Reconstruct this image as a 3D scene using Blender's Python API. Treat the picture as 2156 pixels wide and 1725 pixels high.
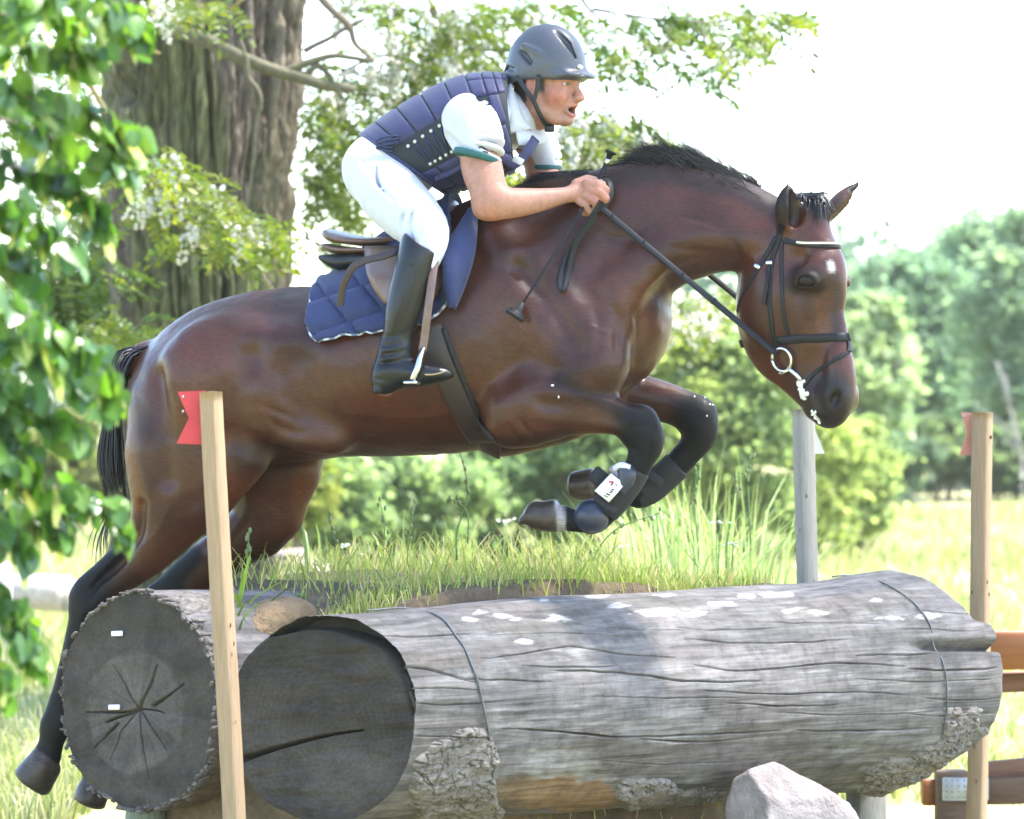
import bpy, math, random
import numpy as np
from mathutils import Vector, Matrix

random.seed(7)
RNG = np.random.default_rng(7)
for _o in list(bpy.data.objects):
    bpy.data.objects.remove(_o)
SC = bpy.context.scene
COL = SC.collection

# ------------------------------------------------------------------ camera, world, sun, exposure
CAM_Y, CAM_Z = -12.0, 1.5
cam_data = bpy.data.cameras.new('camera')
cam = bpy.data.objects.new('camera', cam_data)
COL.objects.link(cam)
cam.location = (0, CAM_Y, CAM_Z)
cam.rotation_euler = (math.radians(90), 0, 0)
cam_data.sensor_width = 36.0
cam_data.lens = 139.0
cam_data.clip_start = 0.5
cam_data.clip_end = 2000
cam_data.dof.use_dof = True
cam_data.dof.focus_distance = 11.75
cam_data.dof.aperture_fstop = 4.5
SC.camera = cam

SUN_DIR = Vector((0.46, 0.06, 0.86)).normalized()      # towards the sun: high and to the right
world = bpy.data.worlds.new('World')
SC.world = world
world.use_nodes = True
wn = world.node_tree
wn.nodes.clear()
sky = wn.nodes.new('ShaderNodeTexSky')
sky.sky_type = 'NISHITA'
sky.sun_disc = False
sky.sun_elevation = math.asin(SUN_DIR.z)
sky.sun_rotation = math.atan2(SUN_DIR.x, SUN_DIR.y)
sky.air_density = 1.0
sky.dust_density = 1.0
sky.ozone_density = 1.0
bgn = wn.nodes.new('ShaderNodeBackground')
bgn.inputs['Strength'].default_value = 0.15
won = wn.nodes.new('ShaderNodeOutputWorld')
wn.links.new(sky.outputs[0], bgn.inputs[0])
wn.links.new(bgn.outputs[0], won.inputs[0])

sun_data = bpy.data.lights.new('sun', 'SUN')
sun_data.energy = 4.6
sun_data.angle = math.radians(6)
sun_data.color = (1.0, 0.95, 0.88)
sun = bpy.data.objects.new('sun', sun_data)
COL.objects.link(sun)
sun.rotation_euler = SUN_DIR.to_track_quat('Z', 'Y').to_euler()
sun.location = (10, -6, 20)

SC.view_settings.view_transform = 'Standard'
SC.view_settings.look = 'None'
SC.view_settings.gamma = 1.0
SC.view_settings.use_curve_mapping = False
SC.view_settings.exposure = 2.6
SC.render.engine = 'CYCLES'
SC.cycles.use_denoising = True
SC.cycles.max_bounces = 8
SC.cycles.transparent_max_bounces = 8

# ------------------------------------------------------------------ measuring helpers
FPX, CX, CY = 139.0 / 36.0 * 2156, 1078.0, 862.5      # the photograph surveyed on a 2156 px wide print


def P(px, py, Y=0.0):
    s = (Y - CAM_Y) / FPX
    return np.array([(px - CX) * s, Y, CAM_Z + (CY - py) * s])


def S(Y=0.0):
    return (Y - CAM_Y) / FPX


def pix(p):
    p = np.asarray(p, float)
    s = (p[..., 1] - CAM_Y) / FPX
    return np.stack([p[..., 0] / s + CX, CY - (p[..., 2] - CAM_Z) / s], -1)


def unit(v):
    v = np.asarray(v, float)
    return v / (np.linalg.norm(v, axis=-1, keepdims=True) + 1e-12)


def spline(pts, n=4):
    """Catmull-Rom through rows of any width."""
    pts = np.asarray(pts, float)
    if len(pts) < 3:
        t = np.linspace(0, 1, n + 1)[:, None]
        return pts[0] * (1 - t) + pts[1] * t
    q = np.vstack([2 * pts[0] - pts[1], pts, 2 * pts[-1] - pts[-2]])
    out = []
    for i in range(1, len(q) - 2):
        p0, p1, p2, p3 = q[i - 1], q[i], q[i + 1], q[i + 2]
        for k in range(n):
            t = k / n
            out.append(0.5 * ((2 * p1) + (p2 - p0) * t + (2 * p0 - 5 * p1 + 4 * p2 - p3) * t * t
                              + (3 * p1 - p0 - 3 * p2 + p3) * t ** 3))
    out.append(pts[-1])
    return np.array(out)


def hsh(ix, iy, iz, seed=0):
    h = (ix.astype(np.int64) * 374761393 + iy.astype(np.int64) * 668265263 + iz.astype(np.int64) * 2147483647 + seed * 144665) & 0xFFFFFFFF
    h = ((h ^ (h >> 13)) * 1274126177) & 0xFFFFFFFF
    h = (h ^ (h >> 16)) & 0xFFFFFF
    return h / float(0xFFFFFF)


def vnoise(p, seed=0):
    p = np.asarray(p, float)
    i = np.floor(p).astype(np.int64)
    f = p - i
    f = f * f * (3 - 2 * f)
    r = 0
    for a in (0, 1):
        for b in (0, 1):
            for c in (0, 1):
                w = (f[..., 0] if a else 1 - f[..., 0]) * (f[..., 1] if b else 1 - f[..., 1]) * (f[..., 2] if c else 1 - f[..., 2])
                r = r + w * hsh(i[..., 0] + a, i[..., 1] + b, i[..., 2] + c, seed)
    return r * 2 - 1


def fbm(p, o=4, seed=0):
    p = np.asarray(p, float)
    r, a = 0, 0.5
    for k in range(o):
        r = r + a * vnoise(p * 2 ** k + 17.3 * k, seed + k)
        a *= 0.5
    return r


def smooth(a, b, x):
    t = np.clip((np.asarray(x, float) - a) / (b - a), 0, 1)
    return t * t * (3 - 2 * t)


# ------------------------------------------------------------------ objects
def props(o, label=None, cat=None, group=None, kind=None):
    if label: o['label'] = label
    if cat: o['category'] = cat
    if group: o['group'] = group
    if kind: o['kind'] = kind
    return o


def empty(name, loc=(0, 0, 0), label=None, cat=None, group=None):
    o = bpy.data.objects.new(name, None)
    COL.objects.link(o)
    o.location = [float(c) for c in loc]
    o.empty_display_size = 0.1
    return props(o, label, cat, group)


def attach(o, parent):
    if parent is not None:
        o.parent = parent
        if parent.type == 'EMPTY':
            o.matrix_parent_inverse = Matrix.Translation(-Vector(parent.location))
    return o


def meshdata(name, v, faces, sm=True, cols=None):
    """faces: list of int arrays (n,3) or (n,4)."""
    v = np.asarray(v, np.float32)
    me = bpy.data.meshes.new(name)
    me.vertices.add(len(v))
    me.vertices.foreach_set('co', v.ravel())
    fl = [np.asarray(f, np.int32) for f in faces if len(f)]
    tot = np.concatenate([np.full(len(f), f.shape[1], np.int32) for f in fl])
    idx = np.concatenate([f.ravel() for f in fl])
    me.loops.add(len(idx))
    me.loops.foreach_set('vertex_index', idx)
    me.polygons.add(len(tot))
    st = np.concatenate([[0], np.cumsum(tot)[:-1]]).astype(np.int32)
    me.polygons.foreach_set('loop_start', st)
    me.polygons.foreach_set('loop_total', tot)
    if sm:
        me.polygons.foreach_set('use_smooth', np.ones(len(tot), bool))
    if cols is not None:
        c = np.asarray(cols, np.float32)
        if c.shape[1] == 3:
            c = np.hstack([c, np.ones((len(c), 1), np.float32)])
        at = me.color_attributes.new('col', 'FLOAT_COLOR', 'POINT')
        at.data.foreach_set('color', c.ravel())
    me.update(calc_edges=True)
    return me


def mk(name, v, faces, mat, parent=None, sm=True, cols=None, **kw):
    if not isinstance(faces, list):
        faces = [faces]
    me = meshdata(name, v, faces, sm, cols)
    o = bpy.data.objects.new(name, me)
    COL.objects.link(o)
    if mat is not None:
        me.materials.append(mat)
    attach(o, parent)
    return props(o, **kw)


class MB:
    """Collects pieces into one mesh."""
    def __init__(s): s.v, s.f3, s.f4, s.c, s.n = [], [], [], [], 0

    def add(s, v, f, col=None):
        v = np.asarray(v, float).reshape(-1, 3)
        f = np.asarray(f, np.int64)
        (s.f4 if f.shape[1] == 4 else s.f3).append(f + s.n)
        s.v.append(v)
        s.c.append(np.tile(np.asarray(col if col is not None else (1, 1, 1), float), (len(v), 1)) if np.ndim(col) < 2 else col)
        s.n += len(v)
        return s

    def faces(s):
        r = []
        if s.f4: r.append(np.vstack(s.f4))
        if s.f3: r.append(np.vstack(s.f3))
        return r

    def build(s, name, mat, parent=None, sm=True, cols=False, **kw):
        return mk(name, np.vstack(s.v), s.faces(), mat, parent, sm, np.vstack(s.c) if cols else None, **kw)


def grid_faces(n, m, wrap_m=False, wrap_n=False):
    i = np.arange(n if wrap_n else n - 1)[:, None]
    j = np.arange(m if wrap_m else m - 1)[None, :]
    i2, j2 = (i + 1) % n, (j + 1) % m
    return np.stack([(i * m + j) + 0 * j2, (i * m + j2) + 0 * i, (i2 * m + j2), (i2 * m + j)], -1).reshape(-1, 4)


def tube_vf(pts, rad, sides=8, up=(0, 0, 1), flat=1.0, caps=True):
    pts = np.asarray(pts, float)
    n = len(pts)
    rad = np.broadcast_to(np.asarray(rad, float), (n,))
    t = unit(np.gradient(pts, axis=0))
    up = np.broadcast_to(np.asarray(up, float), (n, 3))
    a = np.cross(t, up)
    bad = np.linalg.norm(a, axis=1) < 1e-3
    a[bad] = np.cross(t[bad], np.array([1.0, 0.13, 0]))
    a = unit(a)
    b = np.cross(a, t)
    th = np.arange(sides) / sides * 2 * np.pi
    v = pts[:, None] + rad[:, None, None] * (np.cos(th)[None, :, None] * a[:, None] + flat * np.sin(th)[None, :, None] * b[:, None])
    f = grid_faces(n, sides, wrap_m=True)
    v = v.reshape(-1, 3)
    if caps:
        k = len(v)
        v = np.vstack([v, pts[:1], pts[-1:]])
        j = np.arange(sides)
        c0 = np.stack([np.full(sides, k), (j + 1) % sides, j, j], -1)
        c1 = np.stack([np.full(sides, k + 1), (n - 1) * sides + j, (n - 1) * sides + (j + 1) % sides, (n - 1) * sides + (j + 1) % sides], -1)
        return v, f, np.vstack([c0, c1])[:, :3]
    return v, f, np.zeros((0, 3), int)


def add_tube(mb, pts, rad, sides=8, up=(0, 0, 1), flat=1.0, col=None):
    v, f, c = tube_vf(pts, rad, sides, up, flat)
    n0 = mb.n
    mb.add(v, f, col)
    if len(c): mb.f3.append(c + n0)


def box_vf(c, sx, sy, sz, R=None, bev=0.0):
    """Bevelled box: 24 verts when bev > 0."""
    h = np.array([sx, sy, sz]) / 2
    if bev <= 0:
        v = np.array([[x, y, z] for x in (-1, 1) for y in (-1, 1) for z in (-1, 1)]) * h
        f = np.array([[0, 1, 3, 2], [4, 6, 7, 5], [0, 4, 5, 1], [2, 3, 7, 6], [0, 2, 6, 4], [1, 5, 7, 3]])
        tri = np.zeros((0, 3), int)
    else:
        v, f, tri = [], [], []
        key = {}
        for sgx in (-1, 1):
            for sgy in (-1, 1):
                for sgz in (-1, 1):
                    s = np.array([sgx, sgy, sgz])
                    for ax in range(3):
                        q = s * (h - bev)
                        q[ax] = s[ax] * h[ax]
                        key[(sgx, sgy, sgz, ax)] = len(v)
                        v.append(q)
                    tri.append([key[(sgx, sgy, sgz, a)] for a in ((0, 1, 2) if sgx * sgy * sgz > 0 else (0, 2, 1))])
        for ax in range(3):
            o1, o2 = [a for a in range(3) if a != ax]
            for sg in (-1, 1):
                q = []
                for (p, r) in ((-1, -1), (1, -1), (1, 1), (-1, 1)):
                    s = [0, 0, 0]; s[ax] = sg; s[o1] = p; s[o2] = r
                    q.append(key[(*s, ax)])
                f.append(q if (sg > 0) == (ax != 1) else q[::-1])
            # edge strips along axis ax
            for p in (-1, 1):
                for r in (-1, 1):
                    s0 = [0, 0, 0]; s0[ax] = -1; s0[o1] = p; s0[o2] = r
                    s1 = list(s0); s1[ax] = 1
                    q = [key[(*s0, o1)], key[(*s1, o1)], key[(*s1, o2)], key[(*s0, o2)]]
                    f.append(q if (p * r > 0) == (ax == 1) else q[::-1])
        v, f, tri = np.array(v), np.array(f), np.array(tri)
    if R is not None:
        v = v @ np.asarray(R).T
    return v + np.asarray(c), f, tri


def add_box(mb, c, sx, sy, sz, R=None, bev=0.0, col=None):
    v, f, t = box_vf(c, sx, sy, sz, R, bev)
    n0 = mb.n
    mb.add(v, f, col)
    if len(t): mb.f3.append(t + n0)


def ball(mb, c, r, R=np.eye(3), n=10, m=14, col=None):
    th = np.linspace(0, np.pi, n)[:, None]
    ph = np.arange(m)[None, :] / m * 2 * np.pi
    u = np.stack([np.sin(th) * np.cos(ph), np.sin(th) * np.sin(ph), np.cos(th) + 0 * ph], -1).reshape(-1, 3)
    v = (u * np.asarray(r)) @ np.asarray(R) + np.asarray(c)
    f = grid_faces(n, m, wrap_m=True)
    mb.add(v, f[:, ::-1], col)


def rotz(a):
    c, s = math.cos(a), math.sin(a)
    return np.array([[c, -s, 0], [s, c, 0], [0, 0, 1.0]])


def roty(a):
    c, s = math.cos(a), math.sin(a)
    return np.array([[c, 0, s], [0, 1.0, 0], [-s, 0, c]])


def rotx(a):
    c, s = math.cos(a), math.sin(a)
    return np.array([[1.0, 0, 0], [0, c, -s], [0, s, c]])


# ------------------------------------------------------------------ signed distance fields -> one continuous skin
class Field:
    def __init__(s, lo, hi, h):
        s.lo, s.h = np.asarray(lo, float), h
        s.n = np.ceil((np.asarray(hi, float) - s.lo) / h).astype(int) + 1
        s.d = np.full(s.n, 0.5, np.float32)

    def _box(s, lo, hi):
        a = np.clip(np.floor((lo - s.lo) / s.h).astype(int), 0, s.n)
        b = np.clip(np.ceil((hi - s.lo) / s.h).astype(int) + 1, 0, s.n)
        if np.any(b <= a): return None
        g = [(s.lo[i] + s.h * np.arange(a[i], b[i])).astype(np.float32) for i in range(3)]
        sl = tuple(slice(a[i], b[i]) for i in range(3))
        return sl, g[0][:, None, None], g[1][None, :, None], g[2][None, None, :]

    def _mix(s, sl, e, k, op):
        d = s.d[sl]
        if op == 'add':
            hh = np.maximum(k - np.abs(d - e), 0) / max(k, 1e-6)
            s.d[sl] = np.minimum(d, e) - hh * hh * k * 0.25
        else:
            hh = np.maximum(k - np.abs(d + e), 0) / max(k, 1e-6)
            s.d[sl] = np.maximum(d, -e) + hh * hh * k * 0.25

    def tube(s, pts, ru, rv, w, k=0.02, op='add', re=None):
        """pts (n,3); ru radius across in the picture plane, rv along w."""
        pts = np.asarray(pts, float)
        n = len(pts)
        ru = np.broadcast_to(np.asarray(ru, float), (n,))
        rv = np.broadcast_to(np.asarray(rv, float), (n,))
        w = np.broadcast_to(unit(w), (n, 3))
        pad = k + s.h * 2
        R = np.maximum(ru, rv).max() + pad
        lo, hi = pts.min(0) - R, pts.max(0) + R
        bx = s._box(lo, hi)
        if bx is None: return
        sl = bx[0]
        best = np.full(s.d[sl].shape, 0.5, np.float32)
        off = [q.start for q in sl]
        for i in range(n - 1):
            a, b = pts[i], pts[i + 1]
            rr = max(ru[i], ru[i + 1], rv[i], rv[i + 1]) + pad
            q = s._box(np.minimum(a, b) - rr, np.maximum(a, b) + rr)
            if q is None: continue
            sl2, x, y, z = q
            ls = tuple(slice(sl2[j].start - off[j], sl2[j].stop - off[j]) for j in range(3))
            ls = tuple(slice(max(l.start, 0), min(l.stop, best.shape[j])) for j, l in enumerate(ls))
            ab = b - a
            L = np.linalg.norm(ab)
            t_ = ab / L
            ww = (w[i] + w[i + 1]) / 2
            ww = unit(ww - t_ * np.dot(ww, t_))
            uu = np.cross(t_, ww)
            dx, dy, dz = x - a[0], y - a[1], z - a[2]
            ax = dx * t_[0] + dy * t_[1] + dz * t_[2]
            cu = dx * uu[0] + dy * uu[1] + dz * uu[2]
            cv = dx * ww[0] + dy * ww[1] + dz * ww[2]
            t = np.clip(ax / L, 0, 1)
            e = ax - t * L
            a_u = ru[i] + (ru[i + 1] - ru[i]) * t
            a_v = rv[i] + (rv[i + 1] - rv[i]) * t
            a_e = a_u if re is None else re
            k0 = (cu / a_u) ** 2 + (cv / a_v) ** 2 + (e / a_e) ** 2
            k1 = (cu / a_u ** 2) ** 2 + (cv / a_v ** 2) ** 2 + (e / a_e ** 2) ** 2
            k0 = np.sqrt(k0)
            d = np.where(k0 < 1e-3, -np.minimum(a_u, a_v), k0 * (k0 - 1) / np.sqrt(k1 + 1e-9)).astype(np.float32)
            best[ls] = np.minimum(best[ls], d)
        s._mix(sl, best, k, op)

    def ell(s, c, r, R=None, k=0.02, op='add'):
        c, r = np.asarray(c, float), np.asarray(r, float)
        rr = r.max() + k + s.h * 2
        q = s._box(c - rr, c + rr)
        if q is None: return
        sl, x, y, z = q
        R = np.eye(3) if R is None else np.asarray(R)   # rows: local axes
        dx, dy, dz = x - c[0], y - c[1], z - c[2]
        l = [dx * R[i, 0] + dy * R[i, 1] + dz * R[i, 2] for i in range(3)]
        k0 = np.sqrt(sum((l[i] / r[i]) ** 2 for i in range(3)))
        k1 = np.sqrt(sum((l[i] / r[i] ** 2) ** 2 for i in range(3)) + 1e-9)
        d = np.where(k0 < 1e-3, -r.min(), k0 * (k0 - 1) / k1).astype(np.float32)
        s._mix(sl, d, k, op)

    def sample(s, p):
        p = (np.asarray(p, float) - s.lo) / s.h
        i = np.clip(np.floor(p).astype(int), 0, s.n - 2)
        f = np.clip(p - i, 0, 1)
        r = 0
        for a in (0, 1):
            for b in (0, 1):
                for c in (0, 1):
                    w = (f[..., 0] if a else 1 - f[..., 0]) * (f[..., 1] if b else 1 - f[..., 1]) * (f[..., 2] if c else 1 - f[..., 2])
                    r = r + w * s.d[i[..., 0] + a, i[..., 1] + b, i[..., 2] + c]
        out = np.any((p < 0) | (p > s.n - 1), axis=-1)
        return np.where(out, 0.5, r)

    def normal(s, p, e=None):
        e = e or s.h * 1.5
        p = np.asarray(p, float)
        g = np.stack([s.sample(p + np.eye(3)[i] * e) - s.sample(p - np.eye(3)[i] * e) for i in range(3)], -1)
        return unit(g)

    def ray(s, o, d, tmax, step=None):
        """First surface point along rays (n,3); misses give nan."""
        o, d = np.atleast_2d(np.asarray(o, float)), np.atleast_2d(unit(d))
        o, d = np.broadcast_arrays(o, d)
        step = step or s.h
        ts = np.arange(0, tmax, step)
        out = np.full(o.shape, np.nan)
        for i in range(len(o)):
            q = s.sample(o[i] + ts[:, None] * d[i])
            w = np.where((q[:-1] > 0) & (q[1:] <= 0))[0]
            if len(w):
                j = w[0]
                t = ts[j] + step * q[j] / (q[j] - q[j + 1])
                out[i] = o[i] + t * d[i]
        return out

    def hit(s, px, py, near=-1.2):
        """Skin point seen at survey position (px,py) from the camera side."""
        px, py = np.broadcast_arrays(np.atleast_1d(np.asarray(px, float)), np.atleast_1d(np.asarray(py, float)))
        o = np.array([P(a, b, near) for a, b in zip(px, py)])
        e = np.array([P(a, b, near + 1.0) for a, b in zip(px, py)])
        return s.ray(o, e - o, 2.2)

    def surface(s):
        d = s.d
        sg = d < 0
        n = s.n
        cnt = np.zeros(n - 1, np.uint8)
        for a in (0, 1):
            for b in (0, 1):
                for c in (0, 1):
                    cnt += sg[a:n[0] - 1 + a, b:n[1] - 1 + b, c:n[2] - 1 + c]
        act = np.argwhere((cnt > 0) & (cnt < 8))
        idx = np.full(n - 1, -1, np.int32)
        idx[act[:, 0], act[:, 1], act[:, 2]] = np.arange(len(act))
        acc = np.zeros((len(act), 3)); num = np.zeros(len(act))
        cor = [(a, b, c) for a in (0, 1) for b in (0, 1) for c in (0, 1)]
        val = {q: d[act[:, 0] + q[0], act[:, 1] + q[1], act[:, 2] + q[2]].astype(float) for q in cor}
        for q in cor:
            for ax in range(3):
                if q[ax] == 0:
                    r = list(q); r[ax] = 1; r = tuple(r)
                    v0, v1 = val[q], val[r]
                    m = (v0 < 0) != (v1 < 0)
                    t = np.where(m, v0 / np.where(m, v0 - v1, 1), 0)
                    p = np.tile(np.array(q, float), (len(act), 1))
                    p[:, ax] += t
                    acc += p * m[:, None]; num += m
        v = s.lo + (act + acc / num[:, None]) * s.h
        quads = []
        for ax in range(3):
            o1, o2 = (ax + 1) % 3, (ax + 2) % 3
            sa = [slice(None)] * 3; sb = [slice(None)] * 3
            sa[ax] = slice(0, n[ax] - 1); sb[ax] = slice(1, n[ax])
            A, B = sg[tuple(sa)], sg[tuple(sb)]
            e = np.argwhere(A != B)
            e = e[(e[:, o1] > 0) & (e[:, o2] > 0) & (e[:, o1] < n[o1] - 1) & (e[:, o2] < n[o2] - 1)]
            ins = A[e[:, 0], e[:, 1], e[:, 2]]
            def g(da, db):
                q = e.copy(); q[:, o1] += da; q[:, o2] += db
                return idx[q[:, 0], q[:, 1], q[:, 2]]
            f = np.stack([g(-1, -1), g(0, -1), g(0, 0), g(-1, 0)], -1)
            f[~ins] = f[~ins][:, ::-1]
            quads.append(f)
        quads = np.vstack(quads)
        quads = quads[(quads >= 0).all(1)]
        return v, quads


def relax(v, quads, it=1, lam=0.5):
    e = np.vstack([quads[:, [0, 1]], quads[:, [1, 2]], quads[:, [2, 3]], quads[:, [3, 0]]])
    e = np.vstack([e, e[:, ::-1]])
    deg = np.bincount(e[:, 0], minlength=len(v))[:, None]
    for _ in range(it):
        acc = np.stack([np.bincount(e[:, 0], weights=v[e[:, 1], i], minlength=len(v)) for i in range(3)], -1)
        v = v * (1 - lam) + lam * acc / np.maximum(deg, 1)
    return v


# ------------------------------------------------------------------ materials
def new_mat(name):
    m = bpy.data.materials.new(name)
    m.use_nodes = True
    t = m.node_tree
    t.nodes.clear()
    out = t.nodes.new('ShaderNodeOutputMaterial')
    b = t.nodes.new('ShaderNodeBsdfPrincipled')
    t.links.new(b.outputs[0], out.inputs[0])
    return m, t, b, out


def nd(t, kind, **kw):
    n = t.nodes.new(kind)
    for k, v in kw.items():
        if k in n.inputs.keys() if hasattr(n.inputs, 'keys') else False:
            n.inputs[k].default_value = v
        else:
            setattr(n, k, v)
    return n


def noise_tex(t, scale, detail=4, rough=0.55, vec=None, dist=0.0):
    n = t.nodes.new('ShaderNodeTexNoise')
    n.inputs['Scale'].default_value = scale
    n.inputs['Detail'].default_value = detail
    n.inputs['Roughness'].default_value = rough
    n.inputs['Distortion'].default_value = dist
    if vec is not None: t.links.new(vec, n.inputs['Vector'])
    return n


def ramp(t, fac, stops):
    r = t.nodes.new('ShaderNodeValToRGB')
    while len(r.color_ramp.elements) < len(stops):
        r.color_ramp.elements.new(0.5)
    for e, (p, c) in zip(r.color_ramp.elements, stops):
        e.position = p
        e.color = (*c, 1) if len(c) == 3 else c
    t.links.new(fac, r.inputs[0])
    return r


def objco(t, scale=(1, 1, 1), rot=(0, 0, 0), coord='Object', turn=0.0):
    c = t.nodes.new('ShaderNodeTexCoord')
    m = t.nodes.new('ShaderNodeMapping')
    if turn:
        m0 = t.nodes.new('ShaderNodeMapping')
        m0.inputs['Rotation'].default_value = (0, 0, turn)
        t.links.new(c.outputs[coord], m0.inputs['Vector'])
        m.inputs['Scale'].default_value = scale
        t.links.new(m0.outputs[0], m.inputs['Vector'])
        return m.outputs[0]
    m.inputs['Scale'].default_value = scale
    m.inputs['Rotation'].default_value = rot
    t.links.new(c.outputs[coord], m.inputs['Vector'])
    return m.outputs[0]


def bump(t, b, height, strength=0.3, dist=0.01):
    n = t.nodes.new('ShaderNodeBump')
    n.inputs['Strength'].default_value = strength
    n.inputs['Distance'].default_value = dist
    t.links.new(height, n.inputs['Height'])
    t.links.new(n.outputs[0], b.inputs['Normal'])
    return n


def mixc(t, fac, a, b, mode='MIX'):
    n = t.nodes.new('ShaderNodeMix')
    n.data_type = 'RGBA'
    n.blend_type = mode
    for sock, val in ((n.inputs[0], fac), (n.inputs[6], a), (n.inputs[7], b)):
        if hasattr(val, 'is_linked') or hasattr(val, 'links'):
            t.links.new(val, sock)
        else:
            sock.default_value = val if np.ndim(val) == 0 else (*val[:3], 1)
    return n.outputs[2]


def simple(name, c1, c2=None, scale=20, rough=0.6, bmp=0.2, bdist=0.003, stretch=(1, 1, 1), spec=0.5, metal=0.0, sheen=0.0, coat=0.0, detail=5):
    m, t, b, out = new_mat(name)
    co = objco(t, stretch)
    n = noise_tex(t, scale, detail, 0.6, co)
    c2 = c2 if c2 is not None else tuple(x * 0.7 for x in c1)
    r = ramp(t, n.outputs[0], [(0.3, c2), (0.7, c1)])
    t.links.new(r.outputs[0], b.inputs['Base Color'])
    b.inputs['Roughness'].default_value = rough
    b.inputs['Specular IOR Level'].default_value = spec
    b.inputs['Metallic'].default_value = metal
    b.inputs['Sheen Weight'].default_value = sheen
    b.inputs['Coat Weight'].default_value = coat
    if bmp:
        n2 = noise_tex(t, scale * 3, 4, 0.6, co)
        bump(t, b, n2.outputs[0], bmp, bdist)
    return m


def vcol_mat(name, rough=0.5, nscale=60, namt=0.25, bmp=0.15, bdist=0.002, stretch=(1, 1, 1), spec=0.5, sheen=0.0, coat=0.0, coat_rough=0.3, rot=(0, 0, 0), sss=0.0, turn=0.0, mott=0.0, mscale=30):
    m, t, b, out = new_mat(name)
    a = t.nodes.new('ShaderNodeAttribute')
    a.attribute_name = 'col'
    co = objco(t, stretch, rot, turn=turn)
    n = noise_tex(t, nscale, 5, 0.6, co)
    r = ramp(t, n.outputs[0], [(0.25, (1 - namt,) * 3), (0.75, (1 + namt * 0.6,) * 3)])
    c = mixc(t, 1.0, a.outputs['Color'], r.outputs[0], 'MULTIPLY')
    if mott:
        nm = noise_tex(t, mscale, 7, .72, objco(t))
        rm = ramp(t, nm.outputs[0], [(.30, (1 - mott,) * 3), (.50, (1, 1, 1)), (.72, (1 + mott * .7,) * 3)])
        c = mixc(t, 1.0, c, rm.outputs[0], 'MULTIPLY')
    t.links.new(c, b.inputs['Base Color'])
    b.inputs['Roughness'].default_value = rough
    b.inputs['Specular IOR Level'].default_value = spec
    b.inputs['Sheen Weight'].default_value = sheen
    b.inputs['Coat Weight'].default_value = coat
    b.inputs['Coat Roughness'].default_value = coat_rough
    if sss:
        b.inputs['Subsurface Weight'].default_value = sss
        b.inputs['Subsurface Radius'].default_value = (0.012, 0.005, 0.003)
    if bmp:
        bump(t, b, n.outputs[0], bmp, bdist)
    return m


def leaf_mat(name, rough=0.45, trans=0.35, spec=0.4, tint=(1.5, 1.6, 0.5), vary=True):
    """Two sided leaf: vertex colour, gloss and light coming through."""
    m, t, b, out = new_mat(name)
    a = t.nodes.new('ShaderNodeAttribute')
    a.attribute_name = 'col'
    oi = t.nodes.new('ShaderNodeObjectInfo')
    rv = ramp(t, oi.outputs['Random'], [(0.0, (0.72, 0.8, 0.8)), (0.5, (1, 1, 1)), (1.0, (1.5, 1.3, 0.9))] if vary else [(0.0, (.92, .92, .92)), (1.0, (1, 1, 1))])
    c = mixc(t, 1.0, a.outputs['Color'], rv.outputs[0], 'MULTIPLY')
    t.links.new(c, b.inputs['Base Color'])
    b.inputs['Roughness'].default_value = rough
    b.inputs['Specular IOR Level'].default_value = spec
    tr = t.nodes.new('ShaderNodeBsdfTranslucent')
    c2 = mixc(t, 1.0, c, tint, 'MULTIPLY')
    t.links.new(c2, tr.inputs[0])
    mx = t.nodes.new('ShaderNodeMixShader')
    mx.inputs[0].default_value = trans
    t.links.new(b.outputs[0], mx.inputs[1])
    t.links.new(tr.outputs[0], mx.inputs[2])
    t.links.new(mx.outputs[0], out.inputs[0])
    return m
# ================================================================== THE SETTING
M_FIELD, t, b, _o = new_mat('meadow_ground')
co = objco(t)
n1_ = noise_tex(t, .35, 6, .6, co); n2_ = noise_tex(t, 9, 5, .65, co)
r1 = ramp(t, n1_.outputs[0], [(.28, (.12, .155, .045)), (.48, (.23, .235, .10)), (.70, (.30, .28, .15))])
r2 = ramp(t, n2_.outputs[0], [(.25, (.65, .65, .62)), (.75, (1.15, 1.12, 1.05))])
t.links.new(mixc(t, 1.0, r1.outputs[0], r2.outputs[0], 'MULTIPLY'), b.inputs['Base Color'])
b.inputs['Roughness'].default_value = .9
bump(t, b, n2_.outputs[0], .6, .05)


def terrain(x, y):
    p = np.stack([np.asarray(x) * .12, np.asarray(y) * .12, np.zeros_like(np.asarray(x, float))], -1)
    return .10 * fbm(p, 3, 31) + .9 * smooth(45, 90, y) - .06


gx = np.concatenate([np.linspace(-260, -25, 24), np.linspace(-24, 24, 97), np.linspace(25, 260, 24)])
gy = np.concatenate([np.linspace(-40, -13, 10), np.linspace(-12, 40, 105), np.linspace(41, 120, 50), np.linspace(125, 420, 20)])
GX, GY = np.meshgrid(gx, gy, indexing='ij')
mk('ground', np.stack([GX, GY, terrain(GX, GY)], -1).reshape(-1, 3), grid_faces(len(gx), len(gy)), M_FIELD, kind='structure')

# ------------------------------------------------------------------ logs
def log_frame(A, B):
    ax = unit(B - A)
    e1 = unit(np.cross(ax, [0, 0, 1.0]))        # to the camera side and right
    e1 = e1 * (1 if e1[1] < 0 else -1)
    e2 = unit(np.cross(e1, ax)); e2 = e2 * np.sign(e2[2])
    return ax, e1, e2


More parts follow.
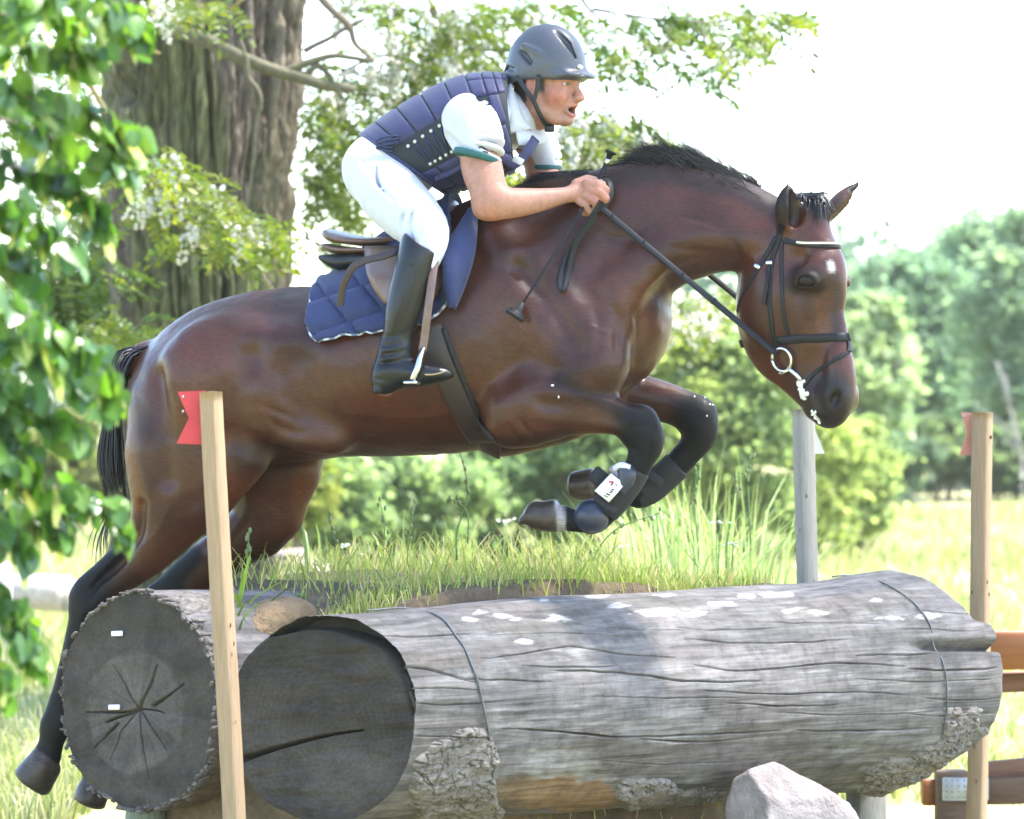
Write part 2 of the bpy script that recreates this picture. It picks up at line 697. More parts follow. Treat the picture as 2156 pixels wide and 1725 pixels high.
def poly_dist(q, pts):
    d = np.full(q.shape[:-1], 1e9); tt = np.zeros(q.shape[:-1])
    pts = np.asarray(pts, float)
    L = np.concatenate([[0], np.cumsum(np.linalg.norm(np.diff(pts, axis=0), axis=1))])
    for i, (a, b) in enumerate(zip(pts[:-1], pts[1:])):
        t = np.clip(((q - a) @ (b - a)) / ((b - a) @ (b - a)), 0, 1)
        dd = np.linalg.norm(q - (a + t[..., None] * (b - a)), axis=-1)
        m = dd < d
        d = np.where(m, dd, d)
        tt = np.where(m, (L[i] + t * (L[i + 1] - L[i])) / L[-1], tt)
    return d, tt


M_LOG = vcol_mat('weathered_wood', .82, 60, .45, .6, .005, stretch=(.10, 1, 1), spec=.25, turn=-.835, mott=.45, mscale=17)
M_BARK = vcol_mat('old_bark', .9, 60, .35, .6, .006, spec=.2, mott=.4, mscale=40)
M_END = vcol_mat('saw_cut_end', .85, 120, .3, .5, .003, spec=.2, mott=.35, mscale=14)
M_WIRE = simple('steel_wire', (.14, .145, .155), (.08, .085, .09), 60, .6, .1, .001, metal=.3)
LOG = {}


def build_log(name, A, B, rA, rB, obl, cracks, nphi, nax, colfn, label, seed, ext=None, extra=None):
    ax, e1, e2 = log_frame(A, B)
    Lg = np.linalg.norm(B - A)
    u = np.linspace(0, 1, nax)[:, None]
    ph = np.linspace(0, 2 * np.pi, nphi, endpoint=False)[None, :]
    r = rA + (rB - rA) * u
    shift = obl[0] * np.cos(ph) * (1 - u) + obl[1] * np.cos(ph) * u
    if ext is not None: shift = shift + ext(u, ph)
    c = A + (u[..., None] * Lg) * ax + shift[..., None] * ax
    rad = np.cos(ph)[..., None] * e1 + np.sin(ph)[..., None] * e2
    npz = np.stack(np.broadcast_arrays(np.cos(ph) * 2.2, np.sin(ph) * 2.2, u * Lg * .8), -1)
    npf = np.stack(np.broadcast_arrays(np.cos(ph) * 20, np.sin(ph) * 20, u * Lg * 2.2), -1)
    d = .030 * fbm(npz * np.array([.8, .8, 1.3]), 3, seed) + .0032 * fbm(npf, 4, seed + 5) + .0024 * np.abs(fbm(npf * np.array([2.4, 2.4, .9]), 3, seed + 9))
    d = d - .035 * smooth(.985, 1.0, u) ** 2 * np.ones_like(d)
    v = c + rad * (r + d)[..., None]
    # long drying cracks, cut into the side that faces us
    q = pix(v)
    facing = (rad @ np.array([0, -1.0, .35])) > .05
    cut = np.zeros(d.shape)
    for cr, w, dep in cracks:
        dist, tt = poly_dist(q, cr)
        prof = np.exp(-(dist / w) ** 2) * np.sin(np.clip(tt, .02, .98) * np.pi) ** .5
        cut = np.maximum(cut, prof * dep * facing)
    if extra is not None: cut = cut + extra(q, facing, u, ph)
    v = v - rad * cut[..., None]
    cols = colfn(npz, npf, u, ph, q, cut, seed)
    root = empty(name, (A + B) / 2 * np.array([1, 1, 0]) + np.array([0, 0, min(A[2] - rA, B[2] - rB)]), label, 'log')
    body = mk('trunk', v.reshape(-1, 3), grid_faces(nax, nphi, wrap_m=True), M_LOG, root, True, cols.reshape(-1, 3))
    LOG[name] = dict(root=root, A=A, B=B, ax=ax, e1=e1, e2=e2, L=Lg, rA=rA, rB=rB, first=v[0], last=v[-1], v=v, rad=rad, q=q, body=body)
    return LOG[name]


def end_cap(lg, which, fn, colfn, nr=90, name='sawn_end'):
    ring = lg['first'] if which == 0 else lg['last']
    cen = ring.mean(0)
    # straight cut: flatten the ring's ripple inwards
    u = np.linspace(0, 1, nr)
    v = cen + (ring - cen)[None] * u[:, None, None]
    q = pix(v)
    dep = fn(v, q, u)
    out = -lg['ax'] if which == 0 else lg['ax']
    v = v + out * dep[..., None]
    cols = colfn(v, q, u, dep)
    f = grid_faces(nr, ring.shape[0], wrap_m=True)
    return mk(name, v.reshape(-1, 3), f if which else f[:, ::-1], M_END, lg['root'], True, cols.reshape(-1, 3))


def log_cols(npz, npf, u, ph, q, cut, seed):
    base = np.array([0.136, 0.121, 0.114])
    n = fbm(npz * 2.5, 5, seed + 20)
    n2 = fbm(npf * np.array([1.0, 1.0, .5]), 4, seed + 30)
    n3 = fbm(npf * np.array([.7, .7, 2.5]), 4, seed + 33)
    c = base * (1 + .55 * n + .35 * n2)[..., None]
    warm = smooth(.05, .45, fbm(npz * 1.7 + 5, 4, seed + 40))[..., None]
    c = c * (1 - .35 * warm) + np.array([0.124, 0.0961, 0.0713]) * .35 * warm
    pale = smooth(.16, .34, n3)[..., None] * .42
    c = c * (1 - pale) + np.array([0.2232, 0.2108, 0.2015]) * pale
    dk = smooth(.12, .35, fbm(npz * 3.1 + 11, 4, seed + 50))[..., None] * .5
    c = c * (1 - dk) + np.array([0.0527, 0.0496, 0.0484]) * dk
    moss = (smooth(-.05, .35, fbm(npz * 2 + 3, 4, seed + 60)) * smooth(.45, .95, np.sin(ph) + 0 * u))[..., None] * .35
    c = c * (1 - moss) + np.array([0.093, 0.093, 0.0589]) * moss
    return c


def log_cols_front(npz, npf, u, ph, q, cut, seed):
    c = log_cols(npz, npf, u, ph, q, cut, seed)
    x, y = q[..., 0], q[..., 1]
    def spot(c, cx, cy, rx, ry, col, k=1.0, rag=.5, sd=0):
        w = np.hypot((x - cx) / rx, (y - cy) / ry) + rag * fbm(np.stack([x * .05, y * .16, 0 * x + sd], -1), 4, 77)
        m = (1 - smooth(.75, 1.05, w))[..., None] * k * (np.sin(ph) > -.98)[..., None]
        return c * (1 - m) + np.asarray(col) * m
    # scars of older hoof scuffs: pale bare wood
    for i, (cx, cy, rx, ry) in enumerate([(992, 1303, 16, 5), (1012, 1290, 14, 5), (1060, 1297, 18, 6), (1090, 1303, 14, 5), (1170, 1303, 24, 8), (1145, 1262, 14, 4), (1265, 1255, 34, 5), (1300, 1275, 22, 5), (1390, 1253, 26, 5), (1105, 1350, 16, 5),
                                           (1385, 1290, 46, 8), (1450, 1292, 40, 8), (1570, 1256, 22, 5), (1640, 1252, 36, 6), (1520, 1270, 30, 5), (1660, 1285, 22, 6), (1720, 1290, 22, 6), (1480, 1232, 22, 4), (1845, 1270, 18, 5), (1870, 1307, 24, 7), (1950, 1302, 22, 7),
                                           (1160, 1388, 34, 8), (1210, 1375, 20, 6), (990, 1420, 60, 20), (1030, 1340, 70, 12), (1180, 1480, 40, 14), (1420, 1500, 70, 16), (1520, 1440, 60, 12), (1600, 1380, 50, 9), (1740, 1420, 60, 10)]):
        strong = i < 21
        c = spot(c, cx, cy, rx, ry, (.38, .35, .32) if strong else (0.2108, 0.1984, 0.1922), .9 if strong else .45, 1.1 if strong else .7, i)
    c = spot(c, 1180, 1620, 90, 50, (0.248, 0.2294, 0.2139), .75, .5, 40)
    c = spot(c, 1180, 1672, 130, 38, (.19, .11, .05), .9, .5, 41)
    c = spot(c, 1090, 1668, 60, 40, (0.1674, 0.1116, 0.062), .7, .5, 42)
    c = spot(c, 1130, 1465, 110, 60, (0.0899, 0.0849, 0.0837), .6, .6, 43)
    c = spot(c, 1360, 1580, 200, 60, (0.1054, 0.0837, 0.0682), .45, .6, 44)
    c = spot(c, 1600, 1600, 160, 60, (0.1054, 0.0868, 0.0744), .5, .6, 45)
    c = spot(c, 1410, 1540, 120, 24, (0.217, 0.2046, 0.1922), .5, .7, 46)
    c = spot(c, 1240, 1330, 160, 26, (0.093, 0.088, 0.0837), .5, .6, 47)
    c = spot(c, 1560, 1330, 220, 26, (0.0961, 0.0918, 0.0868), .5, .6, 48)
    return c


def wave(pts, amp=2.5, seed=0, n=5):
    p = spline(np.asarray(pts, float), n)
    return p + np.stack([0 * p[:, 0], amp * vnoise(np.stack([p[:, 0] * .03, 0 * p[:, 0], 0 * p[:, 0] + seed], -1), 3)], -1)


A = P(680, 1512, -1.0); B = P(1905, 1437, 1.0)
CR = []
for i, (pts, w, dp) in enumerate([
    ([(1170, 1411), (1260, 1413), (1330, 1418), (1440, 1433), (1600, 1436)], 2.0, .05), ([(1060, 1534), (1150, 1540), (1300, 1552), (1420, 1549), (1560, 1543), (1640, 1538)], 2.2, .06),
    ([(1340, 1557), (1460, 1564), (1560, 1557)], 2.0, .05), ([(1680, 1538), (1780, 1538), (1950, 1532)], 2.0, .05), ([(1010, 1388), (1080, 1380), (1200, 1362), (1300, 1375), (1420, 1386)], 1.6, .035),
    ([(1100, 1400), (1180, 1404), (1300, 1402)], 1.5, .03), ([(960, 1430), (1060, 1432), (1160, 1436)], 1.5, .03), ([(810, 1338), (880, 1340), (990, 1334)], 1.8, .035), ([(990, 1337), (1200, 1333), (1330, 1340)], 1.2, .02),
    ([(1440, 1345), (1600, 1355), (1780, 1348)], 1.4, .03), ([(1460, 1400), (1560, 1412), (1760, 1398), (1900, 1405)], 1.6, .035), ([(1560, 1310), (1700, 1312), (1860, 1318)], 1.1, .02),
    ([(1420, 1320), (1500, 1325), (1640, 1322)], 1.2, .02), ([(1480, 1455), (1640, 1462), (1790, 1458), (1900, 1462)], 1.3, .03), ([(1530, 1480), (1640, 1487), (1760, 1484)], 1.5, .035),
    ([(1800, 1382), (1900, 1380), (1960, 1378)], 1.6, .04), ([(1910, 1410), (2000, 1412), (2090, 1408)], 2.0, .05), ([(1640, 1500), (1800, 1505), (1960, 1496)], 1.2, .02),
    ([(870, 1480), (960, 1484), (1060, 1478)], 1.3, .025), ([(880, 1550), (960, 1552), (1010, 1550)], 1.4, .03), ([(1120, 1300), (1300, 1322), (1500, 1330)], 1.0, .015), ([(1560, 1470), (1500, 1468), (1380, 1470), (1250, 1466)], 1.2, .02),
    ([(1800, 1430), (1930, 1436), (2080, 1432)], 1.2, .025), ([(1940, 1470), (2020, 1474), (2092, 1470)], 1.2, .025), ([(1900, 1500), (2000, 1506), (2080, 1500)], 1.2, .025), ([(1930, 1290), (2000, 1296), (2040, 1300)], 1.2, .02),
    ([(1880, 1330), (1960, 1330), (2060, 1333)], 1.2, .02), ([(840, 1400), (930, 1416), (1000, 1436)], 2.2, .04), ([(830, 1450), (930, 1449), (1010, 1452)], 1.6, .03), ([(1250, 1600), (1400, 1610), (1560, 1604)], 1.2, .02)]):
    CR.append((wave(pts, 1.6, i), w * .58, dp * .6))


def front_extra(q, facing, u, ph):
    # broken step below the slab at the far right end, and the bulge of the butt
    x, y = q[..., 0], q[..., 1]
    step = smooth(1890, 1990, x) * np.exp(-((y - (1361 + .006 * (x - 1900))) / 9.0) ** 2) * .055 * facing
    lobe = -smooth(1650, 1900, x) * .012 * (1 - smooth(1560, 1620, y))
    return step + lobe


def front_ext(u, ph):
    s = np.sin(ph)
    e = smooth(.75, 1, u)
    slab = smooth(.55, .62, s)
    return e * (.05 * (1 - slab) * smooth(-.7, .3, s) - .02 * slab - .10 * smooth(-.3, -.9, s))


FL = build_log('big_log', A, B, 225 * S(-1.0), 222 * S(1.0), (.068, .045), CR, 1000, 300, log_cols_front, 'big weathered grey log lying nearest, with pale scuffs on its top', 3, front_ext, front_extra)


def cap_front(v, q, u):
    x, y = q[..., 0], q[..., 1]
    line = np.interp(x, [480, 545, 600, 650, 690, 730, 770, 800, 840, 890], [1356, 1348, 1335, 1325, 1327, 1338, 1352, 1362, 1420, 1500])
    rec = smooth(-2, 4, line - y)
    d = -.075 * rec + .012 * fbm(np.stack([x * .02, y * .05, 0 * x], -1), 3, 8)
    dist, tt = poly_dist(q, [(494, 1604), (560, 1582), (640, 1560), (700, 1546), (762, 1538)])
    d = d - .05 * np.exp(-(dist / np.interp(tt, [0, .5, 1], [5, 3, 1.2])) ** 2)
    dist, tt = poly_dist(q, [(806, 1366), (826, 1400), (848, 1440), (866, 1500)])
    d = d - .02 * np.exp(-(dist / 4) ** 2)
    d = d + .0014 * fbm(np.stack([x * .012, (y + .12 * x) * .30, 0 * x], -1), 3, 15) * (1 - rec)
    return d * smooth(1.0, .97, u)[:, None] + .0


def cap_front_col(v, q, u, dep):
    x, y = q[..., 0], q[..., 1]
    n = fbm(np.stack([x * .014, y * .02, 0 * x], -1), 5, 12)
    rr = np.hypot((x - 690) / 1.0, (y - 1540) / 1.15)
    ring = np.sin(rr * .55 + 3 * fbm(np.stack([x * .01, y * .01, 0 * x], -1), 2, 5))
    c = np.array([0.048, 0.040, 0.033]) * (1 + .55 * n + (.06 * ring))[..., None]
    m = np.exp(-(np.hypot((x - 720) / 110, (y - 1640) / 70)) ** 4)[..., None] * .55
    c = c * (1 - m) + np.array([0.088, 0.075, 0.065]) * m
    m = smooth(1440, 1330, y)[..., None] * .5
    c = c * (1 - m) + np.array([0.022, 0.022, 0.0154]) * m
    m = np.exp(-((y - 1360 + .0 * x) / 30) ** 2)[..., None] * 0
    return np.clip(c, .01, 1)


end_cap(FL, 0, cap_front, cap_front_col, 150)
end_cap(FL, 1, lambda v, q, u: .01 * fbm(v * 20, 3, 4), lambda v, q, u, d: np.array([.2, .18, .16]) * (1 + .4 * fbm(v * 25, 3, 6))[..., None], 20)

A2 = P(290, 1478, -.62); ax_ = FL['ax']
B2 = A2 + ax_ * 2.2 + np.array([0, 0, -.02])


def log_cols_left(npz, npf, u, ph, q, cut, seed):
    c = log_cols(npz, npf, u, ph, q, cut, seed)
    m = smooth(-.1, -.7, np.sin(ph) + 0 * u)[..., None] * .8
    rust = np.array([.13, .08, .045]) * (1 + .6 * fbm(npf, 3, 2))[..., None]
    return c * (1 - m) + rust * m


CR2 = [(wave([(460, 1262), (420, 1285), (370, 1300)], 2, 50), 2, .02), (wave([(470, 1320), (430, 1320), (400, 1330)], 2, 51), 1.5, .02), (wave([(480, 1392), (440, 1396), (425, 1400)], 2, 52), 1.5, .02)]


def left_extra(q, facing, u, ph):
    x, y = q[..., 0], q[..., 1]
    return .012 * np.abs(fbm(np.stack([np.cos(ph) * 14 + 0 * u, np.sin(ph) * 14 + 0 * u, u * 9 + 0 * ph], -1), 4, 88)) - .006


LL = build_log('short_log', A2, B2, 222 * S(-.62), 212 * S(-.62), (.02, 0), CR2, 480, 160, log_cols_left, 'grey log at left with two small white tags on its sawn end', 13, None, left_extra)
RADIAL = [([(291, 1493), (300, 1474), (313, 1450), (322, 1425), (331, 1400)], 2.4), ([(291, 1493), (277, 1501), (250, 1510), (224, 1521)], 3.0), ([(275, 1499), (240, 1501), (215, 1500), (182, 1500)], 1.8), ([(248, 1524), (225, 1548), (200, 1576)], 1.8),
          ([(322, 1487), (350, 1468), (388, 1440)], 2.0), ([(291, 1493), (330, 1496), (346, 1502)], 1.3), ([(291, 1493), (296, 1540), (308, 1600), (314, 1640)], 1.2), ([(291, 1493), (262, 1440), (240, 1400)], 1.0), ([(291, 1493), (320, 1530), (352, 1580)], 1.0), ([(291, 1493), (255, 1540), (232, 1600)], .9)]


def cap_left(v, q, u):
    x, y = q[..., 0], q[..., 1]
    d = .010 * fbm(np.stack([x * .02, y * .03, 0 * x], -1), 3, 18)
    for pts, w in RADIAL:
        dist, tt = poly_dist(q, pts)
        d = d - .022 * np.exp(-(dist / (w * (1.2 - .7 * tt))) ** 2)
    return d * smooth(1.0, .96, u)[:, None] - .012 * smooth(.95, .955, u)[:, None] * 0


def cap_left_col(v, q, u, dep):
    x, y = q[..., 0], q[..., 1]
    n = fbm(np.stack([x * .015, y * .02, 0 * x], -1), 4, 22)
    ang = np.arctan2(y - 1493, x - 291)
    rad_ = fbm(np.stack([np.cos(ang) * 9, np.sin(ang) * 9, np.hypot(x - 291, y - 1493) * .004], -1), 4, 25)
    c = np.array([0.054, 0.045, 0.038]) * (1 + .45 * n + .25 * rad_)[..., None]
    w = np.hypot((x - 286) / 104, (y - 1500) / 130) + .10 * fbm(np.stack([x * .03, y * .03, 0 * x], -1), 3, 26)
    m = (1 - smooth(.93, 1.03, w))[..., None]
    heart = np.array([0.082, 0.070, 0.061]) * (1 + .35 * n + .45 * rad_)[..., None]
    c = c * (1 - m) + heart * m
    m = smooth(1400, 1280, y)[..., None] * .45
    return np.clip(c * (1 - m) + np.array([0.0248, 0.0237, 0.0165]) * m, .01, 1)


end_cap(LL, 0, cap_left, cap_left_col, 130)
M_TAG = simple('white_plastic_tag', (.75, .76, .78), (.62, .63, .66), 60, .5, .1)
for (x, y) in ((253, 1334), (247, 1489)):
    ring = LL['first']; cen = ring.mean(0); nrm_ = -LL['ax']
    o_ = np.array([0, CAM_Y, CAM_Z]); d_ = unit(P(x, y, 0) - o_)
    p_ = o_ + d_ * (np.dot(cen - o_, nrm_) / np.dot(d_, nrm_))
    R_ = np.stack([LL['e1'], -LL['ax'], LL['e2']], 1)
    mb = MB(); add_box(mb, p_ + nrm_ * .012, .046, .008, .015, R_ @ roty(-.06), .002); mb.build('tag', M_TAG, LL['root'], sm=False)
# ragged bark rim of the short log
mb = MB()
ring = LL['first']; n_ = len(ring)
for k in range(420):
    i = int(RNG.uniform(0, n_))
    if RNG.uniform() < .25 and LL['rad'][0][i] @ np.array([0, 0, 1]) < -.3: continue
    c_ = ring[i] + LL['ax'] * RNG.uniform(-.002, .03) + LL['rad'][0][i] * RNG.uniform(-.006, .006)
    R_ = np.stack([unit(np.cross(LL['ax'], LL['rad'][0][i])), LL['ax'], LL['rad'][0][i]], 1)
    v_, f_q, t_q = box_vf(c_, RNG.uniform(.006, .020), RNG.uniform(.012, .04), RNG.uniform(.004, .010), R_ @ rotz(RNG.normal(0, .5)) @ roty(RNG.normal(0, .3)), .0015)
    col = np.array([.14, .12, .105]) * RNG.uniform(.6, 1.2)
    n0 = mb.n; mb.add(v_, f_q, col); mb.f3.append(t_q + n0)
mb.build('bark_rim', M_BARK, LL['root'], cols=True, kind='stuff')


def bark_patch(lg, poly, seed, th=.022, name='bark', cell=.019):
    """Thick scaly bark still clinging to the log inside a picture outline."""
    v, q, rad = lg['v'], lg['q'], np.broadcast_to(lg['rad'], lg['v'].shape)
    nax, nphi = v.shape[:2]
    face = (rad @ np.array([0, -1.0, 0])) > .0
    pl = np.asarray(poly, float)
    x, y = q[..., 0], q[..., 1]
    ins = np.zeros(x.shape, bool)
    j = len(pl) - 1
    for i in range(len(pl)):
        c_ = ((pl[i, 1] > y) != (pl[j, 1] > y)) & (x < (pl[j, 0] - pl[i, 0]) * (y - pl[i, 1]) / (pl[j, 1] - pl[i, 1] + 1e-9) + pl[i, 0])
        ins ^= c_
        j = i
    dist, _ = poly_dist(q, np.vstack([pl, pl[:1]]))
    sd = np.where(ins, dist, -dist) + 34 * fbm(v * 11, 4, seed)
    sd = np.where(face, sd, -99)
    rows = np.where((sd > -6).any(1))[0]; cols_ = np.where((sd > -6).any(0))[0]
    if not len(rows): return
    r0, r1 = rows[0], rows[-1] + 1
    # finer sheet over the patch
    cs = np.arange(nphi)
    if cols_[-1] - cols_[0] > nphi * .6:
        cs = np.roll(cs, nphi // 2); 
    keep = [c for c in cs if c in set(cols_.tolist())]
    keep = np.array(keep)
    sub = v[r0:r1][:, keep]; srad = rad[r0:r1][:, keep]; ssd = sd[r0:r1][:, keep]
    m_ = 3
    def up(a):
        a = np.repeat(a, m_, axis=0)[:-m_ + 1] if False else a
        t0 = np.linspace(0, a.shape[0] - 1, (a.shape[0] - 1) * m_ + 1)
        i0 = np.clip(np.floor(t0).astype(int), 0, a.shape[0] - 2); f0 = (t0 - i0)
        f0 = f0.reshape((-1,) + (1,) * (a.ndim - 1))
        return a[i0] * (1 - f0) + a[i0 + 1] * f0
    sub, srad, ssd = up(sub), up(srad), up(ssd)
    w = sub + .02 * np.stack([fbm(sub * 9 + 3 * k, 3, seed + k) for k in range(3)], -1)
    # flaky ridges torn along the grain, split by a net of dark cracks
    g = np.stack([w @ lg['ax'], w @ lg['e2'], w @ lg['e1']], -1)
    n_a = fbm(g * np.array([11, 26, 26]), 4, seed + 11)
    n_b = np.abs(fbm(g * np.array([13, 34, 34]) + 7, 3, seed + 12))
    n_c = np.abs(fbm(g * np.array([30, 22, 22]) + 3, 3, seed + 13))
    plate = smooth(.0, .07, n_b) * smooth(-.02, .05, n_c)
    idv = np.clip(.5 + n_a, 0, 1)
    hgt = th * (plate * (.25 + .9 * idv) + .22 * fbm(sub * 70, 3, seed + 3)) * smooth(-4, 12, ssd) - .008 * (1 - smooth(-4, 4, ssd))
    vv = sub + srad * hgt[..., None]
    col = np.array([.19, .165, .145]) * (.6 + .4 * plate * (.6 + .6 * idv) + .3 * fbm(sub * 40, 3, seed + 7))[..., None]
    return mk(name, vv.reshape(-1, 3), grid_faces(*vv.shape[:2]), M_BARK, lg['root'], True, np.clip(col, .02, 1).reshape(-1, 3))


bark_patch(FL, [(868, 1600), (900, 1560), (960, 1540), (1020, 1530), (1046, 1560), (1040, 1640), (1056, 1700), (1040, 1790), (868, 1790)], 5, .018)
bark_patch(FL, [(1290, 1650), (1360, 1630), (1440, 1656), (1540, 1660), (1560, 1690), (1500, 1740), (1340, 1740)], 6, .016)
bark_patch(FL, [(1990, 1500), (2050, 1490), (2070, 1530), (2010, 1590), (1930, 1650), (1850, 1680), (1790, 1670), (1860, 1610), (1940, 1570), (1980, 1540)], 7, .018)
bark_patch(LL, [(352, 1250), (470, 1250), (470, 1275), (420, 1290), (380, 1282)], 8, .010)
# wires round the big log
for pts in ([(772, 1283), (850, 1284), (912, 1296), (950, 1326), (985, 1385), (1004, 1440), (1018, 1500), (1028, 1555), (1036, 1620), (1032, 1690)], [(1752, 1216), (1820, 1224), (1880, 1250), (1930, 1290), (1962, 1345), (1978, 1400), (1985, 1450), (1984, 1500), (1976, 1540)]):
    p = spline(pts, 5)
    out_ = []
    for x, y in p:
        dd = np.hypot(FL['q'][..., 0] - x, FL['q'][..., 1] - y) + np.where(np.broadcast_to(FL['rad'] @ np.array([0, -1, .45]), FL['q'].shape[:2]) > -.05, 0, 1e4)
        k = np.unravel_index(np.argmin(dd), dd.shape)
        out_.append(FL['v'][k] + np.broadcast_to(FL['rad'], FL['v'].shape)[k] * .006)
    out_ = np.array(out_)
    for _ in range(3): out_[1:-1] = (out_[:-2] + 2 * out_[1:-1] + out_[2:]) / 4
    mb = MB(); add_tube(mb, out_, .0030, 6); mb.build('wire', M_WIRE, FL['root'])
# stumps that carry the logs
M_POSTG = simple('green_grey_post', (.20, .23, .19), (.12, .14, .11), 20, .85, .5, .006, stretch=(4, 4, 1))
M_POSTW = simple('grey_squared_post', (.30, .28, .25), (.19, .18, .16), 20, .85, .5, .006, stretch=(5, 5, .7))


def peg(name, x0, x1, ytop, Y, round_, mat, label):
    a = P((x0 + x1) / 2, ytop, Y); w = (x1 - x0) * S(Y)
    root = empty(name, (a[0], a[1], 0), label, 'support post')
    mb = MB()
    if round_:
        zz = np.linspace(-.1, a[2], 14)
        pts = np.array([[a[0], a[1], z] for z in zz])
        add_tube(mb, pts, w / 2 * (1 + .04 * np.sin(zz * 30)) * np.where(zz > a[2] - .02, .9, 1), 20)
    else:
        add_box(mb, (a[0], a[1], a[2] / 2 - .05), w * .8, w * .8, a[2] + .1, rotz(.35), .008)
    mb.build('shaft', mat, root, sm=round_)
    return root


peg('support_post', 264, 352, 1660, -.40, True, M_POSTG, 'round greenish post carrying the left end of the short log')
peg('support_post', 392, 520, 1672, -.25, False, M_POSTW, 'squared grey post between the two logs under the short log')
peg('support_post', 1782, 1866, 1640, 1.0, False, M_POSTW, 'squared grey post under the right end of the big log')
peg('support_post', 600, 700, 1700, -.7, True, M_POSTW, 'round grey post under the left end of the big log')

# ------------------------------------------------------------------ earth bank between and behind the logs
ax0, e10 = FL['ax'], FL['e1']
axh = unit(ax0 * np.array([1, 1, 0])); bh = np.array([-axh[1], axh[0], 0])      # b: towards the back left


def bank_h(x, y):
    p = np.stack([x, y, 0 * x], -1) - FL['A'] * np.array([1, 1, 0])
    a, b_ = p @ axh, p @ bh
    n = fbm(np.stack([x * 2.2, y * 2.2, 0 * x], -1), 4, 61)
    h = np.interp(a, [0, .12, .3, .5, .7, 1, 2, 3, 4], [.60, .74, .87, .95, .98, .965, .935, .90, .2])
    back = .62 + .48 * smooth(.35, .65, a) + 1.0 * smooth(1.3, 2.0, a)
    m = smooth(.02, .14, b_) * (1 - smooth(back, back + .35 + .6 * smooth(1.3, 2.0, a), b_)) * smooth(.02, .14, a) * (1 - smooth(2.2, 2.7, a))
    return h * m + .055 * n * m - .10 * (1 - m)


M_EARTH, t, b, _o = new_mat('sandy_earth')
co = objco(t)
n1_ = noise_tex(t, 5, 6, .65, co); n2_ = noise_tex(t, 45, 5, .7, co)
r1 = ramp(t, n1_.outputs[0], [(.3, (.07, .048, .03)), (.5, (.13, .09, .05)), (.72, (.2, .14, .08))])
r2 = ramp(t, n2_.outputs[0], [(.25, (.6, .6, .6)), (.75, (1.2, 1.2, 1.2))])
t.links.new(mixc(t, 1.0, r1.outputs[0], r2.outputs[0], 'MULTIPLY'), b.inputs['Base Color'])
b.inputs['Roughness'].default_value = .95
bump(t, b, n2_.outputs[0], .8, .02)
bx_, by_ = np.linspace(-1.7, 3.4, 200), np.linspace(-1.4, 4.6, 200)
BX, BY = np.meshgrid(bx_, by_, indexing='ij')
mk('earth_bank', np.stack([BX, BY, bank_h(BX, BY)], -1).reshape(-1, 3), grid_faces(200, 200), M_EARTH, kind='structure')
# sandy clod wedged between the log ends
CF_ = Field(P(470, 1420, -.9) - np.array([.05, .25, .1]), P(700, 1180, -.3) + np.array([.1, .3, .1]), .007)
for (x, y, Y, r) in ((585, 1300, -.42, .085), (545, 1325, -.48, .07), (625, 1294, -.36, .06), (560, 1310, -.36, .09), (525, 1345, -.5, .05)):
    CF_.ell(P(x, y, Y), (r, r * 1.2, r * .7), None, .04)
cv, cq = CF_.surface()
cv = cv + unit(cv - cv.mean(0)) * (.02 * fbm(cv * 16, 4, 71))[:, None]
M_CLOD = simple('sandy_clod', (.30, .20, .105), (.17, .105, .05), 16, .95, .9, .02)
props(mk('earth_clod', cv, cq, M_CLOD), 'sandy brown clod of earth wedged between the two log ends', 'earth clod')

# ------------------------------------------------------------------ boulder
def rock(name, c, r, seed, mat, label, cat='boulder', flat=1.0, cuts=9, parent=None, n=64):
    th = np.linspace(0, np.pi, n)[:, None]; ph = np.linspace(0, 2 * np.pi, n * 2, endpoint=False)[None]
    u = np.stack([np.sin(th) * np.cos(ph), np.sin(th) * np.sin(ph), np.cos(th) + 0 * ph], -1)
    d = np.ones(u.shape[:-1])
    rg = np.random.default_rng(seed)
    for _ in range(cuts):
        nn = unit(rg.normal(0, 1, 3)); k = rg.uniform(.62, .86)
        dot = u @ nn
        d = np.minimum(d, np.where(dot > .05, k / np.maximum(dot, .05), 9))
    d = d * (1 + .05 * fbm(u * 3, 4, seed) + .02 * fbm(u * 12, 4, seed + 1))
    v = u * d[..., None] * np.asarray(r) + np.asarray(c)
    o = mk(name, v.reshape(-1, 3), grid_faces(n, n * 2, wrap_m=True)[:, ::-1], mat, parent)
    return props(o, label, cat) if label else o


M_ROCK = simple('pale_granite', (.36, .30, .27), (.19, .155, .135), 14, .9, .9, .014, detail=8)
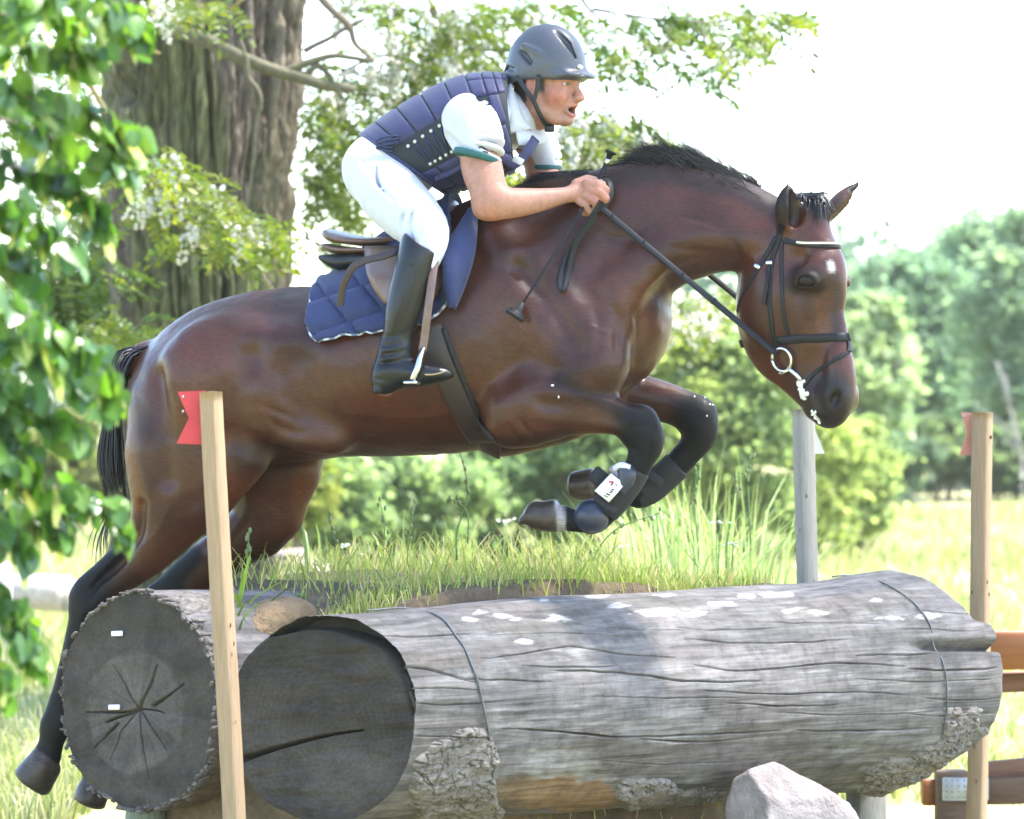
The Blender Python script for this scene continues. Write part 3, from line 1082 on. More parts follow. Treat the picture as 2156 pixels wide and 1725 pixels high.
# pointed block: built as a faceted hull with a worn surface
def boulder():
    Yb = -.18
    top = [(1535, 1668), (1545, 1645), (1560, 1632), (1618, 1606), (1650, 1612), (1700, 1645), (1760, 1672), (1796, 1700), (1812, 1740), (1822, 1800), (1826, 1900), (1520, 1900), (1526, 1780), (1530, 1710)]
    pl = np.array([P(x, y, Yb) for x, y in top])
    cen = pl.mean(0)
    F = Field(pl.min(0) - [.08, .30, .12], pl.max(0) + [.08, .30, .05], .008)
    X, Y, Z = np.meshgrid(*[F.lo[i] + F.h * np.arange(F.n[i]) for i in range(3)], indexing='ij')
    d = np.full(X.shape, -9.0)
    m = len(pl)
    hull = [(1530, 1690), (1541, 1650), (1562, 1630), (1618, 1605), (1655, 1613), (1762, 1672), (1800, 1706), (1820, 1780), (1826, 1960), (1522, 1960)]
    hp_ = np.array([P(x, y, Yb) for x, y in hull])
    for i in range(len(hp_)):
        a, b_ = hp_[i], hp_[(i + 1) % len(hp_)]
        nn = np.array([-(b_ - a)[2], 0, (b_ - a)[0]]); nn = unit(nn)
        if np.dot(nn, cen - a) > 0: nn = -nn
        nn = unit(nn + np.array([0, (-.25 if i % 2 else .25), 0]))
        d = np.maximum(d, (X - a[0]) * nn[0] + (Y - a[1]) * nn[1] + (Z - a[2]) * nn[2])
    for nn, k in (((.35, -1, .30), .115), ((-.9, -.8, .25), .135), ((.1, -1, -.15), .14), ((0, 1, .3), .17), ((.25, -.7, 1.0), .120), ((.8, -.5, .75), .165)):
        nn = unit(np.array(nn)); c0 = P(1650, 1730, Yb)
        d = np.maximum(d, (X - c0[0]) * nn[0] + (Y - c0[1]) * nn[1] + (Z - c0[2]) * nn[2] - k)
    pts = np.stack([X, Y, Z], -1)
    d = d + .007 * fbm(pts * 9, 3, 91) + .005 * fbm(pts * 34, 3, 92)
    F.d = d.astype(np.float32)
    v, q = F.surface()
    v = relax(v, q, 1, .3)
    props(mk('boulder', v, q, M_ROCK), 'pale pointed boulder leaning against the front of the big log', 'boulder')


boulder()

# ------------------------------------------------------------------ flag posts
M_PINE = simple('raw_pine', (.33, .225, .135), (.24, .155, .085), 12, .75, .35, .003, stretch=(14, 14, .8))
M_PINEG = simple('grey_pine', (.31, .285, .255), (.21, .19, .17), 12, .8, .35, .003, stretch=(14, 14, .8))


def flag_post(top, bot, Y, w, rot, mat, label, flag, fmat, fY=.03, notch_left=True):
    a = P(top[0], top[1], Y); bpx = bot
    zb = P(bpx[0], bpx[1], Y)
    k = (0 - a[2]) / (zb[2] - a[2]) if zb[2] < a[2] else 1
    e = a + (zb - a) * max(k, 1.0) * 1.02
    root = empty('flag_post', (e[0], e[1], 0), label, 'flag post', 'wooden flag posts round the jump')
    d = unit(a - e)
    R = np.stack([unit(np.cross([0, 1.0, 0], d)), np.array([0, 1.0, 0]), d], 1) @ rotz(rot)
    nseg = 46
    sec = np.array([(-.5, -.42), (-.42, -.5), (.42, -.5), (.5, -.42), (.5, .42), (.42, .5), (-.42, .5), (-.5, .42)]) * w
    tt = np.linspace(0, 1, nseg)
    ring = np.stack([e + (a - e) * t_ + R[:, :1].T * 0 + sec @ R[:, :2].T for t_ in tt])
    ring = ring + .0016 * np.stack([fbm(ring * 26 + 5 * k_, 3, 500 + k_) for k_ in range(3)], -1) + (.004 * np.sin(tt * 5))[:, None, None] * R[:, 0]
    ring[-1] = ring[-1] - d * (.006 * (fbm(ring[-1] * 40, 2, 9) + .5))[:, None]
    capf = np.array([[0, 1, 2, 7], [7, 2, 3, 6], [6, 3, 4, 5]])
    pv = ring.reshape(-1, 3)
    pf = [np.vstack([grid_faces(nseg, 8, wrap_m=True)[:, ::-1], capf[:, ::-1], capf + (nseg - 1) * 8])]
    mk('post', pv, pf, mat, root, False)
    kn = MB()
    for k_ in range(7):
        t_ = RNG.uniform(.12, .96); sg_ = RNG.choice([0, 1])
        fx = np.array([(.15 * RNG.normal(), -.505), (-.505 if R[0, 0] * 0 + rot > 0 else .505, .15 * RNG.normal())])[sg_] * w
        c_ = e + (a - e) * t_ + R[:, :2] @ fx
        ball(kn, c_, np.array([.0055, .0012, .0075]) if sg_ == 0 else np.array([.0012, .0055, .0075]), R, n=5, m=8)
    kn.build('knots', M_KNOT, root, kind='stuff')
    pl = np.array([P(x, y, Y + fY) for x, y in flag])
    th = .012
    n = len(pl)
    v = np.vstack([pl + [0, -th / 2, 0], pl + [0, th / 2, 0]])
    me_f = [list(range(n))[::-1], list(range(n, 2 * n))]
    bmv = v.tolist()
    me = bpy.data.meshes.new('flag_board')
    faces = me_f + [[i, (i + 1) % n, n + (i + 1) % n, n + i] for i in range(n)]
    me.from_pydata(bmv, [], faces)
    me.update()
    o = bpy.data.objects.new('flag_board', me); COL.objects.link(o); me.materials.append(fmat); attach(o, root)
    mb = MB()
    for fy in (.2, .75):
        c_ = P(np.mean([p[0] for p in flag if True][-2:]), flag[0][1] + (flag[-1][1] - flag[0][1]) * fy, Y + fY - .008)
        ball(mb, c_, (.004, .003, .004), n=5, m=7)
    mb.build('nail_heads', M_STEELD, root)
    return root


M_KNOT = simple('wood_knot', (.13, .07, .035), (.07, .035, .02), 60, .8, .2)
M_STEELD = simple('dull_steel', (.35, .36, .37), (.25, .26, .27), 60, .4, .1, .0005, metal=.8)
M_RED = simple('red_flag_paint', (.52, .035, .04), (.40, .025, .03), 26, .55, .25, .002)
M_REDF = simple('faded_red_paint', (.55, .25, .17), (.48, .18, .12), 18, .7, .25, .002)
M_WHT = simple('worn_white_paint', (.72, .69, .65), (.55, .50, .45), 22, .75, .3, .002)
flag_post((446, 823), (491, 1725), -1.30, .048, math.radians(-32), M_PINE, 'raw pine flag post in front of the two logs with a bright red notched flag',
          [(374, 825), (432, 823), (440, 937), (372, 934), (398, 881)], M_RED, .035)
flag_post((1693, 860), (1700, 1210), 1.55, .058, math.radians(25), M_PINEG, 'grey flag post with a worn white flag behind the log under the horse nose',
          [(1672, 880), (1716, 870), (1716, 905), (1736, 955), (1672, 958)], M_WHT, .038)
flag_post((2071, 866), (2055, 1725), 1.75, .058, math.radians(-30), M_PINE, 'pine flag post with a faded salmon flag behind the right end of the big log',
          [(2023, 868), (2066, 870), (2062, 960), (2020, 958), (2036, 915)], M_REDF, .042)

# ------------------------------------------------------------------ plank fence at the far right
M_ORANGE = simple('orange_stained_board', (.34, .12, .03), (.26, .085, .02), 8, .5, .3, .003, stretch=(1, 8, 8), coat=.1)
M_BRN = simple('brown_board', (.17, .10, .062), (.10, .06, .04), 9, .8, .5, .004, stretch=(1, 8, 8))
M_BRN2 = simple('reddish_board', (.24, .12, .075), (.16, .08, .05), 9, .8, .5, .004, stretch=(1, 8, 8))
M_GALV = simple('galvanised_plate', (.50, .51, .53), (.36, .37, .39), 40, .45, .2, .001, metal=.5)
YFN = 2.3
fence = empty('wooden_fence', (P(2010, 1600, YFN)[0], YFN, 0), 'wooden fence with an orange top board and brown boards at the right edge', 'fence')


def board(name, x0, x1, y0, y1, Y, th, mat, tilt=0.0, ry=0.0):
    a, b_ = P(x0, y0, Y), P(x1, y1, Y)
    c_ = (a + b_) / 2
    mb = MB(); add_box(mb, c_, abs(b_[0] - a[0]), th, abs(a[2] - b_[2]), roty(tilt) @ rotz(ry), .004)
    return mb.build(name, mat, fence, sm=False)


board('board', 2080, 2420, 1330, 1408, YFN - .06, .14, M_ORANGE, .0)
board('board', 2098, 2420, 1412, 1452, YFN + .05, .10, M_BRN2, -.03)
board('board', 2066, 2420, 1588, 1632, YFN + .02, .05, M_BRN2, -.10)
board('board', 2070, 2420, 1634, 1690, YFN - .02, .05, M_BRN, -.02)
board('rail_end', 1940, 1968, 1640, 1694, YFN + .10, .09, M_ORANGE)
for x0, x1 in ((1972, 2040), (2290, 2360)):
    a = P(x0, 1622, YFN + .03)
    mb = MB(); add_box(mb, ((P(x0, 0, YFN)[0] + P(x1, 0, YFN)[0]) / 2, YFN + .03, (a[2] + (.45 if x0 > 2100 else 0)) / 2 - .05), (x1 - x0) * S(YFN), .11, a[2] + .1 + (.45 if x0 > 2100 else 0), None, .008)
    mb.build('post', M_BRN, fence, sm=False)
pl = board('bracket', 1984, 2082, 1637, 1686, YFN - .055, .006, M_GALV)
mb = MB()
for i in range(7):
    for j in range(4):
        ball(mb, P(1992 + i * 13, 1643 + j * 12, YFN - .059), (.0035, .003, .0035), n=4, m=6)
mb.build('rivet', M_STEELD, pl, kind='stuff')
mb = MB(); add_box(mb, P(2062, 1662, YFN - .075), .055, .05, .045, None, .005); mb.build('hinge', M_STEELD, fence, sm=False)

# pale far log and post at the left, stones near the tree
M_PALE = simple('bleached_log', (.55, .49, .45), (.36, .31, .28), 6, .85, .4, .01, stretch=(1, 6, 6))
farlog = empty('far_log', P(60, 1290, 12), 'pale bleached log lying on the far grass at the left', 'log')
zb = P(60, 1248, 12)
mb = MB(); add_tube(mb, np.array([P(-260, 1240, 12.5), P(-60, 1242, 12.2), P(50, 1246, 12), P(140, 1250, 11.8)]), 38 * S(12), 22); mb.build('trunk', M_PALE, farlog)
mb = MB(); add_tube(mb, np.array([P(138, 1250, 11.805), P(141, 1250, 11.795)]), 37 * S(12), 22); mb.build('sawn_end', M_PINEG, farlog)
fp = empty('far_post', (P(6, 1200, 11.5)[0], 11.5, 0), 'white post standing before the far bleached log at the left edge', 'post')
a = P(8, 1186, 11.5)
mb = MB(); add_box(mb, (a[0], 11.5, a[2] / 2), .085, .085, a[2], rotz(.3), .006); mb.build('shaft', M_WHT, fp, sm=False)
M_STONE = simple('pink_field_stone', (.26, .20, .185), (.17, .13, .12), 9, .85, .5, .01)
for k, (x, y, Y, r, lb_) in enumerate(((620, 1170, 11.2, .11, 'topmost pinkish stone beside the tree foot'), (628, 1196, 11.0, .14, 'broad pinkish stone under the topmost one by the tree'), (612, 1224, 10.8, .13, 'low pinkish stone touching the tree foot'),
                                        (668, 1216, 10.5, .13, 'whitish stone standing apart in the grass right of the tree'), (700, 1220, 10.6, .11, 'small whitish stone farthest right of the tree'))):
    c_ = P(x, y, Y)
    rock('stone', c_, (r, r * .8, r * .55), 200 + k, M_STONE if k < 3 else M_WHT, lb_, 'stone', n=24)
# ================================================================== VEGETATION
def leaf_quads(cen, size, rng, aspect=.55, up_bias=.5, fold=.25, droop=0.0):
    """Many leaves in one go: each a folded pair of faces (6 verts, 4 triangles as 2 quads)."""
    n = len(cen)
    size = np.broadcast_to(np.asarray(size, float), (n,))
    nrm = unit(rng.normal(0, 1, (n, 3)) + np.array([0, 0, up_bias * 2]))
    t = unit(np.cross(nrm, rng.normal(0, 1, (n, 3)))) + np.array([0, 0, -droop])
    t = unit(t)
    b = unit(np.cross(nrm, t)); nn = np.cross(t, b)
    L = size[:, None]
    v = np.stack([cen - t * L * .5, cen - t * L * .12 + b * L * aspect * .5 + nn * L * fold * .3, cen + t * L * .5,
                  cen - t * L * .12 - b * L * aspect * .5 + nn * L * fold * .3], 1)
    f = np.arange(n)[:, None] * 4 + np.array([[0, 1, 2, 3]])
    return v.reshape(-1, 3), f


def leaf_cols(n, base, rng, var=.25, light=None, dark=None, clump=None):
    c = np.tile(np.asarray(base, float), (n, 1))
    k = rng.normal(0, var, n) if clump is None else clump + rng.normal(0, var * .6, n)
    if light is not None:
        m = np.clip(k, 0, 1)[:, None]; c = c * (1 - m) + np.asarray(light) * m
    if dark is not None:
        m = np.clip(-k, 0, 1)[:, None]; c = c * (1 - m) + np.asarray(dark) * m
    return np.clip(.72 * c * (1 + rng.normal(0, .10, (n, 1))), .005, 1)


M_LEAF = leaf_mat('leaf', .5, .45, .35, (1.6, 1.7, .6))
M_LEAFF = leaf_mat('far_leaf', .6, .60, .2, (1.22, 1.36, .92))
M_LINDEN = leaf_mat('linden_leaf', .34, .42, .55, (1.7, 1.8, .55))
M_GRASS = leaf_mat('grass_blade', .5, .35, .3, (1.25, 1.4, .75))
M_TWIG = simple('twig', (.16, .12, .085), (.09, .07, .05), 60, .8, .3, .002)
M_LICHEN = simple('lichen_twig', (.26, .20, .06), (.15, .12, .06), 50, .9, .5, .003)
M_BRANCH = simple('mossy_branch', (.12, .105, .06), (.06, .058, .034), 30, .85, .6, .006)
M_FLOWER = leaf_mat('cream_flower', .6, .35, .3, (1.0, 1.0, .93), False)


# ---------------- robinia: furrowed trunk at 20 m
YT = 8.0
rob = empty('robinia_tree', (P(430, 1480, YT)[0], YT, 0), 'huge old robinia tree with deeply furrowed trunk and white flower clusters', 'tree')
M_TRUNK = vcol_mat('furrowed_bark', .9, 30, .45, .8, .03, stretch=(1, 1, .22), spec=.2, mott=.4, mscale=9)
nz, nph = 520, 420
zz = np.linspace(-.15, 6.2, nz)[:, None]
ph = np.linspace(0, 2 * np.pi, nph, endpoint=False)[None]
ypx = CY - (zz - CAM_Z) / S(YT)
xl = np.interp(ypx, [-1200, 0, 120, 300, 420, 570, 700, 900, 1150, 1300, 1500], [320, 215, 208, 212, 221, 229, 236, 238, 225, 205, 160])
xr = np.interp(ypx, [-1200, 0, 200, 400, 520, 700, 900, 1150, 1300, 1500], [720, 655, 638, 622, 611, 604, 600, 603, 615, 650])
rx, cxp = (xr - xl) / 2 * S(YT), ((xl + xr) / 2 - CX) * S(YT)
warp = fbm(np.stack(np.broadcast_arrays(np.cos(ph) * 1.3, np.sin(ph) * 1.3, zz * .45), -1), 3, 101) * .28
tw = ph + warp + .10 * zz
n_hi = fbm(np.stack(np.broadcast_arrays(np.cos(tw) * 3.2, np.sin(tw) * 3.2, zz * .42), -1), 4, 103)
ridge = np.abs(fbm(np.stack(np.broadcast_arrays(np.cos(tw) * 7.5, np.sin(tw) * 7.5, zz * .55), -1), 3, 104))
ridge2 = np.abs(fbm(np.stack(np.broadcast_arrays(np.cos(tw) * 17, np.sin(tw) * 17, zz * 1.3), -1), 3, 105))
scal = fbm(np.stack(np.broadcast_arrays(np.cos(tw) * 26, np.sin(tw) * 26, zz * 9), -1), 3, 106)
disp = .12 * n_hi + .15 * np.minimum(ridge, .26) + .15 * np.minimum(ridge2, .22) + .10 * np.minimum(np.abs(fbm(np.stack(np.broadcast_arrays(np.cos(tw) * 34, np.sin(tw) * 34, zz * 3.2), -1), 3, 109)), .2) + .024 * scal - .09
rr_ = rx + disp - .02
v = np.stack([cxp + rr_ * np.cos(ph), YT + rr_ * .95 * np.sin(ph), zz + 0 * ph], -1)
q = pix(v)
front = np.sin(ph) < .2
# the old wound and deep seams
for pts, w, dep in (([(268, 40), (272, 110), (268, 160), (262, 200)], 16, .16), ([(420, 400), (424, 450), (412, 510)], 6, .06), ([(330, 60), (338, 150), (336, 260)], 5, .05), ([(545, 330), (540, 420), (535, 560)], 6, .06), ([(570, 0), (560, 120), (548, 300)], 5, .05),
                    ([(440, 160), (446, 300), (440, 400)], 5, .05), ([(360, 500), (352, 600), (366, 700)], 6, .05), ([(255, 440), (258, 560), (262, 690)], 6, .05), ([(480, 560), (470, 640), (466, 720)], 5, .05)):
    dist, tt = poly_dist(q, pts)
    k = np.exp(-(dist / w) ** 2) * dep * front
    v[..., 0] -= k * np.cos(ph); v[..., 1] -= k * np.sin(ph)
tone = np.clip(ridge / .3, 0, 1) * .6 + np.clip(ridge2 / .25, 0, 1) * .4
col = np.array([.050, .038, .032]) + (np.array([.185, .152, .124]) - np.array([.050, .038, .032])) * tone[..., None]
col = col * (1 + .5 * scal)[..., None]
red = smooth(.1, .4, fbm(v * np.array([2, 2, .7]), 3, 107))[..., None] * .5
col = col * (1 - red) + np.array([.11, .070, .054]) * red
moss = (smooth(-.12, .25, fbm(v * np.array([2.4, 2.4, .5]) + 9, 4, 108)) * (1 - .8 * smooth(540, 600, q[..., 0])))[..., None] * .72
col = col * (1 - moss) + (np.array([.135, .145, .060]) * (.55 + .6 * tone[..., None])) * moss
mk('trunk', v.reshape(-1, 3), grid_faces(nz, nph, wrap_m=True), M_TRUNK, rob, True, np.clip(col, .01, 1).reshape(-1, 3))


def limb(pts, r0, r1, mat, name='limb', Y=None, parent=rob, knots=.12):
    p = spline(np.array([P(x, y, Yp) for x, y, Yp in pts]), 6)
    p = p + .012 * np.stack([fbm(p * 4 + 3 * k, 3, 120 + k) for k in range(3)], -1)
    r = np.linspace(r0, r1, len(p)) * (1 + knots * vnoise(p * 9, 5))
    mb = MB(); add_tube(mb, p, r, 9)
    return mb.build(name, mat, parent)


limb([(318, 40, 7.45), (365, 62, 7.3), (430, 84, 7.15), (500, 120, 7.05), (560, 143, 7.0), (620, 160, 7.0), (680, 178, 7.0), (745, 190, 7.05)], .043, .024, M_BRANCH)
limb([(600, 152, 7.0), (650, 132, 7.0), (700, 120, 7.0), (740, 124, 7.0), (790, 132, 7.0)], .022, .012, M_BRANCH)
limb([(640, 165, 7.0), (668, 140, 7.0), (690, 155, 7.0), (710, 190, 7.0), (722, 210, 7.0)], .018, .010, M_BRANCH)
limb([(672, -10, 7.6), (700, 20, 7.6), (734, 54, 7.6), (745, 90, 7.6), (778, 122, 7.6)], .024, .012, M_TWIG)
limb([(640, 108, 7.6), (690, 82, 7.6), (736, 55, 7.6), (772, 36, 7.6)], .016, .008, M_TWIG)
limb([(892, -10, 8.5), (940, 60, 8.5), (975, 90, 8.5), (1060, 110, 8.5)], .022, .010, M_TWIG)
limb([(1220, -10, 8.5), (1250, 30, 8.5), (1300, 60, 8.5), (1360, 90, 8.5)], .012, .006, M_TWIG)
limb([(515, 112, 6.95), (522, 160, 6.95), (545, 195, 6.95), (549, 226, 6.95), (541, 252, 6.95), (536, 320, 6.95), (526, 390, 6.95), (516, 446, 6.95)], .016, .006, M_BRANCH, 'dead_twig', knots=.3)
limb([(504, 84, 6.98), (520, 130, 6.95), (530, 185, 6.95), (541, 238, 6.95)], .009, .006, M_BRANCH, 'dead_twig')
limb([(404, 8, 6.6), (438, 20, 6.6), (464, 30, 6.6), (490, 14, 6.6), (515, -2, 6.6)], .010, .006, M_LICHEN, 'dead_twig')
limb([(268, 62, 6.2), (290, 84, 6.2), (312, 104, 6.2), (338, 114, 6.2)], .013, .007, M_LICHEN, 'dead_twig')
limb([(122, 50, 6.0), (150, 110, 6.0), (180, 160, 6.0), (208, 208, 6.0), (222, 240, 6.0)], .020, .010, M_LICHEN, 'dead_twig')
limb([(230, 20, 6.5), (232, 90, 6.5), (236, 160, 6.5)], .014, .012, M_BRANCH, 'dead_twig')
limb([(540, 560, 7.2), (565, 600, 7.2), (600, 635, 7.2)], .010, .005, M_TWIG, 'dead_twig')

# compound leaf: a rachis with paired oval leaflets
def pinnate(pairs=6, L=.20, lf=.042, seed=0):
    rg = np.random.default_rng(seed)
    mb = MB()
    ax = lambda t: np.array([L * t, 0, -.22 * L * t * t])
    add_tube(mb, np.array([ax(t) for t in np.linspace(0, 1, 4)]), .0011, 3, col=(.16, .22, .05))
    items = [(i / pairs * .82 + .14, s) for i in range(pairs) for s in (-1, 1)] + [(1.0, 0)]
    for t, s in items:
        b0 = ax(t)
        d = unit(np.array([.35, s * 1.0, rg.normal(-.15, .22)])) if s else unit(np.array([1, 0, -.3]))
        n = unit(np.cross(d, [1, 0, 0]) * (s or 1) + rg.normal(0, .25, 3) + np.array([0, 0, .6]))
        w = unit(np.cross(n, d))
        l = lf * rg.uniform(.85, 1.15)
        p = np.array([b0, b0 + d * l * .3 + w * l * .23, b0 + d * l * .75 + w * l * .21, b0 + d * l, b0 + d * l * .75 - w * l * .21, b0 + d * l * .3 - w * l * .23])
        p[[1, 2, 4, 5]] += n * l * .06
        mb.add(p, np.array([[0, 1, 2, 5], [5, 2, 3, 4]]), np.array([.095, .14, .028]) * rg.uniform(.75, 1.25) * np.array([rg.uniform(.9, 1.3), 1, 1]))
    return mb


def raceme(seed=0, L=.13):
    rg = np.random.default_rng(seed)
    mb = MB()
    add_tube(mb, np.array([[0, 0, 0], [.004, 0, -L * .5], [0, 0, -L]]), .0014, 3, col=(.3, .35, .12))
    for k in range(20):
        t = (k + .5) / 20
        a = rg.uniform(0, 6.28)
        c_ = np.array([math.cos(a) * .026 * (1.1 - .6 * t), math.sin(a) * .026 * (1.1 - .6 * t), -L * t])
        ball(mb, c_, np.array([.015, .015, .012]) * rg.uniform(.8, 1.15) * (1.1 - .4 * t), n=4, m=6, col=np.array([.78, .77, .72]) * rg.uniform(.85, 1.08))
    return mb


def shared(mb, name, mat):
    me = meshdata(name, np.vstack(mb.v), mb.faces(), True, np.vstack(mb.c))
    me.materials.append(mat)
    return me


def place(name, me, M, parent):
    o = bpy.data.objects.new(name, me)
    COL.objects.link(o)
    o.parent = parent
    o.matrix_parent_inverse = Matrix.Translation(-Vector(parent.location))
    o.matrix_basis = M
    return o


def frame(p, d, up, s):
    d = unit(d); y = unit(np.cross(up, d)); z = np.cross(d, y)
    M = np.eye(4); M[:3, 0] = d * s; M[:3, 1] = y * s; M[:3, 2] = z * s; M[:3, 3] = p
    return M


LEAFM = [shared(pinnate(k_, L_, f_, i), 'leaf', M_LEAF) for i, (k_, L_, f_) in enumerate(((6, .20, .044), (7, .22, .042), (5, .17, .046), (6, .19, .048)))]
LEAFV = [(np.array([c.co for c in m.vertices]), m) for m in LEAFM]
FLOWM = [shared(raceme(i, L_), 'flower_cluster', M_FLOWER) for i, L_ in enumerate((.16, .14, .18))]
rg = np.random.default_rng(55)
# blobs of foliage as surveyed: x, y, rx, ry, depth, leaves, flowers, darker?
BL = [(760, 20, 90, 45, 8.6, 40, 5, 0), (880, 40, 80, 50, 8.4, 60, 8, 0), (990, 55, 90, 60, 8.2, 85, 8, 0), (1090, 25, 90, 40, 8.2, 60, 2, 0), (830, 120, 90, 50, 8.6, 48, 10, 0), (930, 140, 80, 40, 8.4, 52, 8, 0),
      (740, 215, 90, 40, 8.8, 60, 8, 0), (840, 190, 70, 40, 8.8, 34, 8, 0), (1010, 130, 60, 30, 8.2, 38, 5, 0), (690, 300, 60, 40, 9.2, 62, 0, 0), (745, 290, 40, 40, 9.2, 30, 2, 0), (670, 400, 50, 40, 9.4, 60, 0, 0), (720, 440, 45, 35, 9.4, 46, 0, 0), (655, 250, 30, 40, 9.2, 30, 0, 0), (640, 340, 30, 50, 9.4, 34, 0, 0),
      (700, 375, 50, 30, 9.4, 44, 0, 0), (690, 515, 45, 25, 9.6, 34, 0, 0), (655, 160, 30, 30, 8.8, 28, 0, 0), (680, 220, 40, 25, 8.6, 24, 1, 0),
      (1280, 110, 60, 40, 7.6, 24, 1, 1), (1250, 60, 60, 40, 7.6, 22, 1, 1), (1330, 60, 60, 40, 7.6, 20, 1, 0), (1380, 30, 80, 35, 7.4, 34, 1, 1), (1450, 60, 70, 40, 7.4, 36, 1, 1), (1520, 40, 70, 40, 7.4, 34, 2, 0), (1600, 50, 60, 35, 7.4, 26, 2, 0),
      (1560, 100, 40, 35, 7.4, 22, 4, 0), (1440, 130, 50, 30, 7.4, 22, 0, 1), (1480, 175, 40, 18, 7.4, 12, 0, 1), (1640, 20, 50, 25, 7.4, 16, 0, 1), (1300, 150, 50, 22, 7.6, 14, 0, 1),
      (1250, 260, 70, 40, 7.2, 60, 9, 0), (1320, 285, 60, 40, 7.2, 50, 6, 0), (1220, 320, 60, 40, 7.2, 56, 8, 0), (1290, 335, 60, 30, 7.2, 44, 4, 0), (1180, 300, 50, 40, 7.3, 36, 2, 0), (1100, 370, 60, 25, 7.4, 40, 0, 0), (1370, 320, 30, 20, 7.2, 14, 1, 0),
      (1470, 650, 60, 35, 9.5, 34, 7, 0), (1510, 610, 30, 25, 9.5, 14, 1, 0), (1420, 690, 40, 30, 9.5, 22, 3, 0),
      (330, 350, 60, 45, 6.0, 34, 1, 0), (400, 400, 60, 40, 5.8, 40, 1, 0), (450, 450, 60, 40, 5.8, 44, 1, 0), (520, 490, 45, 30, 5.8, 30, 1, 0), (420, 500, 50, 25, 5.8, 26, 0, 0), (500, 525, 50, 22, 5.8, 20, 0, 0), (300, 420, 45, 35, 6.0, 20, 1, 0),
      (350, 15, 60, 25, 6.4, 24, 4, 0), (430, 10, 50, 16, 6.6, 12, 0, 0), (180, 600, 90, 60, 9.5, 200, 0, 1), (120, 690, 120, 70, 9.5, 240, 0, 1), (200, 480, 60, 80, 9.5, 110, 2, 1), (250, 690, 60, 30, 6.0, 44, 0, 1), (60, 620, 90, 90, 9.5, 150, 0, 1), (240, 780, 60, 40, 9.0, 60, 0, 1), (130, 400, 90, 70, 9.5, 60, 4, 0),
      (80, 130, 80, 70, 9.5, 60, 9, 0), (160, 250, 80, 60, 9.5, 60, 4, 0), (60, 300, 60, 60, 9.5, 40, 3, 0), (230, 580, 30, 40, 7.0, 18, 0, 1), (60, 520, 60, 60, 9.5, 40, 0, 1),
      (200, 90, 60, 60, 9.4, 40, 4, 0)]
near_leaf = []
allv, allf, allc, nv_ = [], [], [], 0
fl_pos = []
extra_fl = [(300, 355), (308, 428), (372, 338), (376, 382), (332, 402), (318, 440), (424, 420), (440, 446), (402, 498), (395, 510), (480, 478), (528, 486), (545, 480), (538, 500), (1230, 262), (1245, 280), (1215, 300), (1240, 310), (1262, 318), (1290, 300), (1205, 330), (1485, 655), (1470, 672), (1500, 690), (330, 5), (352, 12)]
jobs = []
for (x, y, rx_, ry_, Yb, nl, nf, dk) in BL:
    for k in range(int(nl * (.92 if x < 600 else .74))):
        a, r_ = rg.uniform(0, 2 * np.pi), rg.uniform(0, 1) ** .5
        Yp = Yb + rg.normal(0, .45)
        p = P(x + rx_ * r_ * math.cos(a), y + ry_ * r_ * math.sin(a), Yp)
        az = rg.uniform(-.5, 1.1) if rg.uniform() < .6 else rg.uniform(0, 6.28)
        d = np.array([math.cos(az), rg.normal(0, .6), rg.normal(-.35, .30)])
        jobs.append((p, d, rg.uniform(.7, 1.15), dk))
    for k in range(int(nf * 1.1)):
        a, r_ = rg.uniform(0, 2 * np.pi), rg.uniform(0, 1) ** .5
        fl_pos.append(P(x + rx_ * r_ * math.cos(a), y + ry_ * r_ * math.sin(a), Yb - .2 + rg.normal(0, .25)))
for (x, y) in extra_fl:
    Yp = 5.6 if x < 600 else (7.0 if y < 400 else 9.3)
    fl_pos.append(P(x, y - 12, Yp))
jobs.sort(key=lambda j: j[0][1])
for i, (p, d, s_, dk) in enumerate(jobs):
    M = frame(p, d, np.array([rg.normal(0, .35), rg.normal(0, .35), 1.0]), s_)
    kk = int(rg.integers(0, 4))
    if i < 290:
        place('leaf', LEAFM[kk], Matrix(M.tolist()), rob)
    else:
        lv, me_ = LEAFV[kk]
        w = lv @ M[:3, :3].T + M[:3, 3]
        allv.append(w)
        allc.append((kk, dk))
# the rest of the leaves, joined
fv, fc, fq4, fq3, nn_ = [], [], [], [], 0
cache = {}
for kk in range(4):
    mb = pinnate(*((6, .20, .044), (7, .22, .042), (5, .17, .046), (6, .19, .048))[kk], kk)
    cache[kk] = (np.vstack(mb.f4), np.vstack(mb.f3) if mb.f3 else np.zeros((0, 3), int), np.vstack(mb.c))
for w, (kk, dk) in zip(allv, allc):
    f4, f3, cc = cache[kk]
    fq4.append(f4 + nn_); fq3.append(f3 + nn_); nn_ += len(w)
    fv.append(w); fc.append(cc * (np.array([.66, .78, .80]) if dk else np.array([1.05, 1.0, .95])) * rg.uniform(.85, 1.15))
mk('foliage', np.vstack(fv), [np.vstack(fq4), np.vstack(fq3)], M_LEAF, rob, True, np.vstack(fc), kind='stuff')
for p in fl_pos:
    M = frame(p, np.array([math.cos(rg.uniform(0, 6.28)), rg.normal(0, .5), rg.normal(0, .35)]), np.array([rg.normal(.15, .2), rg.normal(0, .2), 1.0]), rg.uniform(.8, 1.15))
    place('flower_cluster', FLOWM[int(rg.integers(0, 3))], Matrix(M.tolist()), rob)
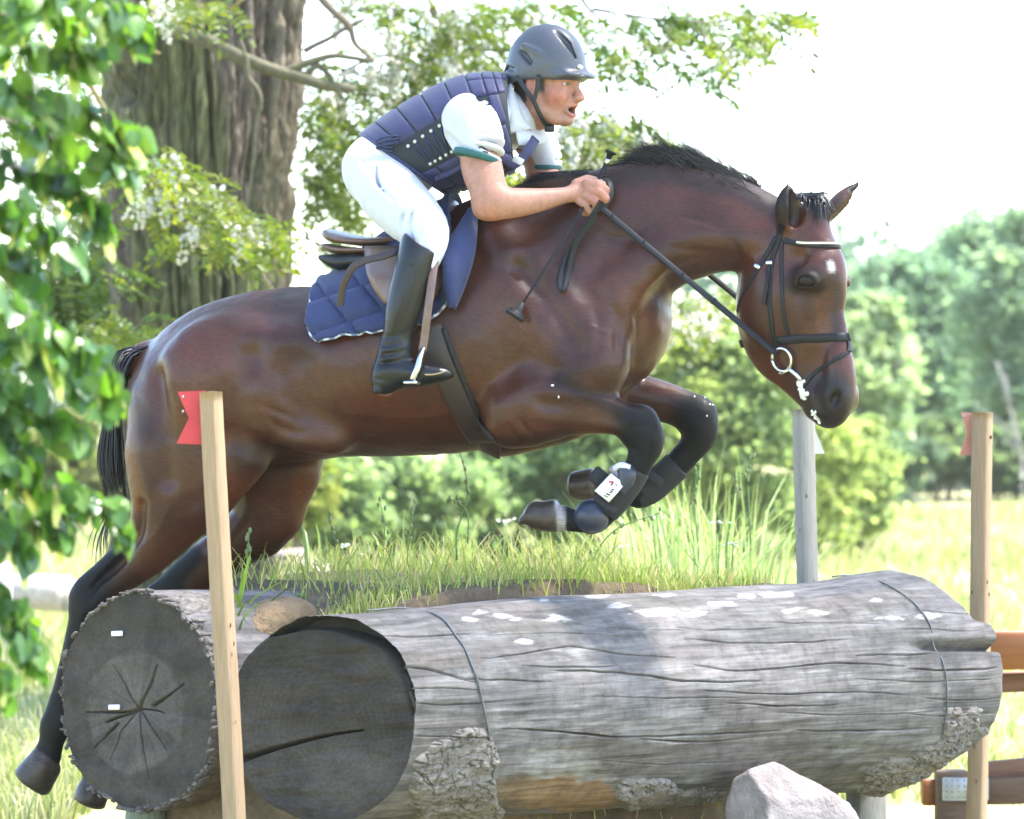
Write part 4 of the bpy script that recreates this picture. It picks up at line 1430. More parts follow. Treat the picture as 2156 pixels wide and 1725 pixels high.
# thin twigs that carry the sprays
mb = MB()
for pts in ([(250, 300, 6.0), (330, 350, 5.9), (420, 420, 5.8), (500, 480, 5.8), (560, 520, 5.8)], [(290, 330, 6), (340, 400, 5.9), (400, 480, 5.8)], [(720, 150, 8.6), (800, 120, 8.5), (900, 100, 8.4), (1020, 70, 8.3)], [(700, 30, 8.6), (820, 20, 8.5), (1000, 30, 8.3)],
            [(640, 380, 9.4), (690, 400, 9.4), (740, 450, 9.4)], [(640, 280, 9.2), (700, 300, 9.2), (760, 290, 9.2)], [(1250, 20, 7.6), (1380, 40, 7.4), (1500, 50, 7.4), (1640, 25, 7.4)], [(1380, 40, 7.4), (1440, 110, 7.4), (1490, 180, 7.4)], [(1200, 250, 7.3), (1280, 300, 7.2), (1370, 320, 7.2)],
            [(740, 200, 8.8), (800, 200, 8.8), (880, 180, 8.7)], [(100, 560, 9.5), (180, 600, 9.5), (240, 620, 9.4)], [(640, 500, 9.6), (680, 515, 9.6), (730, 525, 9.6)]):
    p = spline(np.array([P(*a) for a in pts]), 5)
    p = p + .02 * np.stack([fbm(p * 3 + k, 2, 140 + k) for k in range(3)], -1)
    add_tube(mb, p, np.linspace(.011, .004, len(p)), 5)
mb.build('twigs', M_TWIG, rob, kind='stuff')
# the rest of the great crown, over and beyond the frame
n = 3000
c0 = np.array([P(430, 800, YT)[0], YT, 8.2])
u_ = unit(rg.normal(0, 1, (n, 3))) * (rg.uniform(.35, 1, (n, 1)) ** .6)
pc = c0 + u_ * np.array([6.6, 6.0, 3.0])
q = pix(pc)
vis = (q[:, 0] > -150) & (q[:, 0] < 2300) & (q[:, 1] > -110) & (q[:, 1] < 1725)
pc = pc[~vis & (pc[:, 1] > -9.5)]
# ... and an unseen limb over the jump, its leaf lobe added and shaped to shade it
n = 1700
pl_ = np.array([4.7, .4, 8.4]) + unit(rg.normal(0, 1, (n, 3))) * (rg.uniform(.1, 1, (n, 1)) ** .5) * np.array([3.1, 3.2, 1.3])
pc = np.vstack([pc, pl_])
lv, lf = leaf_quads(pc, rg.uniform(.20, .34, len(pc)), rg, .6, .6)
mk('upper_foliage', lv, lf, M_LEAF, rob, False, np.repeat(leaf_cols(len(pc), (.08, .14, .03), rg, .3, (.14, .19, .05), (.05, .09, .025)), 4, axis=0), kind='stuff')
mb = MB()
for k in range(9):
    a = k / 9 * 2 * np.pi + .3
    e = c0 + np.array([math.cos(a) * 4.6, math.sin(a) * 4.2, rg.uniform(.2, 1.8)])
    s_ = np.array([P(450, 800, YT)[0], YT, 5.6])
    add_tube(mb, spline(np.array([s_, s_ * .6 + e * .4 + [0, 0, .5], e]), 5), np.linspace(.16, .03, 11), 8)
add_tube(mb, spline(np.array([[P(450, 800, YT)[0], YT, 5.4], [.2, 6.2, 7.6], [2.4, 3.0, 8.3], [4.6, .4, 8.6], [5.8, -1.6, 8.5]]), 6), np.linspace(.22, .03, 25), 9)  # unseen limb carrying the added shading lobe
mb.build('limbs', M_BRANCH, rob, kind='stuff')

# ---------------- linden branches hanging in from the left, near the camera
lin = empty('linden_branch', P(-120, -80, -4.4), 'hanging linden branch with broad shiny green leaves at the left edge', 'branch')


def linden_leaf(seed, L=.070, col=(.075, .155, .030)):
    rg_ = np.random.default_rng(seed)
    m_, k_ = 9, 5
    t = np.linspace(0, 1, m_)
    half = .46 * np.sin(np.pi * np.clip(t, .0, 1) ** .62) ** .75 * (1 - .12 * t)
    half[0] = .16; half[-1] = 0.01; half[1] = .36
    s = np.linspace(-1, 1, k_)
    v = np.zeros((m_, k_, 3))
    v[..., 0] = (t[:, None] - .10 * (1 - np.abs(s)) * 0 - .10 * np.abs(s)[None] ** 1.5 * (t[:, None] < .25)) * L
    v[..., 1] = half[:, None] * s[None] * L
    v[..., 2] = (.16 * np.abs(s)[None] * half[:, None] - .35 * (t[:, None] ** 2) * .5 + .03 * np.sin(t * 26)[:, None] * np.abs(s)[None]) * L
    mb = MB()
    c_ = np.tile(np.array(col), (m_, k_, 1)).astype(float)
    c_[:, 2] *= 1.25
    mb.add(v.reshape(-1, 3), grid_faces(m_, k_), c_.reshape(-1, 3))
    add_tube(mb, np.array([[-.035 * L / .07, 0, .012], [-.018, 0, .004], [0, 0, 0]]), .0008, 3, col=(.16, .20, .06))
    return mb


LINM = [shared(linden_leaf(i, L_, c_), 'leaf', M_LINDEN) for i, (L_, c_) in enumerate(((.058, (.07, .15, .028)), (.052, (.06, .125, .035)), (.062, (.09, .175, .026)), (.048, (.12, .20, .032)), (.056, (.06, .12, .05))))]
def bract():
    mb = MB()
    t = np.linspace(0, 1, 7); w = .0075 * np.sin(np.pi * t) ** .5 + .001
    v = np.stack([np.stack([t * .075, s * w, -.006 * np.sin(t * 4)], -1) for s in (-1, 0, 1)], 1)
    mb.add(v.reshape(-1, 3), grid_faces(7, 3), (.38, .42, .17))
    return mb
BRM = shared(bract(), 'bract', M_LINDEN)
rg = np.random.default_rng(91)
# hanging twigs: polylines as surveyed, x y depth
TW = [[(-60, 40, -4.6), (60, 30, -4.5), (180, 40, -4.4), (290, 50, -4.3), (325, 70, -4.3)], [(-60, 90, -4.3), (60, 100, -4.4), (150, 120, -4.4), (220, 110, -4.4)], [(-60, -20, -4.7), (80, -10, -4.6), (220, 5, -4.5), (300, 20, -4.4)],
      [(-60, 180, -4.4), (40, 195, -4.4), (120, 215, -4.4), (200, 235, -4.3), (280, 270, -4.3), (330, 320, -4.2)], [(-60, 230, -4.6), (60, 260, -4.5), (160, 300, -4.4), (250, 340, -4.3), (300, 360, -4.3)], [(-60, 330, -4.4), (40, 350, -4.4), (130, 380, -4.3), (200, 420, -4.3), (250, 480, -4.3)],
      [(-60, 430, -4.5), (30, 440, -4.5), (110, 470, -4.4), (180, 530, -4.4)], [(-60, 520, -4.3), (20, 530, -4.3), (80, 560, -4.3), (120, 620, -4.3)], [(-60, 600, -4.6), (40, 640, -4.5), (110, 690, -4.5), (170, 720, -4.4), (230, 770, -4.4), (260, 830, -4.4)],
      [(-60, 690, -4.3), (30, 720, -4.3), (110, 750, -4.3), (190, 790, -4.2), (240, 830, -4.2)], [(-60, 790, -4.5), (20, 810, -4.5), (90, 850, -4.4), (150, 900, -4.4), (190, 930, -4.4)], [(-60, 860, -4.4), (10, 890, -4.4), (60, 940, -4.4), (80, 990, -4.4)],
      [(-60, 960, -4.5), (20, 980, -4.5), (100, 1010, -4.4), (180, 1040, -4.3), (250, 1070, -4.3), (290, 1130, -4.3)], [(-60, 1040, -4.3), (20, 1060, -4.3), (90, 1090, -4.3), (160, 1120, -4.3)], [(-60, 1100, -4.4), (0, 1110, -4.4), (60, 1140, -4.4), (90, 1165, -4.4)],
      [(-60, 1220, -4.4), (10, 1250, -4.4), (50, 1290, -4.4), (80, 1340, -4.4), (100, 1390, -4.4)], [(-60, 1330, -4.5), (-10, 1370, -4.5), (20, 1420, -4.5), (25, 1460, -4.5)]]
cand = []
mbt = MB()
for pts in TW:
    p = spline(np.array([P(a[0] - 28, a[1], a[2]) for a in pts]), 8)
    add_tube(mbt, p, np.linspace(.004, .0014, len(p)), 5, col=(.2, .2, .1))
    n = len(p)
    for i in range(n):
        for rep in range(3):
            if rg.uniform() < .22: continue
            base = p[i] + rg.normal(0, .014, 3)
            t_ = unit(p[min(i + 1, n - 1)] - p[max(i - 1, 0)])
            sgn = 1 if (i + rep) % 2 else -1
            d = unit(t_ * rg.uniform(.2, .9) + np.array([0, sgn * .6, 0]) + np.array([rg.normal(0, .3), -.15, -.75 + rg.normal(0, .35)]))
            cand.append((base, d))
        if rg.uniform() < .16:
            d = unit(np.array([rg.normal(.1, .3), rg.normal(0, .4), -1]))
            M = frame(p[i], d, np.array([rg.normal(0, 1), -1, .2]), rg.uniform(.9, 1.2))
            place('bract', BRM, Matrix(M.tolist()), lin)
mbt.build('twigs', M_TWIG, lin, kind='stuff')
order = sorted(range(len(cand)), key=lambda i: 0 if 0 < pix(cand[i][0])[0] < 340 else 1)
rest = MB()
for c_i, i in enumerate(order):
    base, d = cand[i]
    upv = np.array([rg.normal(.2, .9), -.55 + rg.normal(0, .8), .6 + rg.normal(0, .5)])
    M = frame(base, d, upv, rg.uniform(.62, 1.05))
    kk = int(rg.choice(5, p=[.30, .24, .22, .08, .16]))
    if c_i < 300:
        place('leaf', LINM[kk], Matrix(M.tolist()), lin)
    else:
        src = linden_leaf(kk, (.058, .052, .062, .048, .056)[kk], ((.07, .15, .028), (.06, .125, .035), (.09, .175, .026), (.12, .20, .032), (.06, .12, .05))[kk])
        w = np.vstack(src.v) @ M[:3, :3].T + M[:3, 3]
        n0 = rest.n
        rest.add(w, src.f4[0], np.vstack(src.c))
        for f in src.f4[1:]: rest.f4.append(f + n0)
        for f in src.f3: rest.f3.append(f + n0)
if rest.n: rest.build('leaf_mass', M_LINDEN, lin, cols=True, kind='stuff')
mb = MB(); add_tube(mb, spline(np.array([P(-30, 182, -4.38), P(60, 205, -4.38), P(120, 222, -4.36)]), 5), np.linspace(.006, .003, 11), 6); mb.build('twig', simple('grey_twig', (.34, .33, .31), (.22, .21, .2), 60, .7, .2), lin)

# ---------------- bushes and trees behind
def crown_pts(c, r, n, rng, lobes=9, flat=1.0):
    """Leaf positions on many uneven ragged clumps filling a crown."""
    c, r = np.asarray(c, float), np.asarray(r, float)
    m = lobes * 4
    d0 = unit(rng.normal(0, 1, (m, 3)) + [0, -.4, .2])
    L = c + d0 * r * rng.uniform(.2, 1.0, (m, 1)) ** .6 * np.array([.95, .95, .9])
    R = r.mean() * rng.uniform(.10, .34, m)
    k = rng.integers(0, m, n)
    p = L[k] + rng.normal(0, .48, (n, 3)) * R[k][:, None] * np.array([1.3, 1.0, .75 * flat])
    top = np.zeros(n)
    return p, top


def bush(name, px, ytop, half_px, Y, n, size, base, light, dark, label, cat, rng, seed, group=None, lobes=12, mat=None, trunk=None, zb=0.0):
    zt = P(px, ytop, Y)[2]; x0 = P(px, 0, Y)[0]; rx = half_px * S(Y)
    g = float(terrain(np.array([x0]), np.array([Y]))[0])
    root = empty(name, (x0, Y, g), label, cat, group)
    lo = g + zb
    c = np.array([x0, Y, (zt + lo) / 2]); r = np.array([rx, rx * .75, (zt - lo) / 2])
    p, top = crown_pts(c, r, n, rng, lobes)
    p = p[(p[:, 2] > g + .02)]
    clump = 1.1 * fbm(p * (1.6 / max(rx, .5)) * 1.6, 3, seed)
    lv, lf = leaf_quads(p, rng.uniform(.7, 1.3, len(p)) * size, rng, .62, .45)
    mk('crown' if trunk else 'foliage', lv, lf, mat or M_LEAFF, root, False, np.repeat(leaf_cols(len(p), base, rng, .3, light, dark, clump), 4, axis=0))
    if trunk:
        mb = MB()
        tx = trunk[0]
        pts = spline(np.array([[x0 + tx * 0, Y, g - .1], [x0 + tx * .4, Y - .1, g + (zt - g) * .35], [x0 + tx, Y, g + (zt - g) * .78]]), 5)
        add_tube(mb, pts, np.linspace(trunk[1], trunk[1] * .35, len(pts)), 10)
        for b_ in range(4):
            s0 = pts[int(len(pts) * (.45 + .12 * b_))]
            e = s0 + np.array([rng.normal(0, rx * .5), rng.normal(0, .5), (zt - g) * rng.uniform(.12, .25)])
            add_tube(mb, spline(np.array([s0, (s0 + e) / 2 + [0, 0, .2], e]), 4), np.linspace(trunk[1] * .4, trunk[1] * .12, 9), 6)
        mb.build('trunk', trunk[2], root)
    else:
        mb = MB()
        for b_ in range(7):
            e = c + rng.normal(0, .35, 3) * r
            add_tube(mb, spline(np.array([[x0 + rng.normal(0, .15), Y, g - .05], (np.array([x0, Y, g]) + e) / 2, e]), 4), np.linspace(.03, .008, 9), 5)
        mb.build('stems', M_TWIG, root, kind='stuff')
    return root


rg = np.random.default_rng(17)
HG, HL_, HD = (.30, .395, .19), (.43, .51, .255), (.235, .325, .175)
for i, (px, yt, hw, Y, lb_) in enumerate(((700, 935, 130, 24, 'low hawthorn bush under the horse belly beside the hind legs'), (880, 915, 150, 25, 'wide bush seen right under the horse belly'), (1060, 860, 150, 26, 'bush behind the girth and the folded forelegs'),
                                         (1240, 760, 150, 26, 'bush behind the two lifted front knees'), (1420, 610, 150, 27, 'tall yellow green bush framed by the neck and the rein'), (1560, 640, 140, 27, 'tall bush between the chest and the horse head'),
                                         (1690, 760, 130, 28, 'bush behind the grey post under the horse nose'), (1800, 830, 90, 29, 'rightmost bush of the thicket, ending at the open meadow'))):
    bush('hawthorn_bush', px, yt, hw, Y, 11000, .092, HG, HL_, HD, lb_, 'bush', rg, 300 + i, 'bushes of the thicket', 14)
bush('elder_bush', 630, 560, 90, 20, 3600, .085, (.21, .25, .06), (.38, .38, .12), (.10, .15, .05), 'bright yellow green bush between trunk and saddle', 'bush', rg, 330)
for i, (px, yt, hw, Y, lb_) in enumerate(((150, 850, 150, 34, 'pale green hedge bush behind the horse tail at the left'), (-40, 860, 170, 36, 'pale green hedge bush at the left edge'), (330, 900, 150, 35, 'pale green bush hidden behind the horse thigh'))):
    bush('hedge_bush', px, yt, hw, Y, 5000, .12, (.17, .20, .075), (.30, .31, .13), (.09, .12, .05), lb_, 'bush', rg, 340 + i, 'pale hedge at the left', 12)
M_BIRCH = simple('pale_bark', (.26, .25, .23), (.16, .15, .14), 5, .85, .3, .01, stretch=(1, 1, .4))
M_DTR = simple('grey_bark', (.22, .19, .17), (.13, .11, .10), 5, .9, .4, .01)
FG, FLt, FD = (.31, .43, .31), (.44, .55, .38), (.19, .29, .235)  # far haze paleness is put into these leaf colours
for i, (px, yt, hw, Y, tr, lb_) in enumerate(((1830, 590, 100, 44, (.3, .16, M_DTR), 'far tree just right of the horse nose'), (1905, 490, 130, 56, (-.5, .16, M_DTR), 'far tree with a pale slender trunk right of the horse head'), (1990, 455, 135, 60, (.3, .22, M_DTR), 'far tree whose crown fills the middle between head and right post'),
                                              (2080, 410, 140, 58, (.2, .25, M_DTR), 'far tree above the salmon flagged post'), (2150, 400, 130, 54, (.6, .18, M_DTR), 'tallest far tree at the right edge with a leaning pale trunk'), (2250, 420, 150, 60, (.2, .25, M_DTR), 'far tree just beyond the right edge'),
                                              (1960, 540, 170, 68, (.1, .25, M_DTR), 'farther dark tree in the gap of the wood'), (2060, 520, 180, 70, (.1, .25, M_DTR), 'farther tree behind the salmon flagged post'), (1820, 520, 140, 72, (.1, .25, M_DTR), 'farthest pale tree behind the horse face'))):
    bush('wood_tree', px, yt, hw, Y, 9000, .17, FG, FLt, FD, lb_, 'tree', rg, 360 + i, 'trees of the far wood', 18, None, tr, zb=.5)
for i, (px, yt, hw, Y, lb_) in enumerate(((1870, 900, 120, 50, 'low shrub at the wood edge beside the horse nose'), (1990, 860, 120, 52, 'low dark shrub at the foot of the far wood'), (2110, 870, 120, 52, 'low shrub at the wood edge behind the right flag post'), (2230, 940, 110, 52, 'low shrub beyond the right edge'))):
    bush('wood_shrub', px, yt, hw, Y, 4500, .15, (.13, .20, .14), (.24, .33, .20), (.07, .12, .09), lb_, 'shrub', rg, 380 + i, 'shrubs along the wood edge', 10)  # darker leaf colours stand in for the shade in the wood's gaps
# the wood goes on behind as one mass
n = 42000
x_ = rg.uniform(-90, 90, n); y_ = rg.uniform(92, 112, n)
hgt = 5.0 + 2.0 * fbm(np.stack([x_ * .12, y_ * .05, 0 * x_], -1), 3, 390) + .05 * np.clip(x_, 0, 40)
hgt = np.where(x_ < 3, hgt * .62, hgt)
z_ = .5 + hgt * rg.uniform(0, 1, n) ** .7
p = np.stack([x_, y_, z_], -1)
lv, lf = leaf_quads(p, rg.uniform(.35, .65, n), rg, .7, .5)
props(mk('far_wood', lv, lf, M_LEAFF, None, False, np.repeat(leaf_cols(n, (.10, .155, .12), rg, .3, (.18, .25, .17), (.055, .09, .085), 1.2 * fbm(p * .25, 3, 391)), 4, axis=0)), 'mass of far woodland along the back of the meadow', 'woodland', kind='stuff')  # leaves coloured dark for the shade between the far trees

# a pale trunk of the far wood's edge standing clear
for (x0, x1, yt, yb, Y, w, lb_, m_) in ((1884, 1918, 640, 1052, 50, 5.5, 'slender pale trunk in front of the far wood', M_BIRCH), (2098, 2152, 760, 900, 50, 5, 'leaning pale stem at the right side of the far wood', M_BIRCH)):
    root = empty('dead_tree', (P(x1, 0, Y)[0], Y, 0.4), lb_, 'tree')
    g = float(terrain(np.array([P(x1, 0, Y)[0]]), np.array([Y]))[0])
    a = P(x0, yt, Y); b_ = P(x1, yb, Y); b_[2] = min(b_[2], g)
    pts = spline(np.array([b_, b_ * .6 + a * .4 + [.12, 0, 0], a]), 6)
    mb = MB(); add_tube(mb, pts, np.linspace(w * S(Y), w * .45 * S(Y), len(pts)), 10); mb.build('trunk', m_, root)
    mb = MB()
    for k in range(3):
        s0 = pts[5 + 2 * k]; e = s0 + np.array([rg.normal(0, .5), 0, .5])
        add_tube(mb, np.array([s0, e]), [.035, .012], 6)
    mb.build('branches', m_, root, kind='stuff')

# ---------------- grass
def blades(root, h, w, lean, rng, cols, bend=.35):
    n = len(root)
    az = rng.uniform(0, 2 * np.pi, n)
    side = np.stack([np.cos(az), np.sin(az), 0 * az], -1)
    la = rng.uniform(0, 2 * np.pi, n)
    ld = np.stack([np.cos(la), np.sin(la), 0 * la], -1) * lean[:, None]
    h_, w_ = h[:, None], w[:, None]
    up = np.array([0, 0, 1.0])
    p1 = root + up * h_ * .45 + ld * h_ * .25
    p2 = root + up * h_ * .80 + ld * h_ * .62
    p3 = root + up * h_ * (1 - .25 * lean[:, None]) + ld * h_ * 1.1
    v = np.stack([root - side * w_ * .5, root + side * w_ * .5, p1 + side * w_ * .45, p1 - side * w_ * .45, p2 + side * w_ * .3, p2 - side * w_ * .3, p3 + side * w_ * .06, p3 - side * w_ * .06], 1)
    f = (np.arange(n)[:, None, None] * 8 + np.array([[0, 1, 2, 3], [3, 2, 4, 5], [5, 4, 6, 7]])[None]).reshape(-1, 4)
    return v.reshape(-1, 3), f, np.repeat(cols, 8, axis=0)


def grass_obj(name, root, h, w, lean, rng, base, light, dry, label, fr=(.3, .15)):
    n = len(root)
    c = np.tile(np.asarray(base, float), (n, 1))
    k = rng.uniform(0, 1, n)
    c[k < fr[0]] = light
    c[k > 1 - fr[1]] = dry
    c = np.clip(.62 * c * (1 + rng.normal(0, .15, (n, 1))), .01, 1)
    v, f, cc = blades(root, h, w, lean, rng, c)
    o = mk(name, v, f, M_GRASS, None, False, cc, kind='stuff')
    return props(o, label, 'grass')


rg = np.random.default_rng(23)
# on the bank
n = 11500
a_ = rg.uniform(.22, 2.75, n); b_ = np.where(rg.uniform(0, 1, n) < .36, rg.uniform(.06, .40, n), rg.uniform(.24, 2.2, n))
dens = np.clip(.55 + fbm(np.stack([a_ * 2.5, b_ * 2.5, 0 * a_], -1), 3, 400), 0, 1)
ok = (rg.uniform(0, 1, n) < dens) & ((b_ < 1.05) | (a_ > 1.1))
a_, b_ = a_[ok], b_[ok]
r_ = FL['A'] * np.array([1, 1, 0]) + a_[:, None] * axh + b_[:, None] * bh
r_[:, 2] = bank_h(r_[:, 0], r_[:, 1]) - .01
n = len(r_)
q = pix(r_)
hh = rg.uniform(.04, .155, n) * (1 + 1.1 * smooth(.45, .9, b_)) * np.interp(q[:, 0], [480, 560, 640, 800, 1250, 1400, 1600, 1750], [.5, .4, .42, .55, .75, .65, .5, .4])
grass_obj('bank_grass', r_, hh, rg.uniform(.0025, .006, n), rg.uniform(.1, .9, n), rg, (.32, .42, .12), (.48, .54, .19), (.66, .54, .34), 'grass growing on the earth bank behind the logs', (.35, .18))
# tall reedy grass behind the logs
n = 640
px_ = np.where(rg.uniform(0, 1, n) < .62, rg.normal(1440, 110, n), rg.uniform(640, 1680, n)); Y_ = rg.uniform(1.6, 5.5, n)
r_ = np.array([P(x, 0, y) for x, y in zip(px_, Y_)]); r_[:, 2] = np.maximum(terrain(r_[:, 0], r_[:, 1]), bank_h(r_[:, 0], r_[:, 1])) - .02
top = np.interp(px_, [620, 800, 1000, 1250, 1350, 1420, 1560, 1620, 1700], [1180, 1170, 1160, 1160, 1110, 1040, 1040, 1120, 1180]) + rg.normal(0, 50, n)
hh = np.clip(np.array([P(0, t_, y)[2] for t_, y in zip(top, Y_)]) - r_[:, 2], .2, 1.7)
grass_obj('tall_grass', r_, hh, rg.uniform(.008, .018, n), rg.uniform(.03, .35, n), rg, (.36, .50, .22), (.48, .60, .32), (.58, .55, .34), 'tall reedy grass standing behind the logs', (.35, .15))
# single stems that stand up in front of the bushes
stem = MB()
for (x0, y0, x1, y1, x2, y2, Y, w) in ((962, 1120, 985, 1030, 955, 905, .9, .0038), (985, 1085, 965, 1060, 945, 1050, .9, .003), (510, 1260, 520, 1180, 525, 1120, -.2, .003), (1580, 1130, 1575, 1010, 1582, 955, 2.2, .004), (1470, 1150, 1462, 1060, 1468, 990, 2.2, .004),
                                    (1530, 1150, 1545, 1050, 1550, 1000, 2.0, .004), (800, 1200, 810, 1120, 800, 1050, 1.2, .003), (860, 1230, 862, 1130, 870, 1060, 1.2, .003), (1240, 1200, 1290, 1120, 1390, 1080, 1.0, .003), (700, 1235, 705, 1140, 690, 1080, 1.0, .003)):
    p = spline(np.array([P(x0, y0 + 60, Y), P(x0, y0, Y), P(x1, y1, Y), P(x2, y2, Y)]), 6)
    add_tube(stem, p, np.linspace(w, w * .5, len(p)), 4, col=(.20, .30, .10))
    for k in range(7):
        i = len(p) - 1 - k
        ball(stem, p[i] + rg.normal(0, .006, 3), (.006, .006, .010), n=4, m=5, col=(.26, .30, .14))
props(stem.build('grass_stems', M_GRASS, None, cols=True, kind='stuff'), 'thin seeding grass stems rising behind the logs', 'grass')
# white umbels dotted in the grass
um = MB()
for k in range(12):
    px, py, Y = rg.uniform(640, 1320), rg.uniform(1085, 1200), rg.uniform(1.4, 4)
    if rg.uniform() < .3: px = rg.uniform(1320, 1640)
    c_ = P(px, py, Y)
    for j in range(7):
        ball(um, c_ + np.array([rg.normal(0, .018), rg.normal(0, .018), rg.normal(0, .004)]), (.007, .007, .003), n=4, m=6, col=(.75, .76, .72))
    add_tube(um, np.array([c_, c_ - np.array([.01, 0, .25])]), .002, 4, col=(.15, .22, .07))
props(um.build('white_umbels', M_FLOWER, None, cols=True, kind='stuff'), 'small white umbel flowers dotted in the tall grass', 'flowers')
# broad weed leaves beside the left post
wd = empty('weed_clump', P(520, 1290, -.5), 'clump of broad green weeds growing between the two log ends', 'weeds')
for (x0, y0, x1, y1, x2, y2, Y, w) in ((500, 1290, 512, 1230, 528, 1160, -.45, .018), (505, 1300, 540, 1255, 590, 1225, -.45, .018), (510, 1300, 500, 1260, 470, 1240, -.5, .014), (498, 1310, 506, 1250, 514, 1195, -.5, .015), (520, 1290, 560, 1272, 612, 1232, -.4, .02),
                                     (500, 1330, 520, 1290, 545, 1270, -.55, .016), (495, 1340, 500, 1300, 520, 1262, -.55, .016), (700, 1268, 690, 1262, 668, 1278, -.2, .012), (590, 1262, 620, 1252, 650, 1256, -.2, .016), (498, 1370, 503, 1330, 512, 1300, -.6, .014)):
    p = spline(np.array([P(x0, y0, Y), P(x1, y1, Y - .02), P(x2, y2, Y - .03)]), 5)
    t = np.linspace(0, 1, len(p))
    ww = w * np.sin(np.pi * np.clip(t * .9 + .1, 0, 1)) ** .7
    sd = np.array([.8, .3, .5])
    v = np.stack([p - sd * ww[:, None] * .5, p + np.array([0, .004, -.004]), p + sd * ww[:, None] * .5], 1)
    k = rg.uniform(.7, 1.3)
    mk('leaf', v.reshape(-1, 3), grid_faces(len(p), 3), M_GRASS, wd, True, np.tile(np.array([.17, .27, .055]) * k, (len(p) * 3, 1)))
# meadow
n = 46000
d_ = 1.8 + 46 * rg.uniform(0, 1, n) ** 1.5
half = (d_ + 12) / FPX * 1350
x_ = rg.uniform(-1, 1, n) * half
ok = ~((np.abs(x_ - .4) < 2.0) & (d_ < 3.2))
r_ = np.stack([x_, d_, terrain(x_, d_) - .01], -1)[ok]
n = len(r_)
patch = fbm(r_ * np.array([.25, .25, 0]), 3, 410)
hh = rg.uniform(.04, .12, n) * (1 + 1.6 * smooth(-.05, .3, patch)) * (1 + r_[:, 1] / 60)
grass_obj('meadow_grass', r_, hh, rg.uniform(.006, .012, n) * (1 + r_[:, 1] / 14), rg.uniform(.1, .8, n), rg, (.38, .43, .17), (.46, .49, .22), (.58, .54, .33), 'sunlit meadow grass stretching to the far wood', (.35, .35))
n = 7000
x_ = rg.uniform(-3.2, 3.2, n); y_ = rg.uniform(-5, 2, n)
r_ = np.stack([x_, y_, terrain(x_, y_) - .01], -1)
grass_obj('near_grass', r_, rg.uniform(.03, .09, n), rg.uniform(.003, .006, n), rg.uniform(.1, .8, n), rg, (.38, .43, .17), (.46, .49, .22), (.58, .54, .33), 'short sunlit grass around the feet of the jump', (.3, .4))
# ================================================================== THE HORSE
TH = math.radians(13)                     # heading: to the right and a little towards the camera
HW = np.array([math.sin(TH), math.cos(TH), 0])   # horse's lateral axis, positive = far side


def H(px, py, l=0.0):
    """Point of the horse seen at (px,py), l metres to the far side of its middle plane."""
    x0 = px - l * math.sin(TH) * 693
    Y = -math.tan(TH) * (x0 - 900) / 693 + l * math.cos(TH)
    return P(px, py, Y)


def htube(F, rows, k=0.03, n=3, w=HW, op='add', re=None):
    """rows: px, py, l, radius in picture (px), lateral radius (m)."""
    r = spline(rows, n)
    pts = np.array([H(a[0], a[1], a[2]) for a in r])
    ru = r[:, 3] * np.array([S(p[1]) for p in pts])
    F.tube(pts, np.maximum(ru, 0.004), np.maximum(r[:, 4], 0.004), w, k, op, re)


HF = Field((-1.66, -0.80, 0.18), (1.10, 0.66, 2.28), 0.0085)
# trunk
htube(HF, [(590, 795, 0, 168, .27), (680, 786, 0, 176, .29), (770, 775, 0, 186, .31), (860, 752, 0, 207, .315),
           (960, 720, 0, 232, .30), (1060, 690, 0, 243, .265), (1160, 668, 0, 215, .225), (1250, 668, 0, 165, .18), (1290, 690, 0, 108, .14)], .05, 4)
# withers
htube(HF, [(800, 610, 0, 60, .09), (900, 540, 0, 64, .08), (1000, 478, 0, 56, .07), (1080, 462, 0, 60, .07), (1180, 460, 0, 75, .075)], .07)
# croup and quarters
htube(HF, [(620, 790, 0, 172, .27), (540, 800, 0, 175, .285), (470, 822, 0, 168, .275), (412, 862, 0, 148, .24)], .05, 4)
htube(HF, [(640, 680, 0, 60, .14), (540, 688, 0, 62, .16), (450, 712, 0, 62, .15), (370, 765, 0, 55, .12), (325, 830, 0, 40, .09)], .05)
# point of hip
HF.ell(H(600, 735, -.235), (.07, .05, .06), k=.06)
HF.ell(H(470, 800, -.215), (.18, .08, .17), k=.10)
# breast
HF.ell(H(1300, 690, -.055), (.13, .1, .16), k=.06)
HF.ell(H(1310, 690, .07), (.115, .1, .15), k=.06)
# neck
htube(HF, [(1120, 590, 0, 190, .19), (1210, 552, 0, 180, .165), (1300, 510, -.005, 150, .13), (1390, 482, -.015, 128, .108),
           (1470, 474, -.025, 108, .095), (1545, 480, -.035, 90, .088), (1610, 492, -.045, 70, .082), (1660, 500, -.05, 55, .08)], .05, 4)
# neck crest line and jugular furrow
htube(HF, [(1280, 395, 0, 36, .05), (1380, 368, -.01, 26, .035), (1480, 383, -.02, 24, .035), (1570, 418, -.03, 26, .035), (1640, 455, -.04, 28, .04)], .05)
htube(HF, [(1560, 560, -.115, 13, .018), (1470, 562, -.13, 14, .02), (1390, 600, -.16, 16, .02), (1350, 660, -.19, 14, .02)], .05, op='sub')
# brachiocephalic band
htube(HF, [(1590, 510, -.10, 26, .03), (1480, 500, -.10, 32, .035), (1380, 540, -.12, 40, .04), (1300, 620, -.155, 50, .05), (1270, 720, -.17, 50, .05)], .05)
